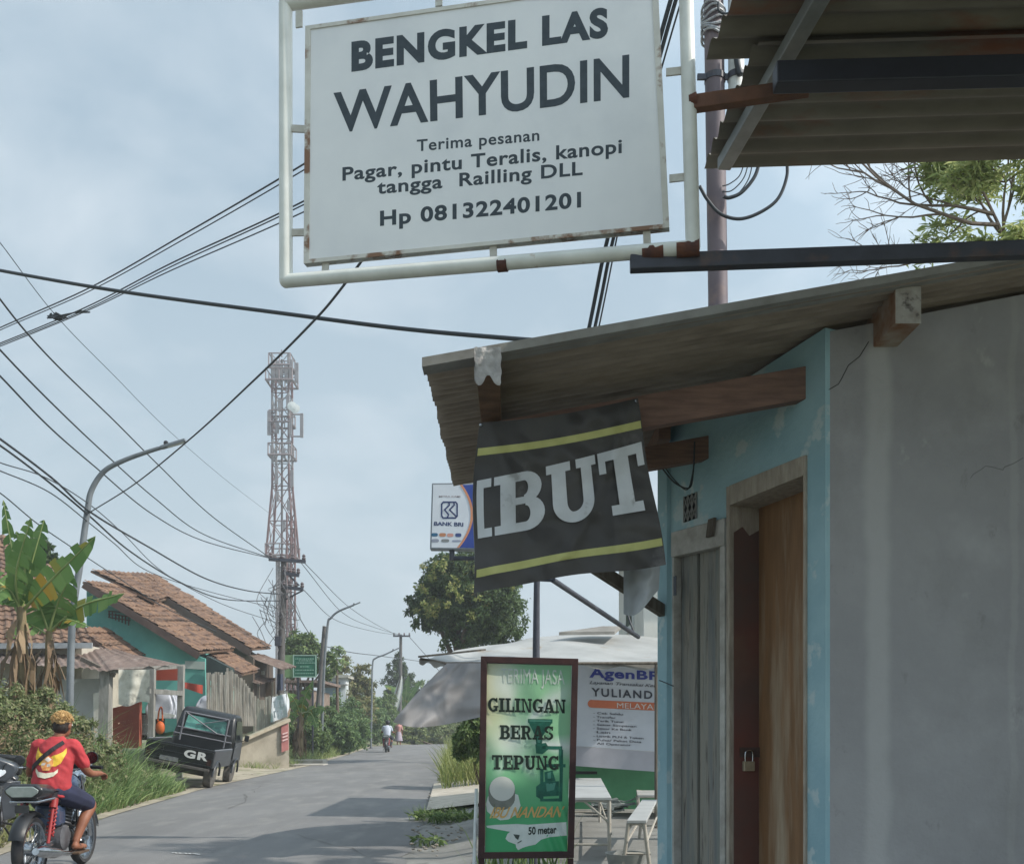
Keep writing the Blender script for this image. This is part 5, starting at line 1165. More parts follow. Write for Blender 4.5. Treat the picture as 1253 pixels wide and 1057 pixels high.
    # bamboo fence
    t = thing('bamboo_fence', 'uneven grey bamboo slat fence above the bare bank behind the pickup', 'fence', P(280, 890, 27))
    m_bam = mat('grey_bamboo', '#aba59a', '#8b8479', 3, .85, .2, stretch=(3, 3, .7))
    def slats(x0, x1, top, bot, Y0, Y1, n):
        mb = MB()
        for i in range(n):
            s = (i+.5)/n; x = x0+(x1-x0)*s; Y = Y0+(Y1-Y0)*s; tp = P(x+random.uniform(-.6, .6), top(s)+random.uniform(-2.5, 1.5), Y+random.uniform(-.06, .06)); bt = P(x, bot(s), Y)
            mb.beam(bt, tp, (x1-x0)/n/F*Y*.93, .03, up=(0, 1, 0))
        for fz in (.25, .75):
            mb.beam(P(x0, top(0)+(bot(0)-top(0))*fz, Y0+.06), P(x1, top(1)+(bot(1)-top(1))*fz, Y1+.06), .05, .05)
        mb.build('slat_panel', m_bam, t)
    slats(253, 280, lambda s: 824, lambda s: 885, 26.4, 26.6, 11); slats(277, 313, lambda s: 819+26*s*s+9*s, lambda s: 888, 26.9, 27.3, 16)
    slats(310, 352, lambda s: 858-11*s, lambda s: 899-17*s, 32.2, 32.8, 18)
    c = MB(); fn = quadmap([(331, 884), (352, 876), (350, 848), (333, 853)])
    c.grid(lambda i, j: P(*fn(i, j), 32.2-.05*math.sin(i*7+j*3)-.04*mnoise.noise(V((i*4, j*4, 0)))), 14, 12); c.grid(lambda i, j: P(351+3*i, 848+8*i*j+26*(1-j)-8*i*(1-j), 32.2+.3*i), 4, 8)
    cl = c.build('cloth_sheet', mat('white_sheet', '#cfd2d4', '#b4b8bb', 2.2, .7, .2), None, smooth=180); tag(cl, 'torn white banner sheet tied over the end of the bamboo fence', 'cloth')
    mb = MB()
    for r in range(2):
        for k in range(3): 
            o = P(335.5+k*4.6, 858+r*12-k*.9, 31.95); mb.beam(o, o+V((.02, 0, -.21)), .05, .01, up=(0, 1, 0)); mb.beam(o+V((-.03, 0, -.02)), o+V((.05, 0, 0)), .04, .012, up=(0, 1, 0))
    mb.build('faded_print', mat('faded_print', '#8f969b', '#a5abb0', 9), cl)
    # retaining wall with a faded red board
    t = thing('retaining_wall', 'rough retaining wall with sloping top beside the driveway', 'wall', P(325, 942, 31))
    q = [P(262, 936, 30.6), P(354, 941, 31.8), P(353.5, 881.5, 31.8), P(300, 905, 31.1), P(262, 921, 30.6)]; q[0].z -= .3; q[1].z -= .3
    MB().slab(q, (-.3, 1.2, 0)).build('wall', mat('rubble_render', '#a59c8d', '#8d8577', 2.2, .95, .4, 9, c3='#7f7a68', s3=1.6, lo3=.58, hi3=.7), t)
    mb = MB(); mb.beam(q[4]+V((0, -.02, .03)), q[3]+V((0, -.02, .03)), .35, .1); mb.beam(q[3]+V((0, -.02, .031)), q[2]+V((0, -.02, .031)), .35, .1); mb.build('coping', mat('coping', '#b9ad9b', '#a0947f', 3, .9), t)
    MB().slab([P(344.5, 888, 31.62), P(352.8, 885, 31.72), P(353.3, 917, 31.72), P(345, 920, 31.62)], (0, -.05, 0)).build('red_board', mat('faded_red', '#a56a66', '#8f5955', 3, .7), t)
    mb = MB()
    for y in (897, 901, 905): mb.slab([P(346, y, 31.56), P(352, y-2.2, 31.64), P(352, y-.4, 31.64), P(346, y+1.8, 31.56)], (0, -.02, 0))
    mb.build('faded_print', mat('board_print', '#c9a9a5'), t)
    # earth bank on top of the retaining wall
    mb = MB(); k = [P(258, 921, 30.8), P(300, 905, 31.3), P(352, 882, 32)]
    mb.grid(lambda i, j: (k[0].lerp(k[1], i*2) if i < .5 else k[1].lerp(k[2], i*2-1))+V((-.6*j, 3.2*j, .5*j+.12*mnoise.noise(V((i*5, j*3, 0))))), 20, 8); structure(mb.build('earth_bank', mat('earth', '#8f7f6c', '#74664f', 2, .95, .4), smooth=180))
    # step slabs at the verge beyond
    mb = MB(); 
    for i in range(2): 
        p = P(378, 934-6*i, 34+1.5*i); mb.obox((p.x-1.2, p.y, gz(p.x, p.y)-.1), (1.7, 0, 0), (0, .9, 0), (0, 0, .16+.1*i))
    tag(mb.build('concrete_step', mat('step_concrete', '#aaa59b', '#918b80', 3, .9, .2), None, bevel=.02), 'two low concrete steps on the verge past the retaining wall', 'steps')
    # white house, brick house and green board further on
    t = thing('white_house', 'small white flat roofed house beyond the bushes on the left', 'house', P(405, 880, 60)); Y = 60
    MB().obox(P(392, 905, Y), (P(423, 0, Y).x-P(392, 0, Y).x, 0, 0), (0, 5, 0), (0, 0, P(0, 829, Y).z-P(0, 905, Y).z)).build('wall', mat('white_house_wall', '#cfd4d6', '#bec3c6', 1, .8), t)
    MB().obox(P(389, 829, Y-.4), (P(426, 0, Y).x-P(389, 0, Y).x, 0, 0), (0, 6, 0), (0, 0, .18)).build('roof', mat('house_roof', '#b3b0a5', '#9c998e', 1, .8), t)
    MB().obox(P(398, 850, Y-.06), (.9, 0, 0), (0, .06, 0), (0, 0, .8)).build('window', mat('far_window', '#6c7c84', None, rough=.2), t); MB().obox(P(392, 838, Y-.5), (1.6, 0, 0), (0, .5, 0), (0, 0, .07)).build('canopy', m_conc, t)
    t = thing('brick_house', 'small brick and timber house below the green board', 'house', P(366, 880, 46))
    MB().obox(P(350, 890, 46), (1.3, 0, 0), (0, 4, 0), (0, 0, 1.75)).build('wall', mat('far_brick', '#8b7a6e', '#6f6055', 5, .9, .2), t); MB().obox(P(346, 835, 45.6), (1.8, 0, 0), (0, 5, 0), (0, 0, .12)).build('roof', m_tin, t)
    mb = MB()
    for i in range(5): mb.obox(P(352+i*5.2, 885, 45.8), (.07, 0, 0), (0, .07, 0), (0, 0, 1.9))
    mb.build('porch_railing', m_wood, t)
    Y = 40; t = thing('green_board', 'green notice board with pale lines of writing beside the far lamp', 'sign', P(373, 890, Y))
    o = P(358.5, 828.5, Y); w_ = P(387, 0, Y).x-o.x; hh = P(0, 801, Y).z-o.z
    bd = MB().obox(o, (w_, 0, 0), (0, .06, 0), (0, 0, hh)).build('board', mat('board_green', '#2f7258', '#28634c', 3, .6), t)
    MB().obox(o+V((-.36, .01, 0)), (.355, 0, 0), (0, .05, 0), (0, 0, hh)).build('side_panel', mat('board_pale', '#7e9c6b', '#6f8d60', 3, .6), t)
    mb = MB()
    for x, y, u, v in ((0, 0, w_, .04), (0, hh-.04, w_, .04), (0, .04, .04, hh-.08), (w_-.04, .04, .04, hh-.08)): mb.obox(o+V((x, -.02, y)), (u, 0, 0), (0, .02, 0), (0, 0, v))
    mb.build('border', mat('board_border', '#9db8a8', None), bd)
    mb = MB()
    for y, a, b in ((.8, .1, .9), (.72, .25, .85), (.62, .15, .95), (.45, .3, .7), (.3, .1, .9), (.15, .1, .9)):
        x = a
        while x < b:
            l = random.uniform(.03, .1); mb.obox(o+V((x*w_, -.012, y*hh)), (min(l, b-x)*w_, 0, 0), (0, .01, 0), (0, 0, .045)); x += l+.025
    mb.build('writing', mat('board_writing', '#7fa894'), bd)
    for dx in (.15, w_-.2): MB().obox((o.x+dx, Y+.07, gz(o.x, Y)), (.07, 0, 0), (0, .07, 0), (0, 0, o.z+hh-gz(o.x, Y)-.05)).build('post', m_dark, t)
houses()

# ------------------------------------------------------------------ black pickup
def pickup():
    a = math.radians(5.2); px = P(217, 0, 21.2).x
    M = Matrix.Translation((px-.12, 21.25, rise(21)+.02)) @ Matrix.Rotation(a, 4, 'Z') @ Matrix.Translation((.62, 0, 0)) @ Matrix.Rotation(math.radians(11.5), 4, 'Y') @ Matrix.Translation((-.62, 0, 0)) @ Matrix.Diagonal((1.03, 1.03, .94, 1))
    t = thing('pickup_truck', 'old black pickup with white letters on its tailgate tilted on the grassy verge', 'pickup', M=M, loc=0)
    bl = mat('black_truck_paint', '#101113', '#17181a', 3, .35, .03, c3='#3a3837', s3=2.1, lo3=.6, hi3=.75, spec=.5); gy = mat('sunlit_truck_side', '#2b2e32', '#232529', 3, .35, coat=.3)  # side paint is a paler copy of the black, sunlight put into the colour
    bd = lambda mb, n, m, p=t, sm=None, bv=0.: mb.build(n, m, p, sm, bv, local=True)
    # bed: floor, sides, tailgate
    bd(MB().box((0, .95, .53), (1.34, 1.85, .06)), 'bed_floor', mat('bed_floor', '#4a4038', '#3a322c', 4, .9), bv=.01)
    for s in (-1, 1): bd(MB().box((s*.69, .98, .70), (.05, 1.88, .4)), 'bed_side', gy, bv=.012)
    for s in (-1, 1):
        mb = MB(); mb.tube([(s*.69, .03, .915), (s*.69, 1.92, .915)], .018, 8); bd(mb, 'bed_rail', mat('rail_grey', '#6d6f73', '#5c5e62', 5, .4), sm=60)
    tg = bd(MB().box((0, .02, .70), (1.42, .045, .42)), 'tailgate', bl, bv=.012)
    mb = MB(); mb.box((0, -.01, .85), (1.38, .03, .03)); mb.box((0, -.01, .71), (1.38, .02, .02)); mb.box((-.35, -.008, .77), (.02, .02, .2)); mb.box((0, -.01, .53), (1.38, .03, .03)); bd(mb, 'pressed_rib', bl, tg, bv=.006)
    vs, fs = glyphs('GR', .045, 0, 1.15); c = cap(.045); x0, x1 = min(q[0] for q in vs), max(q[0] for q in vs)
    bd(MB().add([(.1+(q[0]-x0)/(x1-x0)*.5, -.029, .655+q[1]/c*.17) for q in vs], fs), 'lettering', mat('gr_white', '#c9c9c6', '#bcbcb8', 20), tg)
    # chassis, bumper, plate
    bd(MB().box((0, 1.5, .5), (1.0, 3.0, .1)), 'chassis', mat('chassis', '#22201f', '#35302c', 4, .9))
    bd(MB().box((0, -.05, .44), (1.36, .05, .07)), 'rear_bumper', mat('bumper_grey', '#57534f', '#46423f', 5, .6), bv=.01); bd(MB().box((-.18, -.055, .55), (.38, .012, .1)), 'number_plate', mat('plate', '#5b5d5f', '#7d7e7c', 14))
    bd(MB().lathe([(.12, -.5), (.12, .5)], (0, .5, .36), (1, 0, 0), 12), 'axle', mat('axle', '#3c3632', '#2c2825', 5), sm=40)
    for s in (-1, 1): bd(MB().box((s*.63, -.005, .62), (.09, .02, .14)), 'tail_light', mat('tail_red', '#3a2423', '#2f1d1c', 8, .25))
    # cab
    w0 = .69; prof = [(1.98, .6), (1.98, 1.12), (2.02, 1.42), (2.1, 1.68), (2.22, 1.755), (2.75, 1.765), (2.92, 1.70), (3.18, 1.18), (3.24, 1.0), (3.26, .55), (2.9, .5), (2.1, .5)]
    def inset(z): return w0-max(0, z-1.05)*.13
    mb = MB(); n = len(prof); vs = [(-inset(z), y, z) for y, z in prof]+[(inset(z), y, z) for y, z in prof]
    mb.add(vs, [tuple(range(n-1, -1, -1)), tuple(range(n, 2*n))]+[(i, (i+1) % n, n+(i+1) % n, n+i) for i in range(n)])
    cab = bd(mb, 'cab', bl, sm=35, bv=.06)
    gl = mat('teal_glass', '#35625c', '#2b4f4b', 2, .12, spec=.6, c3='#6aa79b', s3=1.6, lo3=.5, hi3=.62)
    bd(MB().slab([(-.47, 1.972, 1.22), (.47, 1.972, 1.22), (.44, 2.03, 1.56), (-.44, 2.03, 1.56)], (0, -.012, .003)), 'rear_window', gl, cab)
    mb = MB(); p = [(-.5, 1.955, 1.19), (.5, 1.955, 1.19), (.47, 2.02, 1.6), (-.47, 2.02, 1.6)]
    mb.tube(p, .02, 6, closed=True); bd(mb, 'window_seal', m_black, cab, sm=60)
    mb = MB(); mb.tube([(-.6, 1.9, 1.22), (.6, 1.9, 1.22)], .018, 8); mb.tube([(-.66, 1.9, 1.06), (.66, 1.9, 1.06)], .018, 8)
    mb.tube([(-.45, 1.88, 1.6), (.3, 1.88, 1.22)], .018, 6); mb.tube([(.45, 1.88, 1.6), (-.2, 1.885, 1.35)], .014, 6)
    for x in (-.5, .5): mb.tube([(x, 1.9, .9), (x, 1.9, 1.62)], .02, 8)
    mb.tube([(-.5, 1.9, 1.62), (.5, 1.9, 1.62)], .02, 8); bd(mb, 'cab_guard', mat('guard_grey', '#77767a', '#626166', 6, .4), t, sm=60)
    for s in (-1, 1):
        f = lambda y, z: (s*(inset(z)+.012), y, z)
        d = bd(MB().slab([f(2.1, .62), f(2.95, .62), f(2.98, 1.08), f(2.1, 1.08)], (s*.012, 0, 0)), 'door', gy, cab, bv=.008)
        bd(MB().slab([f(2.14, 1.14), f(3.0, 1.14), f(2.84, 1.62), f(2.2, 1.62)], (s*.006, 0, 0)), 'side_window', mat('side_glass', '#1e2326', None, rough=.1, spec=.6), cab)
        bd(MB().box((s*.72, 2.2, .98), (.03, .12, .03)), 'door_handle', m_chrome, cab)
        mb = MB(); mb.tube([(s*.7, 2.98, 1.1), (s*.78, 2.99, 1.16)], .013, 6); mb.box((s*.79, 2.98, 1.2), (.1, .05, .16)); bd(mb, 'wing_mirror', m_black, cab, bv=.01)
        bd(MB().lathe([(.001, 0), (.08, .02), (.085, .05)], (s*.5, 3.285, .86), (0, -1, 0), 14), 'headlight', m_chrome, cab)
        # wheel arches and wheels
        for y in (.52, 2.62):
            mb = MB(); R = .29; pr = [(R-.07, -.085), (R-.01, -.08), (R, -.04), (R, .04), (R-.01, .08), (R-.07, .085)]
            wh = bd(MB().lathe(pr, (s*.6, y, R), (s, 0, 0), 26), 'wheel', mat('tyre_dusty', '#4a4744', '#6b665f', 6, .9, .2, 30), sm=40)
            bd(MB().lathe([(.001, .05), (.06, .06), (.07, .075), (.15, .06), (.2, .075), (.215, .07)], (s*.6, y, R), (s, 0, 0), 22), 'rim', mat('rim_grey', '#8b8783', '#6d6965', 6, .5, metal=.3), wh, sm=40)
            mb = MB(); arc = [(s*.715, y+.36*math.cos(k*.314), .29+.36*math.sin(k*.314)) for k in range(11)]; mb.tube(arc, .025, 6); bd(mb, 'wheel_arch', gy, sm=60)
pickup()

# ------------------------------------------------------------------ people and motorcycles
skin_m = mat('brown_skin', '#8a5a43', '#7b4e3a', 9, .55, .03)
def limb(mb, pts, rs, n=10):
    mb.tube(spline(pts, 5), [interp(i/(5*(len(pts)-1)), [(k/(len(pts)-1), r) for k, r in enumerate(rs)]) for i in range(5*(len(pts)-1)+1)], n)
    for p, r in zip(pts, rs): mb.ell(p, r, 10)
def hand(mb, w, d, up, s, curl=1.0, k=1.0):
    """palm at wrist w pointing d, five curled fingers; s = +1 right hand, -1 left"""
    d = V(d).normalized(); up = V(up); side = d.cross(up).normalized(); up = side.cross(d).normalized(); w = V(w)
    R = Matrix((side, d, up)).transposed(); mb.ell(w+d*.045*k, (.038*k, .052*k, .016*k), 10, R)
    for i, (l, off) in enumerate(((.07, -.028), (.08, -.009), (.074, .010), (.058, .027))):
        a = w+d*.085*k+side*off*k*s; p1 = a+(d*math.cos(.5*curl)-up*math.sin(.5*curl))*l*.5*k; p2 = p1+(d*math.cos(1.5*curl)-up*math.sin(1.5*curl))*l*.35*k; p3 = p2+(d*math.cos(2.4*curl)-up*math.sin(2.4*curl))*l*.25*k
        mb.tube([a, p1, p2, p3], [.0095*k, .009*k, .0085*k, .007*k], 7); mb.ell(p3, .007*k, 6)
    a = w+d*.03*k-side*.03*k*s; mb.tube([a, a-side*.025*k*s+d*.02*k-up*.01, a-side*.02*k*s+d*.045*k-up*.03*k], [.012*k, .011*k, .008*k], 7)
def head(mb, c, f, r=1.0):
    """head centre c, facing f"""
    c = V(c); f = V(f).normalized(); s = f.cross(V((0, 0, 1))).normalized(); u = s.cross(f); R = Matrix((s, f, u)).transposed()
    mb.ell(c+u*.02*r, (.074*r, .092*r, .1*r), 16, R); mb.ell(c-u*.05*r+f*.025*r, (.055*r, .062*r, .062*r), 12, R)
    mb.ell(c+f*.095*r-u*.015*r, (.014*r, .018*r, .022*r), 8, R); mb.ell(c+f*.085*r-u*.06*r, (.025*r, .012*r, .008*r), 8, R)
    for k in (-1, 1): mb.ell(c+s*k*.076*r-u*.005*r, (.012*r, .022*r, .032*r), 8, R); mb.ell(c+s*k*.032*r+f*.08*r+u*.03*r, (.022*r, .012*r, .006*r), 8, R)
    return R
def rider(name, label, M, look, cl, vox=.011, near=True, lean=0., helmet=False):
    t = thing(name, label, 'person', M=M, loc=0)
    L = lambda x, y, z: V((x+lean*max(0, z-.8), y, z))
    bd = lambda me, n, m: link(n, me, m, t, 180)
    hip = {s: L(s*.1, .44, .84) for s in (-1, 1)}; kn = {s: L(s*.24, .82, .70) for s in (-1, 1)}; an = {s: L(s*.18, .60, .36) for s in (-1, 1)}
    sh = {s: L(s*.165, .50, 1.29) for s in (-1, 1)}; el = {s: L(s*.275, .60, 1.04) for s in (-1, 1)}; wr = {s: L(s*.335, .80, 1.01) for s in (-1, 1)}
    hd = L(.03, .56, 1.49)
    mb = MB()
    mb.ell(L(0, .43, .88), (.155, .13, .13), 14); limb(mb, [L(0, .43, .9), L(0, .43, 1.08), L(0, .47, 1.26)], [.115, .11, .10]); 
    limb(mb, [L(-.12, .49, 1.26), L(0, .49, 1.28), L(.12, .49, 1.26)], [.06, .065, .06])
    limb(mb, [L(0, .505, 1.3), L(.015, .525, 1.4), hd], [.055, .052, .05]); head(mb, hd, look)
    for s in (-1, 1):
        limb(mb, [sh[s], el[s], wr[s]], [.055, .042, .028]); hand(mb, wr[s], (0, 1, -.12), (0, 0, 1), s, 1.0)
        limb(mb, [hip[s], (hip[s]+kn[s])/2, kn[s], (kn[s]*.6+an[s]*.4)+V((0, -.02, 0)), an[s]], [.1, .085, .058, .056, .036])
        limb(mb, [an[s]+V((0, -.03, -.05)), an[s]+V((s*.01, .08, -.065)), an[s]+V((s*.02, .17, -.075))], [.036, .036, .026])
    bd(remesh(mb, vox, 3), 'body', skin_m)
    # shirt
    mb = MB(); prof = [(.80, .19, .15, .43), (.9, .185, .15, .42), (1.05, .185, .145, .44), (1.18, .19, .145, .47), (1.27, .175, .135, .49), (1.335, .125, .1, .5), (1.365, .085, .078, .508), (1.385, .07, .068, .512)]
    n = 26; vs = []; fs = []
    for z, rx, ry, cy in prof:
        for k in range(n):
            a = k*6.2832/n; w = .006*math.sin(a*3+z*30)*(1 if near else 0); c = L(0, cy, z); vs.append((c.x+(rx+w)*math.cos(a), c.y+(ry+w)*math.sin(a), z))
    for i in range(len(prof)-1):
        for k in range(n): fs.append((i*n+k, i*n+(k+1) % n, (i+1)*n+(k+1) % n, (i+1)*n+k))
    fs += [tuple(range(n-1, -1, -1)), tuple(range((len(prof)-1)*n, len(prof)*n))]; mb.add(vs, fs)
    for s in (-1, 1):
        e = sh[s].lerp(el[s], .7); limb(mb, [L(s*.12, .49, 1.28), sh[s]+V((0, 0, -.005)), sh[s].lerp(el[s], .45), e], [.078, .074, .069, .064])
    sm = remesh(mb, vox*.8, 4)
    if near:
        for v in sm.vertices:
            p = v.co; q = p.z+.7*p.x; v.co = p+v.normal*(.011*mnoise.noise(V((p.x*9-p.z*5, p.y*9, q*13)))+.008*mnoise.noise(V((p.x*22+p.z*9, p.y*16, q*9+4)))*(1 if p.z < 1.2 else .5)-.006*abs(mnoise.noise(V((q*17, p.x*6, p.y*6)))))
    sho = bd(sm, 'shirt', cl['shirt'])
    # shorts or trousers
    mb = MB(); mb.ell(L(0, .42, .85), (.185, .155, .13), 16); end = .86 if cl.get('short') else 1.
    for s in (-1, 1):
        k = hip[s].lerp(kn[s], end); limb(mb, [hip[s], hip[s].lerp(kn[s], .5), k], [.118, .108, .088 if end < 1 else .07])
        if end == 1.: limb(mb, [kn[s], kn[s].lerp(an[s], .5), an[s]], [.07, .066, .055])
    bd(remesh(mb, vox, 4), 'shorts' if end < 1 else 'trousers', cl['legs'])
    for s in (-1, 1):
        mb = MB(); a = an[s]; mb.box(a+V((s*.01, .06, -.118)), (.1, .27, .022)); mb.tube(spline([a+V((-.05, .08, -.1)), a+V((0, .08, -.03)), a+V((.055, .08, -.1))], 4), .009, 6)
        link('sandal', mb.mesh('sandal'), mat('sandal', '#5a4636', '#4a3a2d', 8, .8), t, 30, .004)
    f = V(look).normalized(); s_ = f.cross(V((0, 0, 1))).normalized(); R = Matrix((s_, f, s_.cross(f))).transposed()
    if helmet:
        mb = MB(); mb.ell(hd+V((0, 0, .03)), (.125, .14, .135), 18, R); link('helmet', mb.mesh('helmet'), cl['hair'], t, 180)
    else:
        mb = MB(); mb.ell(hd+R @ V((0, -.018, .03)), (.082, .092, .088), 16, R); mb.ell(hd+R @ V((0, -.035, -.02)), (.076, .075, .075), 14, R); bd(remesh(mb, .012, 3), 'hair', mat('dark_hair', '#2b211d', '#1f1815', 20, .7))
        mb = MB()
        for k in range(1700):
            th, ph = random.uniform(0, 6.283), random.uniform(0, 1.42); d = R @ V((math.sin(ph)*math.cos(th), math.sin(ph)*math.sin(th), math.cos(ph)))
            p = hd+R @ V((0, -.02, .035))+V((d.x*.084, d.y*.094, d.z*.088)); q = p+d*.018+V((random.uniform(-.012, .012), random.uniform(-.012, .012), random.uniform(-.012, .01))); mb.tube([p-d*.015, (p+q)/2+d*.004, q], [.0055, .0045, .0015], 4)
        k0 = len(mb.v); mb.ell(hd+R @ V((0, -.02, .05)), (.086, .098, .074), 40, R)
        for i in range(k0, len(mb.v)):
            p = V(mb.v[i]); d = (p-hd).normalized(); mb.v[i] = tuple(p+d*(.022*mnoise.noise(p*38)+.014*mnoise.noise(p*80)))
        mb.build('bleached_hair', cl['hair'], t, smooth=180, local=True)
        mb = MB()
        for k in (-1, 1): mb.ell(hd+R @ V((k*.032, .086, .012)), .011, 8)
        mb.build('eyes', mat('eye_white', '#d8d4cc'), t, smooth=180, local=True)
    return t, sho, L, bd
def bvh_of(me): return BVHTree.FromPolygons([v.co.copy() for v in me.vertices], [tuple(p.vertices) for p in me.polygons])
M_bike = Matrix.Translation((P(37, 0, 8.35).x, 8.35, rise(8.35)+.045)) @ Matrix.Rotation(.06, 4, 'Z')
def near_rider():
    cl = {'shirt': mat('red_shirt', '#b23a3f', '#a03439', 4, .85, .1, 40), 'legs': mat('navy_shorts', '#2a2d45', '#232639', 6, .85), 'short': 1, 'hair': mat('blond_hair', '#c9a873', '#8f6c40', 45, .7)}
    t, sh, L, bd = rider('person', 'rider in a red T-shirt and navy shorts with bleached hair on the near motorcycle', M_bike @ Matrix.Translation((0, .02, -.04)) @ Matrix.Scale(.92, 4), (.25, 1, -.08), cl, .0105, True, .06)
    bv = bvh_of(sh.data)
    def on(x, z, off=.006):
        c = L(x, 0, z); hit = bv.ray_cast(V((c.x, -1, z)), V((0, 1, 0)))[0]
        return V((c.x, (hit.y if hit else .4)-off, z))
    def patch(name, polys, m, off):
        bm = bmesh.new()
        for p in polys: bm.faces.new([bm.verts.new((a, b, 0)) for a, b in p])
        for k in range(-20, 21): bmesh.ops.bisect_plane(bm, geom=bm.verts[:]+bm.edges[:]+bm.faces[:], plane_co=(k*.015, 0, 0), plane_no=(1, 0, 0))
        for k in range(60, 96): bmesh.ops.bisect_plane(bm, geom=bm.verts[:]+bm.edges[:]+bm.faces[:], plane_co=(0, k*.015, 0), plane_no=(0, 1, 0))
        bm.verts.index_update(); mb = MB().add([on(v.co.x, v.co.y, off) for v in bm.verts], [[v.index for v in f.verts] for f in bm.faces]); bm.free(); mb.build(name, m, sh, local=True)
    # winged badge printed on the back, with a ribbon under it
    wl = [(-.135, 1.285), (-.115, 1.25), (-.08, 1.225), (-.03, 1.21), (-.015, 1.16), (-.03, 1.115), (-.075, 1.11), (-.115, 1.14), (-.135, 1.19), (-.142, 1.24)]
    patch('wing_print', [wl, [(-x, z-.012) for x, z in reversed(wl)]], mat('print_yellow', '#d8b53c', '#cfa233', 20, .7), .006)
    patch('badge_print', [[(-.05, 1.175), (0, 1.2), (.05, 1.17), (.055, 1.11), (.03, 1.06), (-.03, 1.06), (-.06, 1.11)]], mat('print_orange', '#c0703c', '#d0a060', 30, .7), .008)
    patch('badge_print', [[(-.03, 1.165), (.0, 1.19), (.035, 1.165), (.01, 1.14)], [(-.05, 1.13), (-.01, 1.135), (-.02, 1.11), (-.055, 1.11)], [(.0, 1.12), (.03, 1.125), (.035, 1.1), (.005, 1.095)]], mat('print_white', '#cfc8c0', '#b5aba2', 30, .7), .010)
    patch('ribbon_print', [[(-.11, 1.085), (-.07, 1.05), (0, 1.035), (.07, 1.045), (.1, 1.075), (.1, 1.04), (.07, 1.005), (0, .985), (-.07, 1.0), (-.11, 1.05)]], mat('print_cream', '#d9d2bd', '#c8bfa8', 30, .7), .009)
    mb = MB(); a, b = V((.10, 0, 1.33)), V((-.185, 0, 1.06)); n = 18; vs = []
    for k in range(n+1):
        c = a.lerp(b, k/n); e = V((.012, 0, -.012)); 
        for q in (c-e*1.3, c+e*1.3): vs.append(on(q.x, q.z, .013))
    mb.add(vs, [(2*i, 2*i+1, 2*i+3, 2*i+2) for i in range(n)]); mb.build('bag_strap', mat('strap_black', '#231f22', '#2c272a', 20, .8), t, local=True)
    # white hem below the shirt
    mb = MB(); mb.tube([L(.178*math.cos(k*.2618), .425+.138*math.sin(k*.2618), .81+.004*math.sin(k*2)) for k in range(24)], .008, 6, closed=True); mb.build('shirt_hem', mat('hem_white', '#c9c2c0'), t, local=True, smooth=180)
near_rider()
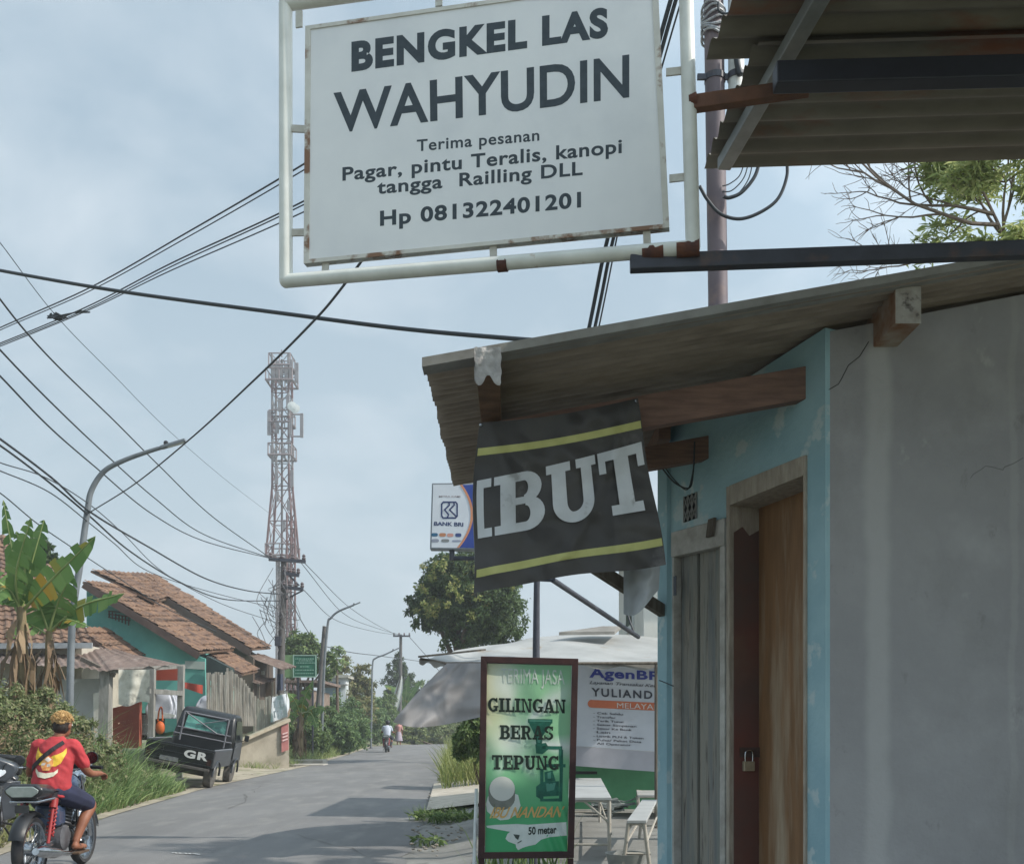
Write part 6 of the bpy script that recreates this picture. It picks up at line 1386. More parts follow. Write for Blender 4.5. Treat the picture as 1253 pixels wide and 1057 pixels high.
def motorcycle(name, label, M, body, scooter=False):
    t = thing(name, label, 'motorcycle', M=M, loc=0)
    bd = lambda mb, n, m, p=t, sm=40, bv=0.: mb.build(n, m, p, sm, bv, local=True)
    ty = mat('bike_tyre', '#26262a', '#3a3836', 12, .9); rim = m_chrome
    R = .295 if not scooter else .27; WB = 1.24
    for y in (0, WB):
        w = .05 if y == 0 else .042
        wh = bd(MB().lathe([(R-.055, -w*.7), (R-.02, -w), (R, -w*.35), (R, w*.35), (R-.02, w), (R-.055, w*.7), (R-.055, -w*.7)], (0, y, R), (1, 0, 0), 40, caps=False), 'wheel', ty)
        bd(MB().lathe([(R-.075, -w*.75), (R-.052, -w*.8), (R-.06, 0), (R-.052, w*.8), (R-.075, w*.75), (R-.08, 0), (R-.075, -w*.75)], (0, y, R), (1, 0, 0), 40, caps=False), 'rim', rim, wh)
        mb = MB()
        for k in range(18):
            a = k*6.2832/18; s = 1 if k % 2 else -1; mb.tube([(s*.03, y+.035*math.cos(a+.5*s), R+.035*math.sin(a+.5*s)), (0, y+(R-.07)*math.cos(a), R+(R-.07)*math.sin(a))], .0032, 5)
        mb.lathe([(.035, -.05), (.06, -.045), (.06, .045), (.035, .05)], (0, y, R), (1, 0, 0), 16); bd(mb, 'spokes', rim, wh)
    # fenders
    def fender(yc, r, a0, a1, w, nm, m):
        mb = MB()
        def f(i, j):
            a = a0+(a1-a0)*j; x = (i-.5)*2; rr = r-.03*x*x
            return V((w*x, yc+rr*math.cos(a), R+rr*math.sin(a)))
        mb.grid(f, 8, 22); mb.grid(lambda i, j: f(i, j)*1.0+V((0, 0, -.004)), 8, 22); bd(mb, nm, m, sm=180)
    fender(0, R+.05, .9, 2.8, .066, 'rear_fender', mat('fender_black', '#26272a', '#1d1e20', 5, .42)); fender(WB, R+.035, .2, 2.6, .06, 'front_fender', m_chrome if not scooter else body)
    for s in (-1, 1):
        bd(MB().tube([(s*.075, WB, R), (s*.075, WB-.26, .92)], [.024, .02], 10), 'fork_leg', m_chrome, sm=60)
        sp = MB()
        sp.tube([(s*.13, .06, .34), (s*.13, .2, .72)], .016, 8); hel = [(s*.13+.034*math.cos(k*.7), .09+.10*k/70+.034*math.sin(k*.7)*.3, .40+.27*k/70+.01*math.sin(k*.7)) for k in range(71)]; sp.tube(hel, .009, 6); sp.lathe([(.036, 0), (.036, .09)], (s*.13, .175, .65), (0, .35, .94), 12)
        bd(sp, 'shock_absorber', mat('shock_red', '#9c3434', '#862b2b', 8, .4), sm=60)
        bd(MB().beam((s*.075, 0, R), (s*.07, .5, .34), .03, .05), 'swing_arm', m_chrome, bv=.005)
        bd(MB().tube([(s*.1, .62, .3), (s*.24, .62, .29)], .014, 8), 'foot_peg', m_black)
        bd(MB().tube([(s*.24, WB-.43, 1.0), (s*.36, WB-.47, .995)], .019, 10), 'hand_grip', m_black, sm=60)
        mb = MB(); mb.tube(spline([(s*.2, WB-.38, .98), (s*.22, WB-.36, 1.02), (s*.22, WB-.36, 1.05)], 4), .007, 6); bd(mb, 'mirror_stem', m_chrome)
        mi = bd(MB().lathe([(.001, .02), (.05, .015), (.062, 0), (.058, -.012)], (s*.225, WB-.36, 1.09), (0, 1, 0), 18), 'mirror', m_black); bd(MB().lathe([(.001, 0), (.055, 0)], (s*.225, WB-.376, 1.09), (0, 1, 0), 18), 'mirror_glass', mat('mirror_glass', '#b9c0c4', None, rough=.05, metal=1), mi)
    bd(MB().tube(spline([(-.26, WB-.42, 1.0), (-.12, WB-.3, .99), (0, WB-.27, .96), (.12, WB-.3, .99), (.26, WB-.42, 1.0)], 5), .013, 8), 'handlebar', m_chrome, sm=60)
    bd(MB().lathe([(.05, -.09), (.085, -.02), (.09, .03), (.08, .05)], (0, WB-.17, .88), (0, 1, 0), 20), 'headlight', m_chrome)
    mb = MB(); 
    for s in (-1, 1): mb.lathe([(.045, 0), (.045, .05)], (s*.05, WB-.3, 1.0), (0, -.5, 1), 14)
    bd(mb, 'gauge', m_black)
    # frame tubes and engine with fins
    mb = MB()
    for s in (-1, 1): mb.tube([(s*.03, WB-.27, .86), (s*.1, .7, .72), (s*.11, .3, .7), (s*.1, -.12, .74)], .016, 8); mb.tube([(s*.04, WB-.24, .78), (s*.09, .85, .3), (s*.1, .45, .28), (s*.09, .42, .68)], .016, 8)
    bd(mb, 'frame', m_black, sm=60)
    e = MB(); e.ell((0, .55, .36), (.13, .19, .12), 16); e.lathe([(.1, -.13), (.12, -.12), (.12, .12), (.1, .13)], (0, .48, .35), (1, 0, 0), 18); e.tube([(0, .66, .42), (0, .74, .66)], .06, 12)
    for k in range(7): e.lathe([(.1, 0), (.1, .012)], (0, .67+.012*k, .46+.03*k), (0, .32, .95), 14)
    bd(e, 'engine', mat('engine_alloy', '#78777a', '#57565a', 9, .45, metal=.5))
    tk = MB(); tk.ell((0, .80, .82), (.125, .23, .115), 18); tk.ell((0, .66, .79), (.1, .14, .08), 14); bd(tk, 'fuel_tank', body, sm=180)
    bd(MB().box((0, .44, .56), (.22, .2, .2)), 'side_cover', body, bv=.03)
    st = MB(); st.grid(lambda i, j: V(((i-.5)*.26*(1-.25*max(0, j-.6)), -.12+.78*j, .80+.02*math.sin(j*3)-.05*abs(i-.5)**2*4*.7+.03*(1-j))), 10, 20); st.grid(lambda i, j: V(((i-.5)*.24, -.12+.76*j, .72)), 2, 2); st.box((0, .25, .755), (.23, .72, .07)); bd(st, 'seat', mat('seat_vinyl', '#252528', '#303033', 8, .5), sm=60)
    # tail cowl with broad lamp
    pr = [(-.19, .80), (-.2, .84), (-.13, .885), (.13, .885), (.2, .84), (.19, .80), (.12, .745), (-.12, .745)]
    tc = bd(MB().slab([(x*.86, -.15, z) for x, z in pr], (0, .30, -.02)), 'tail_cowl', mat('cowl_black', '#2b2c2f', '#232427', 6, .3, spec=.6), bv=.02)
    pr2 = [(x*.82, .815+(z-.815)*.68) for x, z in pr]
    bd(MB().slab([(x*.86, -.161, z) for x, z in pr2], (0, -.014, 0)), 'tail_lamp', mat('lamp_smoke', '#8f9693', '#7b8481', 9, .15, spec=.6), tc, bv=.006)
    bd(MB().tube([(-.15, -.02, .72), (-.12, -.12, .725), (.12, -.12, .725), (.15, .15, .74)], .012, 8), 'grab_rail', m_chrome, sm=60)
    mb = MB(); mb.slab([(-.06, -.17, .70), (.06, -.17, .70), (.06, -.165, .63), (-.06, -.165, .63)], (0, -.006, 0)); mb.tube([(0, -.16, .66), (0, -.08, .74)], .012, 6)
    bd(mb, 'rear_plate', mat('plate_dark', '#2c2d2f', '#3a3b3c', 12, .5))
    ex = MB(); ex.tube(spline([(.1, .72, .42), (.14, .8, .28), (.15, .55, .2), (.16, .2, .24)], 5), .022, 10); ex.tube([(.16, .25, .235), (.165, .1, .25), (.17, -.22, .30), (.17, -.3, .31)], [.035, .05, .05, .03], 14); bd(ex, 'exhaust', m_chrome, sm=60)
    ch = MB(); ch.box((-.09, .25, .30), (.03, .56, .1)); bd(ch, 'chain_guard', m_black, bv=.02)
    # pale sidestand and cables
    cb = MB(); cb.tube(spline([(.2, WB-.4, 1.0), (.1, WB-.1, 1.03), (.05, WB-.15, .8)], 5), .006, 5); cb.tube(spline([(-.2, WB-.4, 1.0), (-.1, WB-.08, 1.04), (-.05, WB-.2, .75)], 5), .006, 5); bd(cb, 'control_cable', m_black)
    bd(MB().tube([(-.1, .5, .26), (-.2, .38, .1)], .012, 6), 'side_stand', m_black)
    return t
motorcycle('motorcycle', 'near black motorcycle with red rear springs under the rider in red', M_bike @ Matrix.Scale(.95, 4), mat('tank_blue', '#2e3c55', '#3b4a63', 3, .25, coat=.5))
# distant rider going away
Mf = Matrix.Translation((P(472.5, 0, 50).x, 50, rise(50)+.045)) @ Matrix.Rotation(.02, 4, 'Z')
rider('person', 'distant rider in white shirt and dark helmet going away down the road', Mf, (0, 1, 0), {'shirt': mat('white_shirt', '#b9bfca', '#a9b0bd', 5), 'legs': mat('dark_trousers', '#2c2e38', '#24262e', 5), 'hair': m_black}, .02, False, 0, True)
motorcycle('motorcycle', 'distant white tailed motorcycle under the rider in the white shirt', Mf, mat('white_fairing', '#b9bcbf', '#a9acb0', 5, .3))
def walker():
    Y = 69; x = P(488, 0, Y).x; z = rise(Y)+.04; M = Matrix.Translation((x, Y, z)); t = thing('person', 'distant person in a pinkish top and patterned skirt walking on the road edge', 'person', M=M, loc=0)
    mb = MB(); limb(mb, [(0, 0, .9), (0, 0, 1.2), (0, 0, 1.38)], [.13, .12, .11]); limb(mb, [(-.17, 0, 1.36), (0, 0, 1.4), (.17, 0, 1.36)], [.06, .07, .06]); limb(mb, [(0, 0, 1.4), (0, .01, 1.5)], [.055, .05]); head(mb, (0, .02, 1.57), (0, 1, 0))
    for s in (-1, 1):
        limb(mb, [(s*.18, 0, 1.36), (s*.25, -.04*s, 1.08), (s*.24, .08*s, .84)], [.05, .04, .027]); hand(mb, (s*.24, .08*s, .84), (0, .1, -1), (0, 1, 0), s, .5)
        limb(mb, [(s*.09, 0, .9), (s*.1, .1*s, .48), (s*.1, .02*s, .08)], [.1, .06, .04]); limb(mb, [(s*.1, .0+.02*s, .05), (s*.1, .15+.02*s, .03)], [.04, .03])
    link('body', remesh(mb, .02, 3), skin_m, t, 180)
    mb = MB(); mb.lathe([(.15, .9), (.16, 1.1), (.19, 1.3), (.13, 1.41), (.07, 1.45)], (0, 0, 0), n=20); [limb(mb, [(s*.16, 0, 1.36), (s*.25, -.04*s, 1.08)], [.075, .06]) for s in (-1, 1)]; link('blouse', remesh(mb, .02, 4), mat('pink_blouse', '#b5847c', '#a67a78', 6), t, 180)
    mb = MB(); mb.lathe([(.27, .3), (.22, .6), (.16, .95)], (0, 0, 0), n=24); link('skirt', remesh(mb, .02, 3), mat('patterned_skirt', '#8d8591', '#a79ba4', 9, .8), t, 180)
    mb = MB(); mb.ell((0, 0, 1.6), (.1, .11, .12), 14); link('headscarf', mb.mesh('headscarf'), mat('scarf', '#b98d55', '#a97d4b', 5), t, 180)
walker()
def moped():
    M = Matrix.Translation((-6.07, 11.6, gz(-6.07, 11.6)+.0)) @ Matrix.Scale(.92, 4) @ Matrix.Rotation(math.radians(-158), 4, 'Z') @ Matrix.Rotation(math.radians(-6), 4, 'Y')
    b = mat('moped_grey', '#4a4e55', '#3e4248', 4, .3, coat=.4); t = motorcycle('motorcycle', 'parked grey moped with a white headlamp cut by the left edge', M, b, True); WB = 1.24
    bd = lambda mb, n, m, p=t, sm=50, bv=0.: mb.build(n, m, p, sm, bv, local=True)
    fr = MB(); pr = [(-.21, 1.04), (-.24, .98), (-.2, .9), (-.12, .82), (.12, .82), (.2, .9), (.24, .98), (.21, 1.04), (0, 1.1)]; fr.slab([(x, WB-.06+abs(x)*-.3, z) for x, z in pr], (0, -.24, .02)); cowl = bd(fr, 'handlebar_cowl', b, bv=.03)
    mb = MB(); mb.slab([(x*.5, WB-.045+abs(x)*-.25, .935+(z-.955)*.42) for x, z in pr[:8]], (0, .015, 0)); bd(mb, 'lamp_glass', mat('lamp_clear', '#d5d9dd', '#bcc1c6', 9, .08, spec=.7), cowl, bv=.01)
    for s in (-1, 1): bd(MB().slab([(s*.05, WB-.12, .82), (s*.27, WB-.25, .85), (s*.25, WB-.4, .4), (s*.13, WB-.3, .35)], (0, -.04, 0)), 'leg_shield', b, bv=.012)
    bd(MB().slab([(-.12, WB-.05, .78), (.12, WB-.05, .78), (.1, WB-.03, .66), (-.1, WB-.03, .66)], (0, .01, 0)), 'front_plate', mat('plate_black', '#1d1e20', '#4a4b4c', 25), bv=.004)
    bd(MB().box((0, -.28, .98), (.34, .3, .26)), 'rear_box', m_black, bv=.03)
moped()
# ------------------------------------------------------------------ vegetation
m_bark = mat('bark', '#6b5e50', '#51463b', 5, .9, .3, stretch=(3, 3, .8))
g_dark = leafmat('leaf_dark_green', '#2c3d22', '#3a4d2a', '#4c5e34', '#566b3c')
g_mid = leafmat('leaf_mid_green', '#465c32', '#5c7243', '#738752', '#8c9a61')
g_tree = leafmat('leaf_tree', '#37492c', '#465a36', '#596d43', '#6c7f50')
g_bush = leafmat('leaf_bush', '#466039', '#5a7446', '#718a57', '#889a68')
g_dry = leafmat('leaf_dry_mixed', '#5c623c', '#78774e', '#938c62', '#687846')
g_lush = leafmat('grass_lush', '#50693a', '#668150', '#82995f', '#a6b47c')
g_weed = leafmat('weed_mixed', '#55663d', '#6c7a4c', '#848a60', '#9a9774', '#5f7345')
def blobs(Y, lst, dy=.75):
    return [((*P(x, y, Y+o)[:],), (rx/F*Y, min(rx, ry)/F*Y*dy, ry/F*Y)) for (x, y, rx, ry, o) in lst]
def tree(label, cat, name, Y, lst, n, L, Wd, m, base=None, r=.18, group=None, twig=True):
    bl = blobs(Y, lst); c = bl[0][0]
    bx = P(base[0], base[1], Y) if base else V((c[0], Y, 0)); bx.z = gz(bx.x, Y)-.15
    t = thing(name, label, cat, bx, group)
    crown(MB(), bl, n, L, Wd).build('crown', m, t)
    mb = MB(); fork = bx.lerp(V(c), .55); mb.tube(spline([bx, bx.lerp(fork, .5)+V((r*.5, 0, 0)), fork], 5), [r*(1-.5*i/10) for i in range(11)], 9)
    if twig:
        for b, rr in bl:
            e = V(b)+V((0, 0, rr[2]*.3)); mid = fork.lerp(e, .5)+V((random.uniform(-.2, .2), 0, .1)); mb.tube(spline([fork, mid, e], 4), [r*.5*(1-.8*i/8) for i in range(9)], 6)
    mb.build('trunk', m_bark, t, smooth=60); return t
t = tree('large dense round tree with yellowish flowers rising over the awning', 'tree', 'broadleaf_tree', 36, [(552, 722, 36, 36, 0), (590, 722, 44, 44, -1), (570, 762, 52, 30, 0), (528, 742, 26, 26, 0), (614, 756, 30, 34, 1), (562, 694, 34, 20, .5), (600, 700, 40, 26, 1)], 42000, .165, .08, g_tree, (574, 910), .26)
crown(MB(), blobs(36, [(545, 697, 30, 18, -1.3), (528, 722, 18, 22, -1.3), (575, 688, 26, 12, -1), (600, 705, 34, 26, -1.6), (520, 745, 14, 16, -1), (560, 735, 40, 26, -2)]), 2600, .12, .06).build('blossom', leafmat('blossom', '#a59c62', '#8f9153', '#7d8a4c', '#62743f'), t)
tree('bushy tree behind the tall utility pole', 'tree', 'broadleaf_tree', 48, [(368, 796, 20, 22, 0), (384, 806, 16, 18, .5), (400, 815, 12, 14, 0), (358, 810, 14, 16, 0)], 7000, .22, .11, g_mid, (372, 890), .16, 'trees along the left verge')
tree('dry vine smothered tree beyond the white house', 'tree', 'vine_covered_tree', 62, [(424, 832, 24, 26, 0), (438, 852, 26, 24, .5), (412, 848, 14, 18, 0), (446, 830, 10, 18, 0), (425, 870, 30, 24, -1)], 9500, .24, .12, g_dry, (428, 900), .2, 'trees along the left verge')
tree('dark green conical tree below the farthest utility pole', 'tree', 'conifer_tree', 84, [(488, 806, 7, 10, 0), (488, 818, 13, 10, 0), (487, 830, 19, 12, 0), (492, 845, 22, 14, 0)], 6500, .24, .10, g_dark, (488, 905), .16, 'trees along the left verge')
tree('loose bushy tree at the far road bend beside the grey curtain', 'tree', 'broadleaf_tree', 88, [(512, 850, 22, 18, 0), (526, 862, 24, 20, 0), (503, 868, 22, 16, .5)], 6000, .26, .13, g_mid, (515, 905), .16, 'trees along the left verge')
tree('rounded dark bush nearest the road on the left verge', 'bush', 'bush', 54, [(400, 886, 30, 26, 0), (424, 892, 26, 24, -.5), (382, 893, 22, 22, .5), (414, 870, 28, 18, .6), (392, 868, 22, 14, .8), (440, 901, 14, 14, -.4)], 24000, .15, .07, g_bush, (395, 922), .08, 'bushes along the left verge', False)
tree('rounded dark bush behind the nearest one on the left verge', 'bush', 'bush', 68, [(446, 880, 26, 24, 0), (456, 888, 22, 20, -.5), (434, 888, 22, 20, .5), (446, 862, 20, 12, 0)], 16000, .17, .08, g_bush, (442, 916), .08, 'bushes along the left verge', False)
tree('low leafy bush beside the ragged banana plant past the retaining wall', 'bush', 'bush', 41, [(370, 902, 18, 20, 0), (386, 906, 18, 17, -.4), (378, 886, 16, 16, .6)], 9000, .13, .06, g_mid, (376, 925), .06, 'bushes along the left verge', False)
tree('broad bush between the slender street lamp and the road', 'bush', 'bush', 47, [(408, 898, 20, 20, 0), (424, 904, 16, 14, -.4), (400, 880, 16, 16, .6)], 10000, .14, .065, g_bush, (408, 922), .06, 'bushes along the left verge', False)
tree('pale loose bush at the far end of the left verge', 'bush', 'bush', 73, [(468, 880, 18, 22, 0), (456, 866, 20, 14, .5), (474, 862, 14, 14, .5)], 6000, .2, .09, g_mid, (468, 912), .08, 'bushes along the left verge', False)
t = tree('creeper covered hedge across the end of the visible road', 'hedge', 'hedge', 75, [(492, 899, 12, 13, -.5), (508, 899, 14, 14, 0), (525, 899, 15, 14, 1), (543, 898, 16, 15, 2), (562, 897, 18, 16, 3)], 12000, .2, .13, leafmat('creeper', '#55663c', '#74804f', '#8e9463', '#667848'), (535, 913), .08, None, False)
tree('shrub with pale stalks right of the road behind the sand path', 'bush', 'bush', 21, [(576, 896, 16, 26, 0), (592, 886, 22, 30, .5), (566, 908, 12, 18, 0), (602, 912, 20, 22, 0)], 6000, .14, .06, g_mid, (585, 945), .05, None, False)
tree('leafy tree behind the far left house', 'tree', 'broadleaf_tree', 31, [(48, 672, 12, 18, 0), (58, 690, 12, 12, 0)], 1800, .2, .1, g_dark, (52, 780), .1)
def treeline():
    mb = MB()
    for k in range(150):
        a = random.uniform(-1.25, 1.25); d = random.uniform(100, 170); x, y = d*math.sin(a), d*math.cos(a)+10
        crown(mb, [((x, y, random.uniform(1.2, 3)), (random.uniform(4, 8), 4, random.uniform(2, 4)))], 400, .9, .5)
    o = mb.build('distant_treeline', g_mid, None); tag(o, 'far belt of trees closing the horizon behind houses and road', 'trees', None, 'stuff')
treeline()
# ---- banana plants
m_ban = leafmat('banana_leaf', '#4e6e38', '#5d7d42', '#6d8a4e', trans=.35, rough=.55); m_bany = leafmat('banana_yellow', '#8f8a3e', '#a0802f', '#7c8a3d', '#8b6a38'); m_bdry = leafmat('banana_dry', '#6b5743', '#857059', '#574736', '#9a8468', trans=.15, rough=.8)
m_pet = mat('petiole', '#8f9c62', '#7c8a52', 5, .5)
def banana_leaf(a, m_, b, Wd, nrm, parent, mt, tatter=.5, yellow=0.):
    mid = spline([a, m_, b], 14); n = len(mid); L_ = (V(b)-V(a)).length; nrm = V(nrm)
    MB().tube(mid, [.03*(1-.75*i/(n-1))*min(1, L_) for i in range(n)], 6).build('midrib', m_pet, parent, smooth=60)
    mb = MB(); yb = MB()
    for s in (-1, 1):
        i = 3
        while i < n-1:
            k = min(n-1, i+random.choice((1, 2, 2, 3))); sag = random.uniform(0, tatter*1.5)
            q = []
            for j in (i, k):
                t_ = (j-3)/(n-4); w = Wd*(math.sin(math.pi*min(.999, max(.03, t_**.75)))**.55); d = (mid[min(j+1, n-1)]-mid[j-1]).normalized(); sd = d.cross(nrm).normalized()*s; up = sd.cross(d)*s
                e = mid[j]+sd*w*(1-.2*sag)+d*w*.12-V((0, 0, 1))*w*sag*.7
                q.append((mid[j], mid[j].lerp(e, .5)+V((0, 0, .06*w)), e))
            if j < n-1: gap = .12
            tgt = yb if random.random() < yellow*(1 if i < n*.5 else .3) else mb
            g_ = random.uniform(.05, .22) if random.random() < .25+tatter else 0
            q1 = tuple(p.lerp(o, g_*r) for p, o, r in zip(q[1], q[0], (0, .6, 1.5)))
            tgt.add([q[0][0], q[0][1], q[0][2], q1[0], q1[1], q1[2]], [(0, 1, 4, 3), (1, 2, 5, 4)]); i = k
    if mb.v: mb.build('leaf', mt, parent, smooth=180)
    if yb.v: yb.build('leaf', m_bany, parent, smooth=180, label='yellowed torn leaf pieces')
def pseudostem(t, base, top, r):
    MB().tube(spline([base, base.lerp(top, .5)+V((r*.3, 0, 0)), top], 6), [r*(1.1-.55*i/12) for i in range(13)], 12).build('stem', mat('banana_stem', '#8a7a5c', '#6d6044', 3, .8, .2, stretch=(3, 3, .6)), t, smooth=60)
    mb = MB()
    for k in range(75):
        f = random.uniform(.15, .95); p = base.lerp(top, f); a = random.uniform(0, 6.283); o = V((math.cos(a), math.sin(a), 0)); w = random.uniform(.02, .055); l = random.uniform(.3, .9)
        p = p+o*r*.8; q1 = p+o*random.uniform(.04, .16)-V((0, 0, l*.4)); q2 = q1+o*random.uniform(-.05, .1)-V((random.uniform(-.1, .1), 0, l*.6)); s = V((-o.y, o.x, 0))*w
        mb.add([p-s*.5, p+s*.5, q1-s+o*.03, q1+s-o*.03, q2-s*.5, q2+s*.3], [(0, 1, 3, 2), (2, 3, 5, 4)])
    mb.build('dry_leaves', m_bdry, t)
def bananas():
    Y = 16.
    b = P(24, 905, Y); b.z = gz(b.x, Y); t = thing('banana_plant', 'taller banana plant at the left edge with upright leaves and a brown hanging skirt', 'banana plant', b, 'banana plants before the houses')
    c = P(26, 742, Y); pseudostem(t, b, c, .125)
    for a, m_, e, w, n, tt, yl in (((26, 745), (18, 690), (4, 612), .17, (-.2, -1, .1), .8, 0), ((26, 748), (36, 700), (54, 636), .27, (0, -1, .3), .5, 0), ((24, 745), (20, 700), (38, 634), .22, (0, -1, .2), .6, 0), ((30, 745), (62, 710), (117, 656), .24, (.35, -1, .25), .45, .35), ((22, 748), (2, 715), (-40, 700), .26, (.3, -.8, .6), .4, 0), ((26, 745), (30, 690), (20, 650), .2, (.3, 1, .2), .5, 0), ((26, 748), (8, 720), (-20, 745), .22, (0, -.8, .7), .5, .1)):
        o = random.uniform(-.3, .3); banana_leaf(P(*a, Y), P(*m_, Y-.15+o), P(*e, Y-.3+o*2), w, n, t, m_ban, tt, yl)
    Y = 16.6; b = P(52, 905, Y); b.z = gz(b.x, Y); t = thing('banana_plant', 'shorter banana plant beside the lamp pole with one long leaf drooping right', 'banana plant', b, 'banana plants before the houses')
    c = P(60, 772, Y); pseudostem(t, b, c, .095)
    for a, m_, e, w, n, tt, yl in (((60, 774), (70, 740), (88, 700), .34, (.1, -1, .2), .3, 0), ((60, 774), (50, 745), (40, 722), .28, (0, -1, .3), .35, 0), ((62, 772), (98, 742), (152, 726), .22, (.1, -1, .5), .5, .3), ((60, 774), (80, 758), (108, 766), .13, (0, -.5, .9), .7, .9), ((58, 776), (30, 762), (8, 780), .2, (0, -.6, .8), .5, .1)):
        banana_leaf(P(*a, Y), P(*m_, Y-.1), P(*e, Y-.3), w, n, t, m_ban, tt, yl)
    Y = 37.; b = P(366, 930, Y); b.z = gz(b.x, Y); t = thing('banana_plant', 'small ragged banana plant at the end of the retaining wall', 'banana plant', b, 'banana plants before the houses')
    pseudostem(t, b, P(368, 872, Y), .13)
    for a, m_, e in (((368, 874), (372, 855), (383, 832)), ((368, 874), (360, 856), (352, 848)), ((368, 876), (385, 866), (398, 868)), ((368, 876), (356, 872), (350, 890)), ((368, 874), (380, 872), (388, 890))):
        banana_leaf(P(*a, Y), P(*m_, Y-.3), P(*e, Y-.5), .26, (0, -.9, .5), t, m_ban, .6, .2)
    Y = 79.; b = P(497, 905, Y); b.z = gz(b.x, Y); t = thing('banana_plant', 'group of long banana fronds leaning over the far bend', 'banana plant', b, 'banana plants before the houses')
    pseudostem(t, b, P(496, 868, Y), .14)
    for m_, e in (((502, 850), (516, 832)), ((490, 848), (470, 838)), ((508, 860), (528, 858)), ((486, 858), (468, 862)), ((497, 846), (500, 826))):
        banana_leaf(P(496, 870, Y), P(*m_, Y-.3), P(*e, Y-.5), .3, (0, -.9, .5), t, m_ban, .5, .1)
    Y = 50.; b = P(414, 890, Y); b.z = gz(b.x, Y); t = thing('palm_tree', 'thin palm with drooping fronds beside the far white house', 'palm', b); tp = P(412, 806, Y)
    MB().tube([b, tp], [.1, .06], 8).build('trunk', m_bark, t)
    for e in ((423, 800), (400, 803), (428, 812), (398, 818), (418, 795), (405, 796)): banana_leaf(tp, P((tp.x*F/Y+CX+e[0])/2, e[1]-5, Y), P(*e, Y), .22, (0, -.6, .8), t, g_mid, .9)
bananas()
def flag():
    Y = 74.; a = P(475, 885, Y); t = thing('pole_flag', 'furled white flag on a leaning pole in front of the far bushes', 'flag', (a.x, Y, gz(a.x, Y)))
    b = P(491, 826, Y); MB().tube([V((a.x-.1, Y, gz(a.x, Y))), a, b], .05, 6).build('pole', m_wood, t)
    mb = MB(); mb.grid(lambda i, j: a.lerp(b, j)+V(((i-.3)*.66*(math.sin(3.14*min(1, j*.9+.08))**.7), .06*math.sin(i*9), -.02)), 8, 18); mb.build('cloth', mat('flag_white', '#c5c8c4', '#aeb1ad', 4, .8, trans=.2), t, smooth=180)
flag()
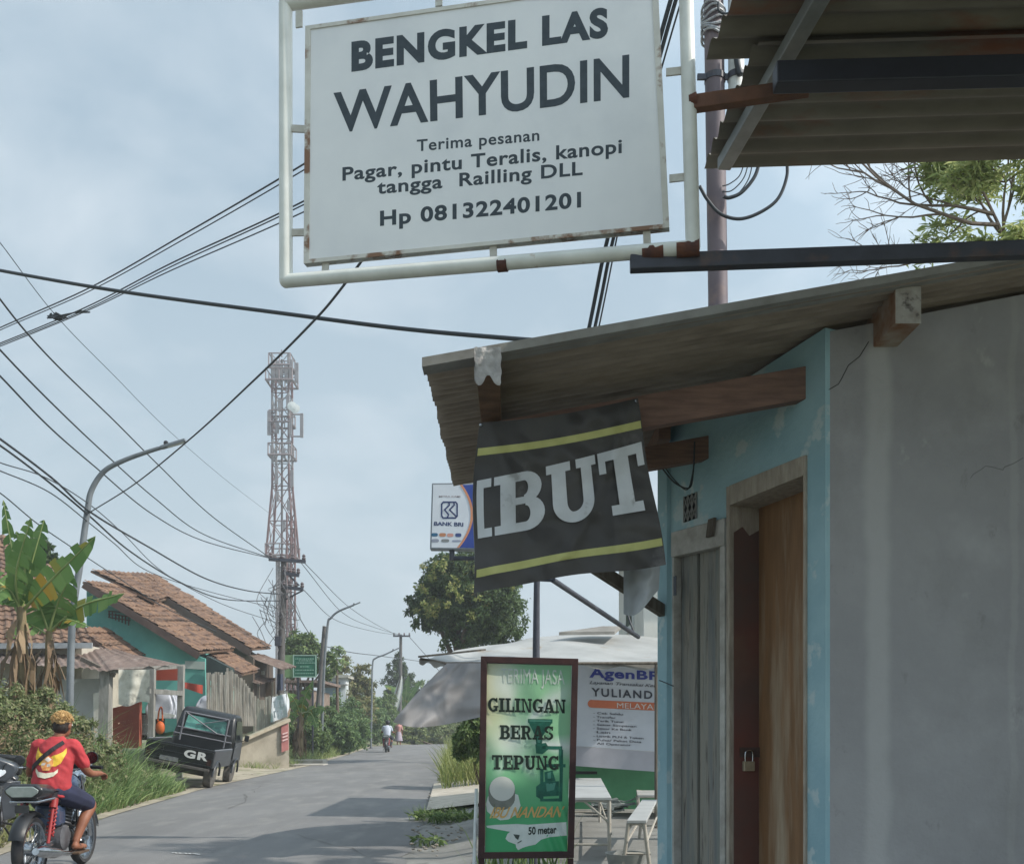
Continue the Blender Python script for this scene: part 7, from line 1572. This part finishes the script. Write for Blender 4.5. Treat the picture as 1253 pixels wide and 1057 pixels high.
# ---- grass and weeds
def scatter(n, fx, y0, y1, p=1.):
    out = []
    while len(out) < n:
        y = y0+(y1-y0)*random.random()**p; x = fx(y)
        if x is not None: out.append((x, y, gz(x, y)-.02))
    return np.array(out)
def stuff(name, mb, m, label, cat): return tag(mb.build(name, m, None), label, cat, None, 'stuff')
def eL(y): return interp(y, EDGE_L)
def verge():
    mb = MB()
    # lush long grass between the rider and the pickup
    q = scatter(8200, lambda y: eL(y)-.1-2.2*random.random()**1.1, 13.6, 20.8); d = np.array([eL(p[1])-p[0] for p in q])
    end = np.array([sst(13.3, 15, p[1])*(1-.45*sst(19, 20.8, p[1])) for p in q]); cl = np.array([.55+1.1*max(0, .45+mnoise.noise(V((p[0]*1.9, p[1]*1.6, 4)))) for p in q]); h = (.28+.62*np.clip(d/1.1, 0, 1))*(.5+.7*rng.random(len(q)))*end*cl+.06
    blades(mb, q, h, .026, .55, 5, 1.0); stuff('tall_grass', mb, g_lush, 'lush long green grass on the left verge in front of the pickup', 'grass')
    mb = MB(); q = scatter(3600, lambda y: eL(y)-.12-.5*random.random(), 11, 21); blades(mb, q, .2, .012, .6, 3, .8)
    q = scatter(2500, lambda y: eL(y)-.5-2.5*random.random(), 11, 15); blades(mb, q, .35, .014, .6, 3, .8); stuff('verge_grass', mb, leafmat('grass_dry', '#6a7645', '#888a5b', '#a09a73', '#76864e'), 'short dry grass along the left road edge', 'grass')
    # tall mixed weeds behind
    mb = MB(); q = scatter(5600, lambda y: eL(y)-.4-2.7*random.random(), 12.6, 19.5)
    for x, y, z in q[:2900]:
        h = random.uniform(.75, 1.45)*(.5+.6*sst(0, 1.6, eL(y)-x-.6))*(1-.45*sst(17, 19.5, y)); mb.tube([(x, y, z), (x+random.uniform(-.12, .12), y+random.uniform(-.1, .1), z+h*.6), (x+random.uniform(-.25, .25), y+random.uniform(-.2, .2), z+h)], [.006, .005, .003], 3, False)
        m_ = 20; c = np.array([[x, y, z+h*.35]])+rng.normal(size=(m_, 3))*np.array([.15, .15, h*.34]); leafcloud(mb, c, np.tile([0, 0, 1.], (m_, 1)), .12, .05)
    crown(mb, [((*P(x, y, Y)[:],), (rx/F*Y, rx/F*Y*.8, ry/F*Y)) for x, y, rx, ry, Y in ((8, 888, 42, 44, 15.5), (52, 880, 36, 36, 16.2), (86, 902, 26, 34, 15.6), (112, 922, 20, 30, 16), (40, 925, 40, 36, 14.2), (-30, 880, 40, 50, 15), (80, 950, 30, 24, 14.4), (140, 925, 14, 18, 17.4))], 17000, .085, .036)
    blades(mb, q[2900:], .95, .014, .4, 4, .7); stuff('weeds', mb, g_weed, 'tangle of tall weeds on the bank behind the riders', 'weeds')
    mb = MB(); q = scatter(700, lambda y: eL(y)-.5-1.6*random.random(), 13, 17.8)
    for x, y, z in q[:330]:
        h = random.uniform(.6, 1.25); e = (x+random.uniform(-.3, .3), y+random.uniform(-.2, .2), z+h); mb.tube([(x, y, z), (x, y, z+h*.5), e], [.005, .004, .003], 3, False); leafcloud(mb, np.array([e])+rng.normal(size=(22, 3))*np.array([.07, .07, .14]), np.tile([0, 0, 1.], (22, 1)), .05, .02)
    stuff('seeding_weeds', mb, leafmat('weed_brown', '#8a6c58', '#9c8068', '#a99578', '#7c7a55'), 'reddish brown seeding weeds behind the near rider', 'weeds')
    # far verge grass, both sides
    mb = MB(); q = scatter(3800, lambda y: eL(y)-.1-2.6*random.random(), 35.5, 62); blades(mb, q, .55, .03, .5, 3, .7)
    q = scatter(900, lambda y: eL(y)-.4-1.6*random.random(), 30.6, 36); blades(mb, q, .3, .02, .6, 3, .7); stuff('verge_grass', mb, leafmat('grass_far', '#667844', '#818f55', '#9ca36d', '#71854f'), 'rough grass along the far left road edge below the bushes', 'grass')
    mb = MB(); eR = lambda y: interp(y, EDGE_R)
    q = scatter(2600, lambda y: eR(y)+.15+2.4*random.random(), 20.5, 36); blades(mb, q, .95, .022, .45, 4, .8)
    q = scatter(1500, lambda y: eR(y)+.3+2*random.random(), 36, 62); blades(mb, q, .9, .04, .45, 3, .8); stuff('tall_grass', mb, leafmat('grass_right', '#6b7a41', '#84904f', '#a09f66', '#5c6f3b'), 'sunlit rough grass on the right of the road beyond the sand path', 'grass')
    mb = MB()
    for (x, y, n, r, h) in ((P(545, 0, 14.2).x, 14.2, 160, .32, .24), (P(553, 0, 13.8).x, 13.8, 110, .22, .2), (P(523, 0, 11.2).x, 11.2, 40, .12, .1)):
        a = rng.random(n)*6.283; rr = r*np.sqrt(rng.random(n)); q = np.stack([x+rr*np.cos(a)*1.6, y+rr*np.sin(a), np.array([gz(x, y)]*n)+.02], 1); blades(mb, q, h, .012, .7, 3, .7)
        leafcloud(mb, q+np.array([0, 0, .08]), np.tile([0, 0, 1.], (n, 1)), .1, .05)
    stuff('yard_weeds', mb, g_mid, 'low weeds growing through cracks at the edge of the concrete yard', 'weeds')
    p = P(640, 1050, 6.45); p.z = gz(p.x, 6.45); n = 90; t = MB(); q = np.stack([p.x+(rng.random(n)-.5)*.62, 6.45+.2*(rng.random(n)-.5), np.full(n, p.z+.02)], 1); blades(t, q, .72, .014, .22, 4, .7); stuff('grass_tuft', t, g_mid, 'grass blades growing at the foot of the green banner', 'grass')
    # roadside litter and stones
    mb = MB()
    for k in range(420):
        y = random.uniform(11, 40); x = eL(y)-.05-random.random()*.5; r = random.uniform(.012, .035); mb.ell((x, y, max(gz(x, y), rise(y))+.02), (r, r*.8, r*.5), 6)
    for k in range(120):
        y = random.uniform(10, 20); x = interp(y, EDGE_R)+random.uniform(-.1, .6); r = random.uniform(.01, .03); mb.ell((x, y, rise(y)+.05+.1*max(0, x-interp(y, EDGE_R)-.2)), (r, r*.8, r*.5), 6)
    stuff('gravel', mb, mat('gravel_grey', '#8f887c', '#6f6960', 9, .9), 'scattered gravel along the road edges', 'gravel')
verge()
# ---- half bare tree above the shop roof
def bare_tree():
    Y = 9.; b = V((4.6, 9.2, gz(4.6, 9.2))); t = thing('half_bare_tree', 'tree above the shop roof, half of it bare twigs, half pale green leaves', 'tree', b)
    tw = MB(); lv = []; random.seed(12)
    top = P(1225, 290, Y); tw.tube(spline([b, V((4.7, 9.2, 2.4)), V((4.55, 9.1, 4.2)), top+V((.3, 0, .1))], 6), [.12*(1-.6*i/18) for i in range(19)], 9)
    def grow(p, d, l, r, dep, leaf):
        d = d.normalized(); pts = [p]; q = p; k = 4
        for i in range(k):
            d = (d+V((random.gauss(0, .16), random.gauss(0, .16), random.gauss(.03, .14)))).normalized(); q = q+d*l/k; pts.append(q)
        tw.tube(pts, [r*(1-.45*i/k) for i in range(k+1)], 5, False)
        if leaf and dep <= 1:
            for s in pts[1:]: lv.extend([(s, d)]*(2 if dep == 0 else 1))
        if dep == 0: return
        for i in range(3 if dep > 1 else 4):
            s = pts[random.randint(2, k)]; a = random.choice((-1, 1))*random.uniform(.4, .95); nd = (d+V((random.gauss(0, .35), random.gauss(0, .35), a*.8))).normalized(); grow(s, nd, l*random.uniform(.45, .7), r*.55, dep-1, leaf)
        grow(q, d, l*.6, r*.55, dep-1, leaf)
    def to(x0, y0, x1, y1, r, dep, leaf, dy=0.): 
        a, e = P(x0, y0, Y), P(x1, y1, Y+dy); grow(a, e-a, (e-a).length*.68, r*.75, dep, leaf)
    to(1215, 262, 1080, 215, .024, 3, False); to(1220, 275, 1020, 288, .026, 3, False, -.2); to(1200, 300, 1065, 330, .02, 3, False, .3); to(1180, 240, 1110, 185, .018, 3, False, .2)
    for x, y, dy in ((1180, 185, 0), (1255, 170, .6), (1160, 240, .5), (1215, 215, -.7), (1320, 240, 0), (1200, 325, .3), (1260, 335, -.4)): to(1228, 290, x, y, .022, 3, True, dy)
    tw.build('branches', mat('twig', '#86786d', '#6c5e55', 9, .9), t)
    mb = MB(); n = 2
    for p, d in lv:
        c = np.array([p[:]])+rng.normal(size=(n, 3))*.045; leafcloud(mb, c, np.tile([0, -.4, 1.], (n, 1)), .105, .03)
    mb.build('leaves', leafmat('leaf_pale', '#7d8c52', '#98a667', '#b4bd7e', '#c6c98f', trans=.45), t)
bare_tree()
# ------------------------------------------------------------------ thin haze over the whole place
def haze():
    m = bpy.data.materials.new('haze_air'); m.use_nodes = True; N = m.node_tree.nodes; N.remove(N['Principled BSDF'])
    v = N.new('ShaderNodeVolumePrincipled'); v.inputs['Color'].default_value = (.9, .93, .95, 1); v.inputs['Density'].default_value = .0019; v.inputs['Anisotropy'].default_value = .2
    m.node_tree.links.new(v.outputs[0], N['Material Output'].inputs['Volume'])
    o = MB().box((0, 720, 21.5), (820, 1600, 46)).build('haze', m, None); o['kind'] = 'stuff'; o['label'] = 'thin pale haze in the air over road and houses'; o['category'] = 'haze'
haze()
bpy.context.view_layer.update()
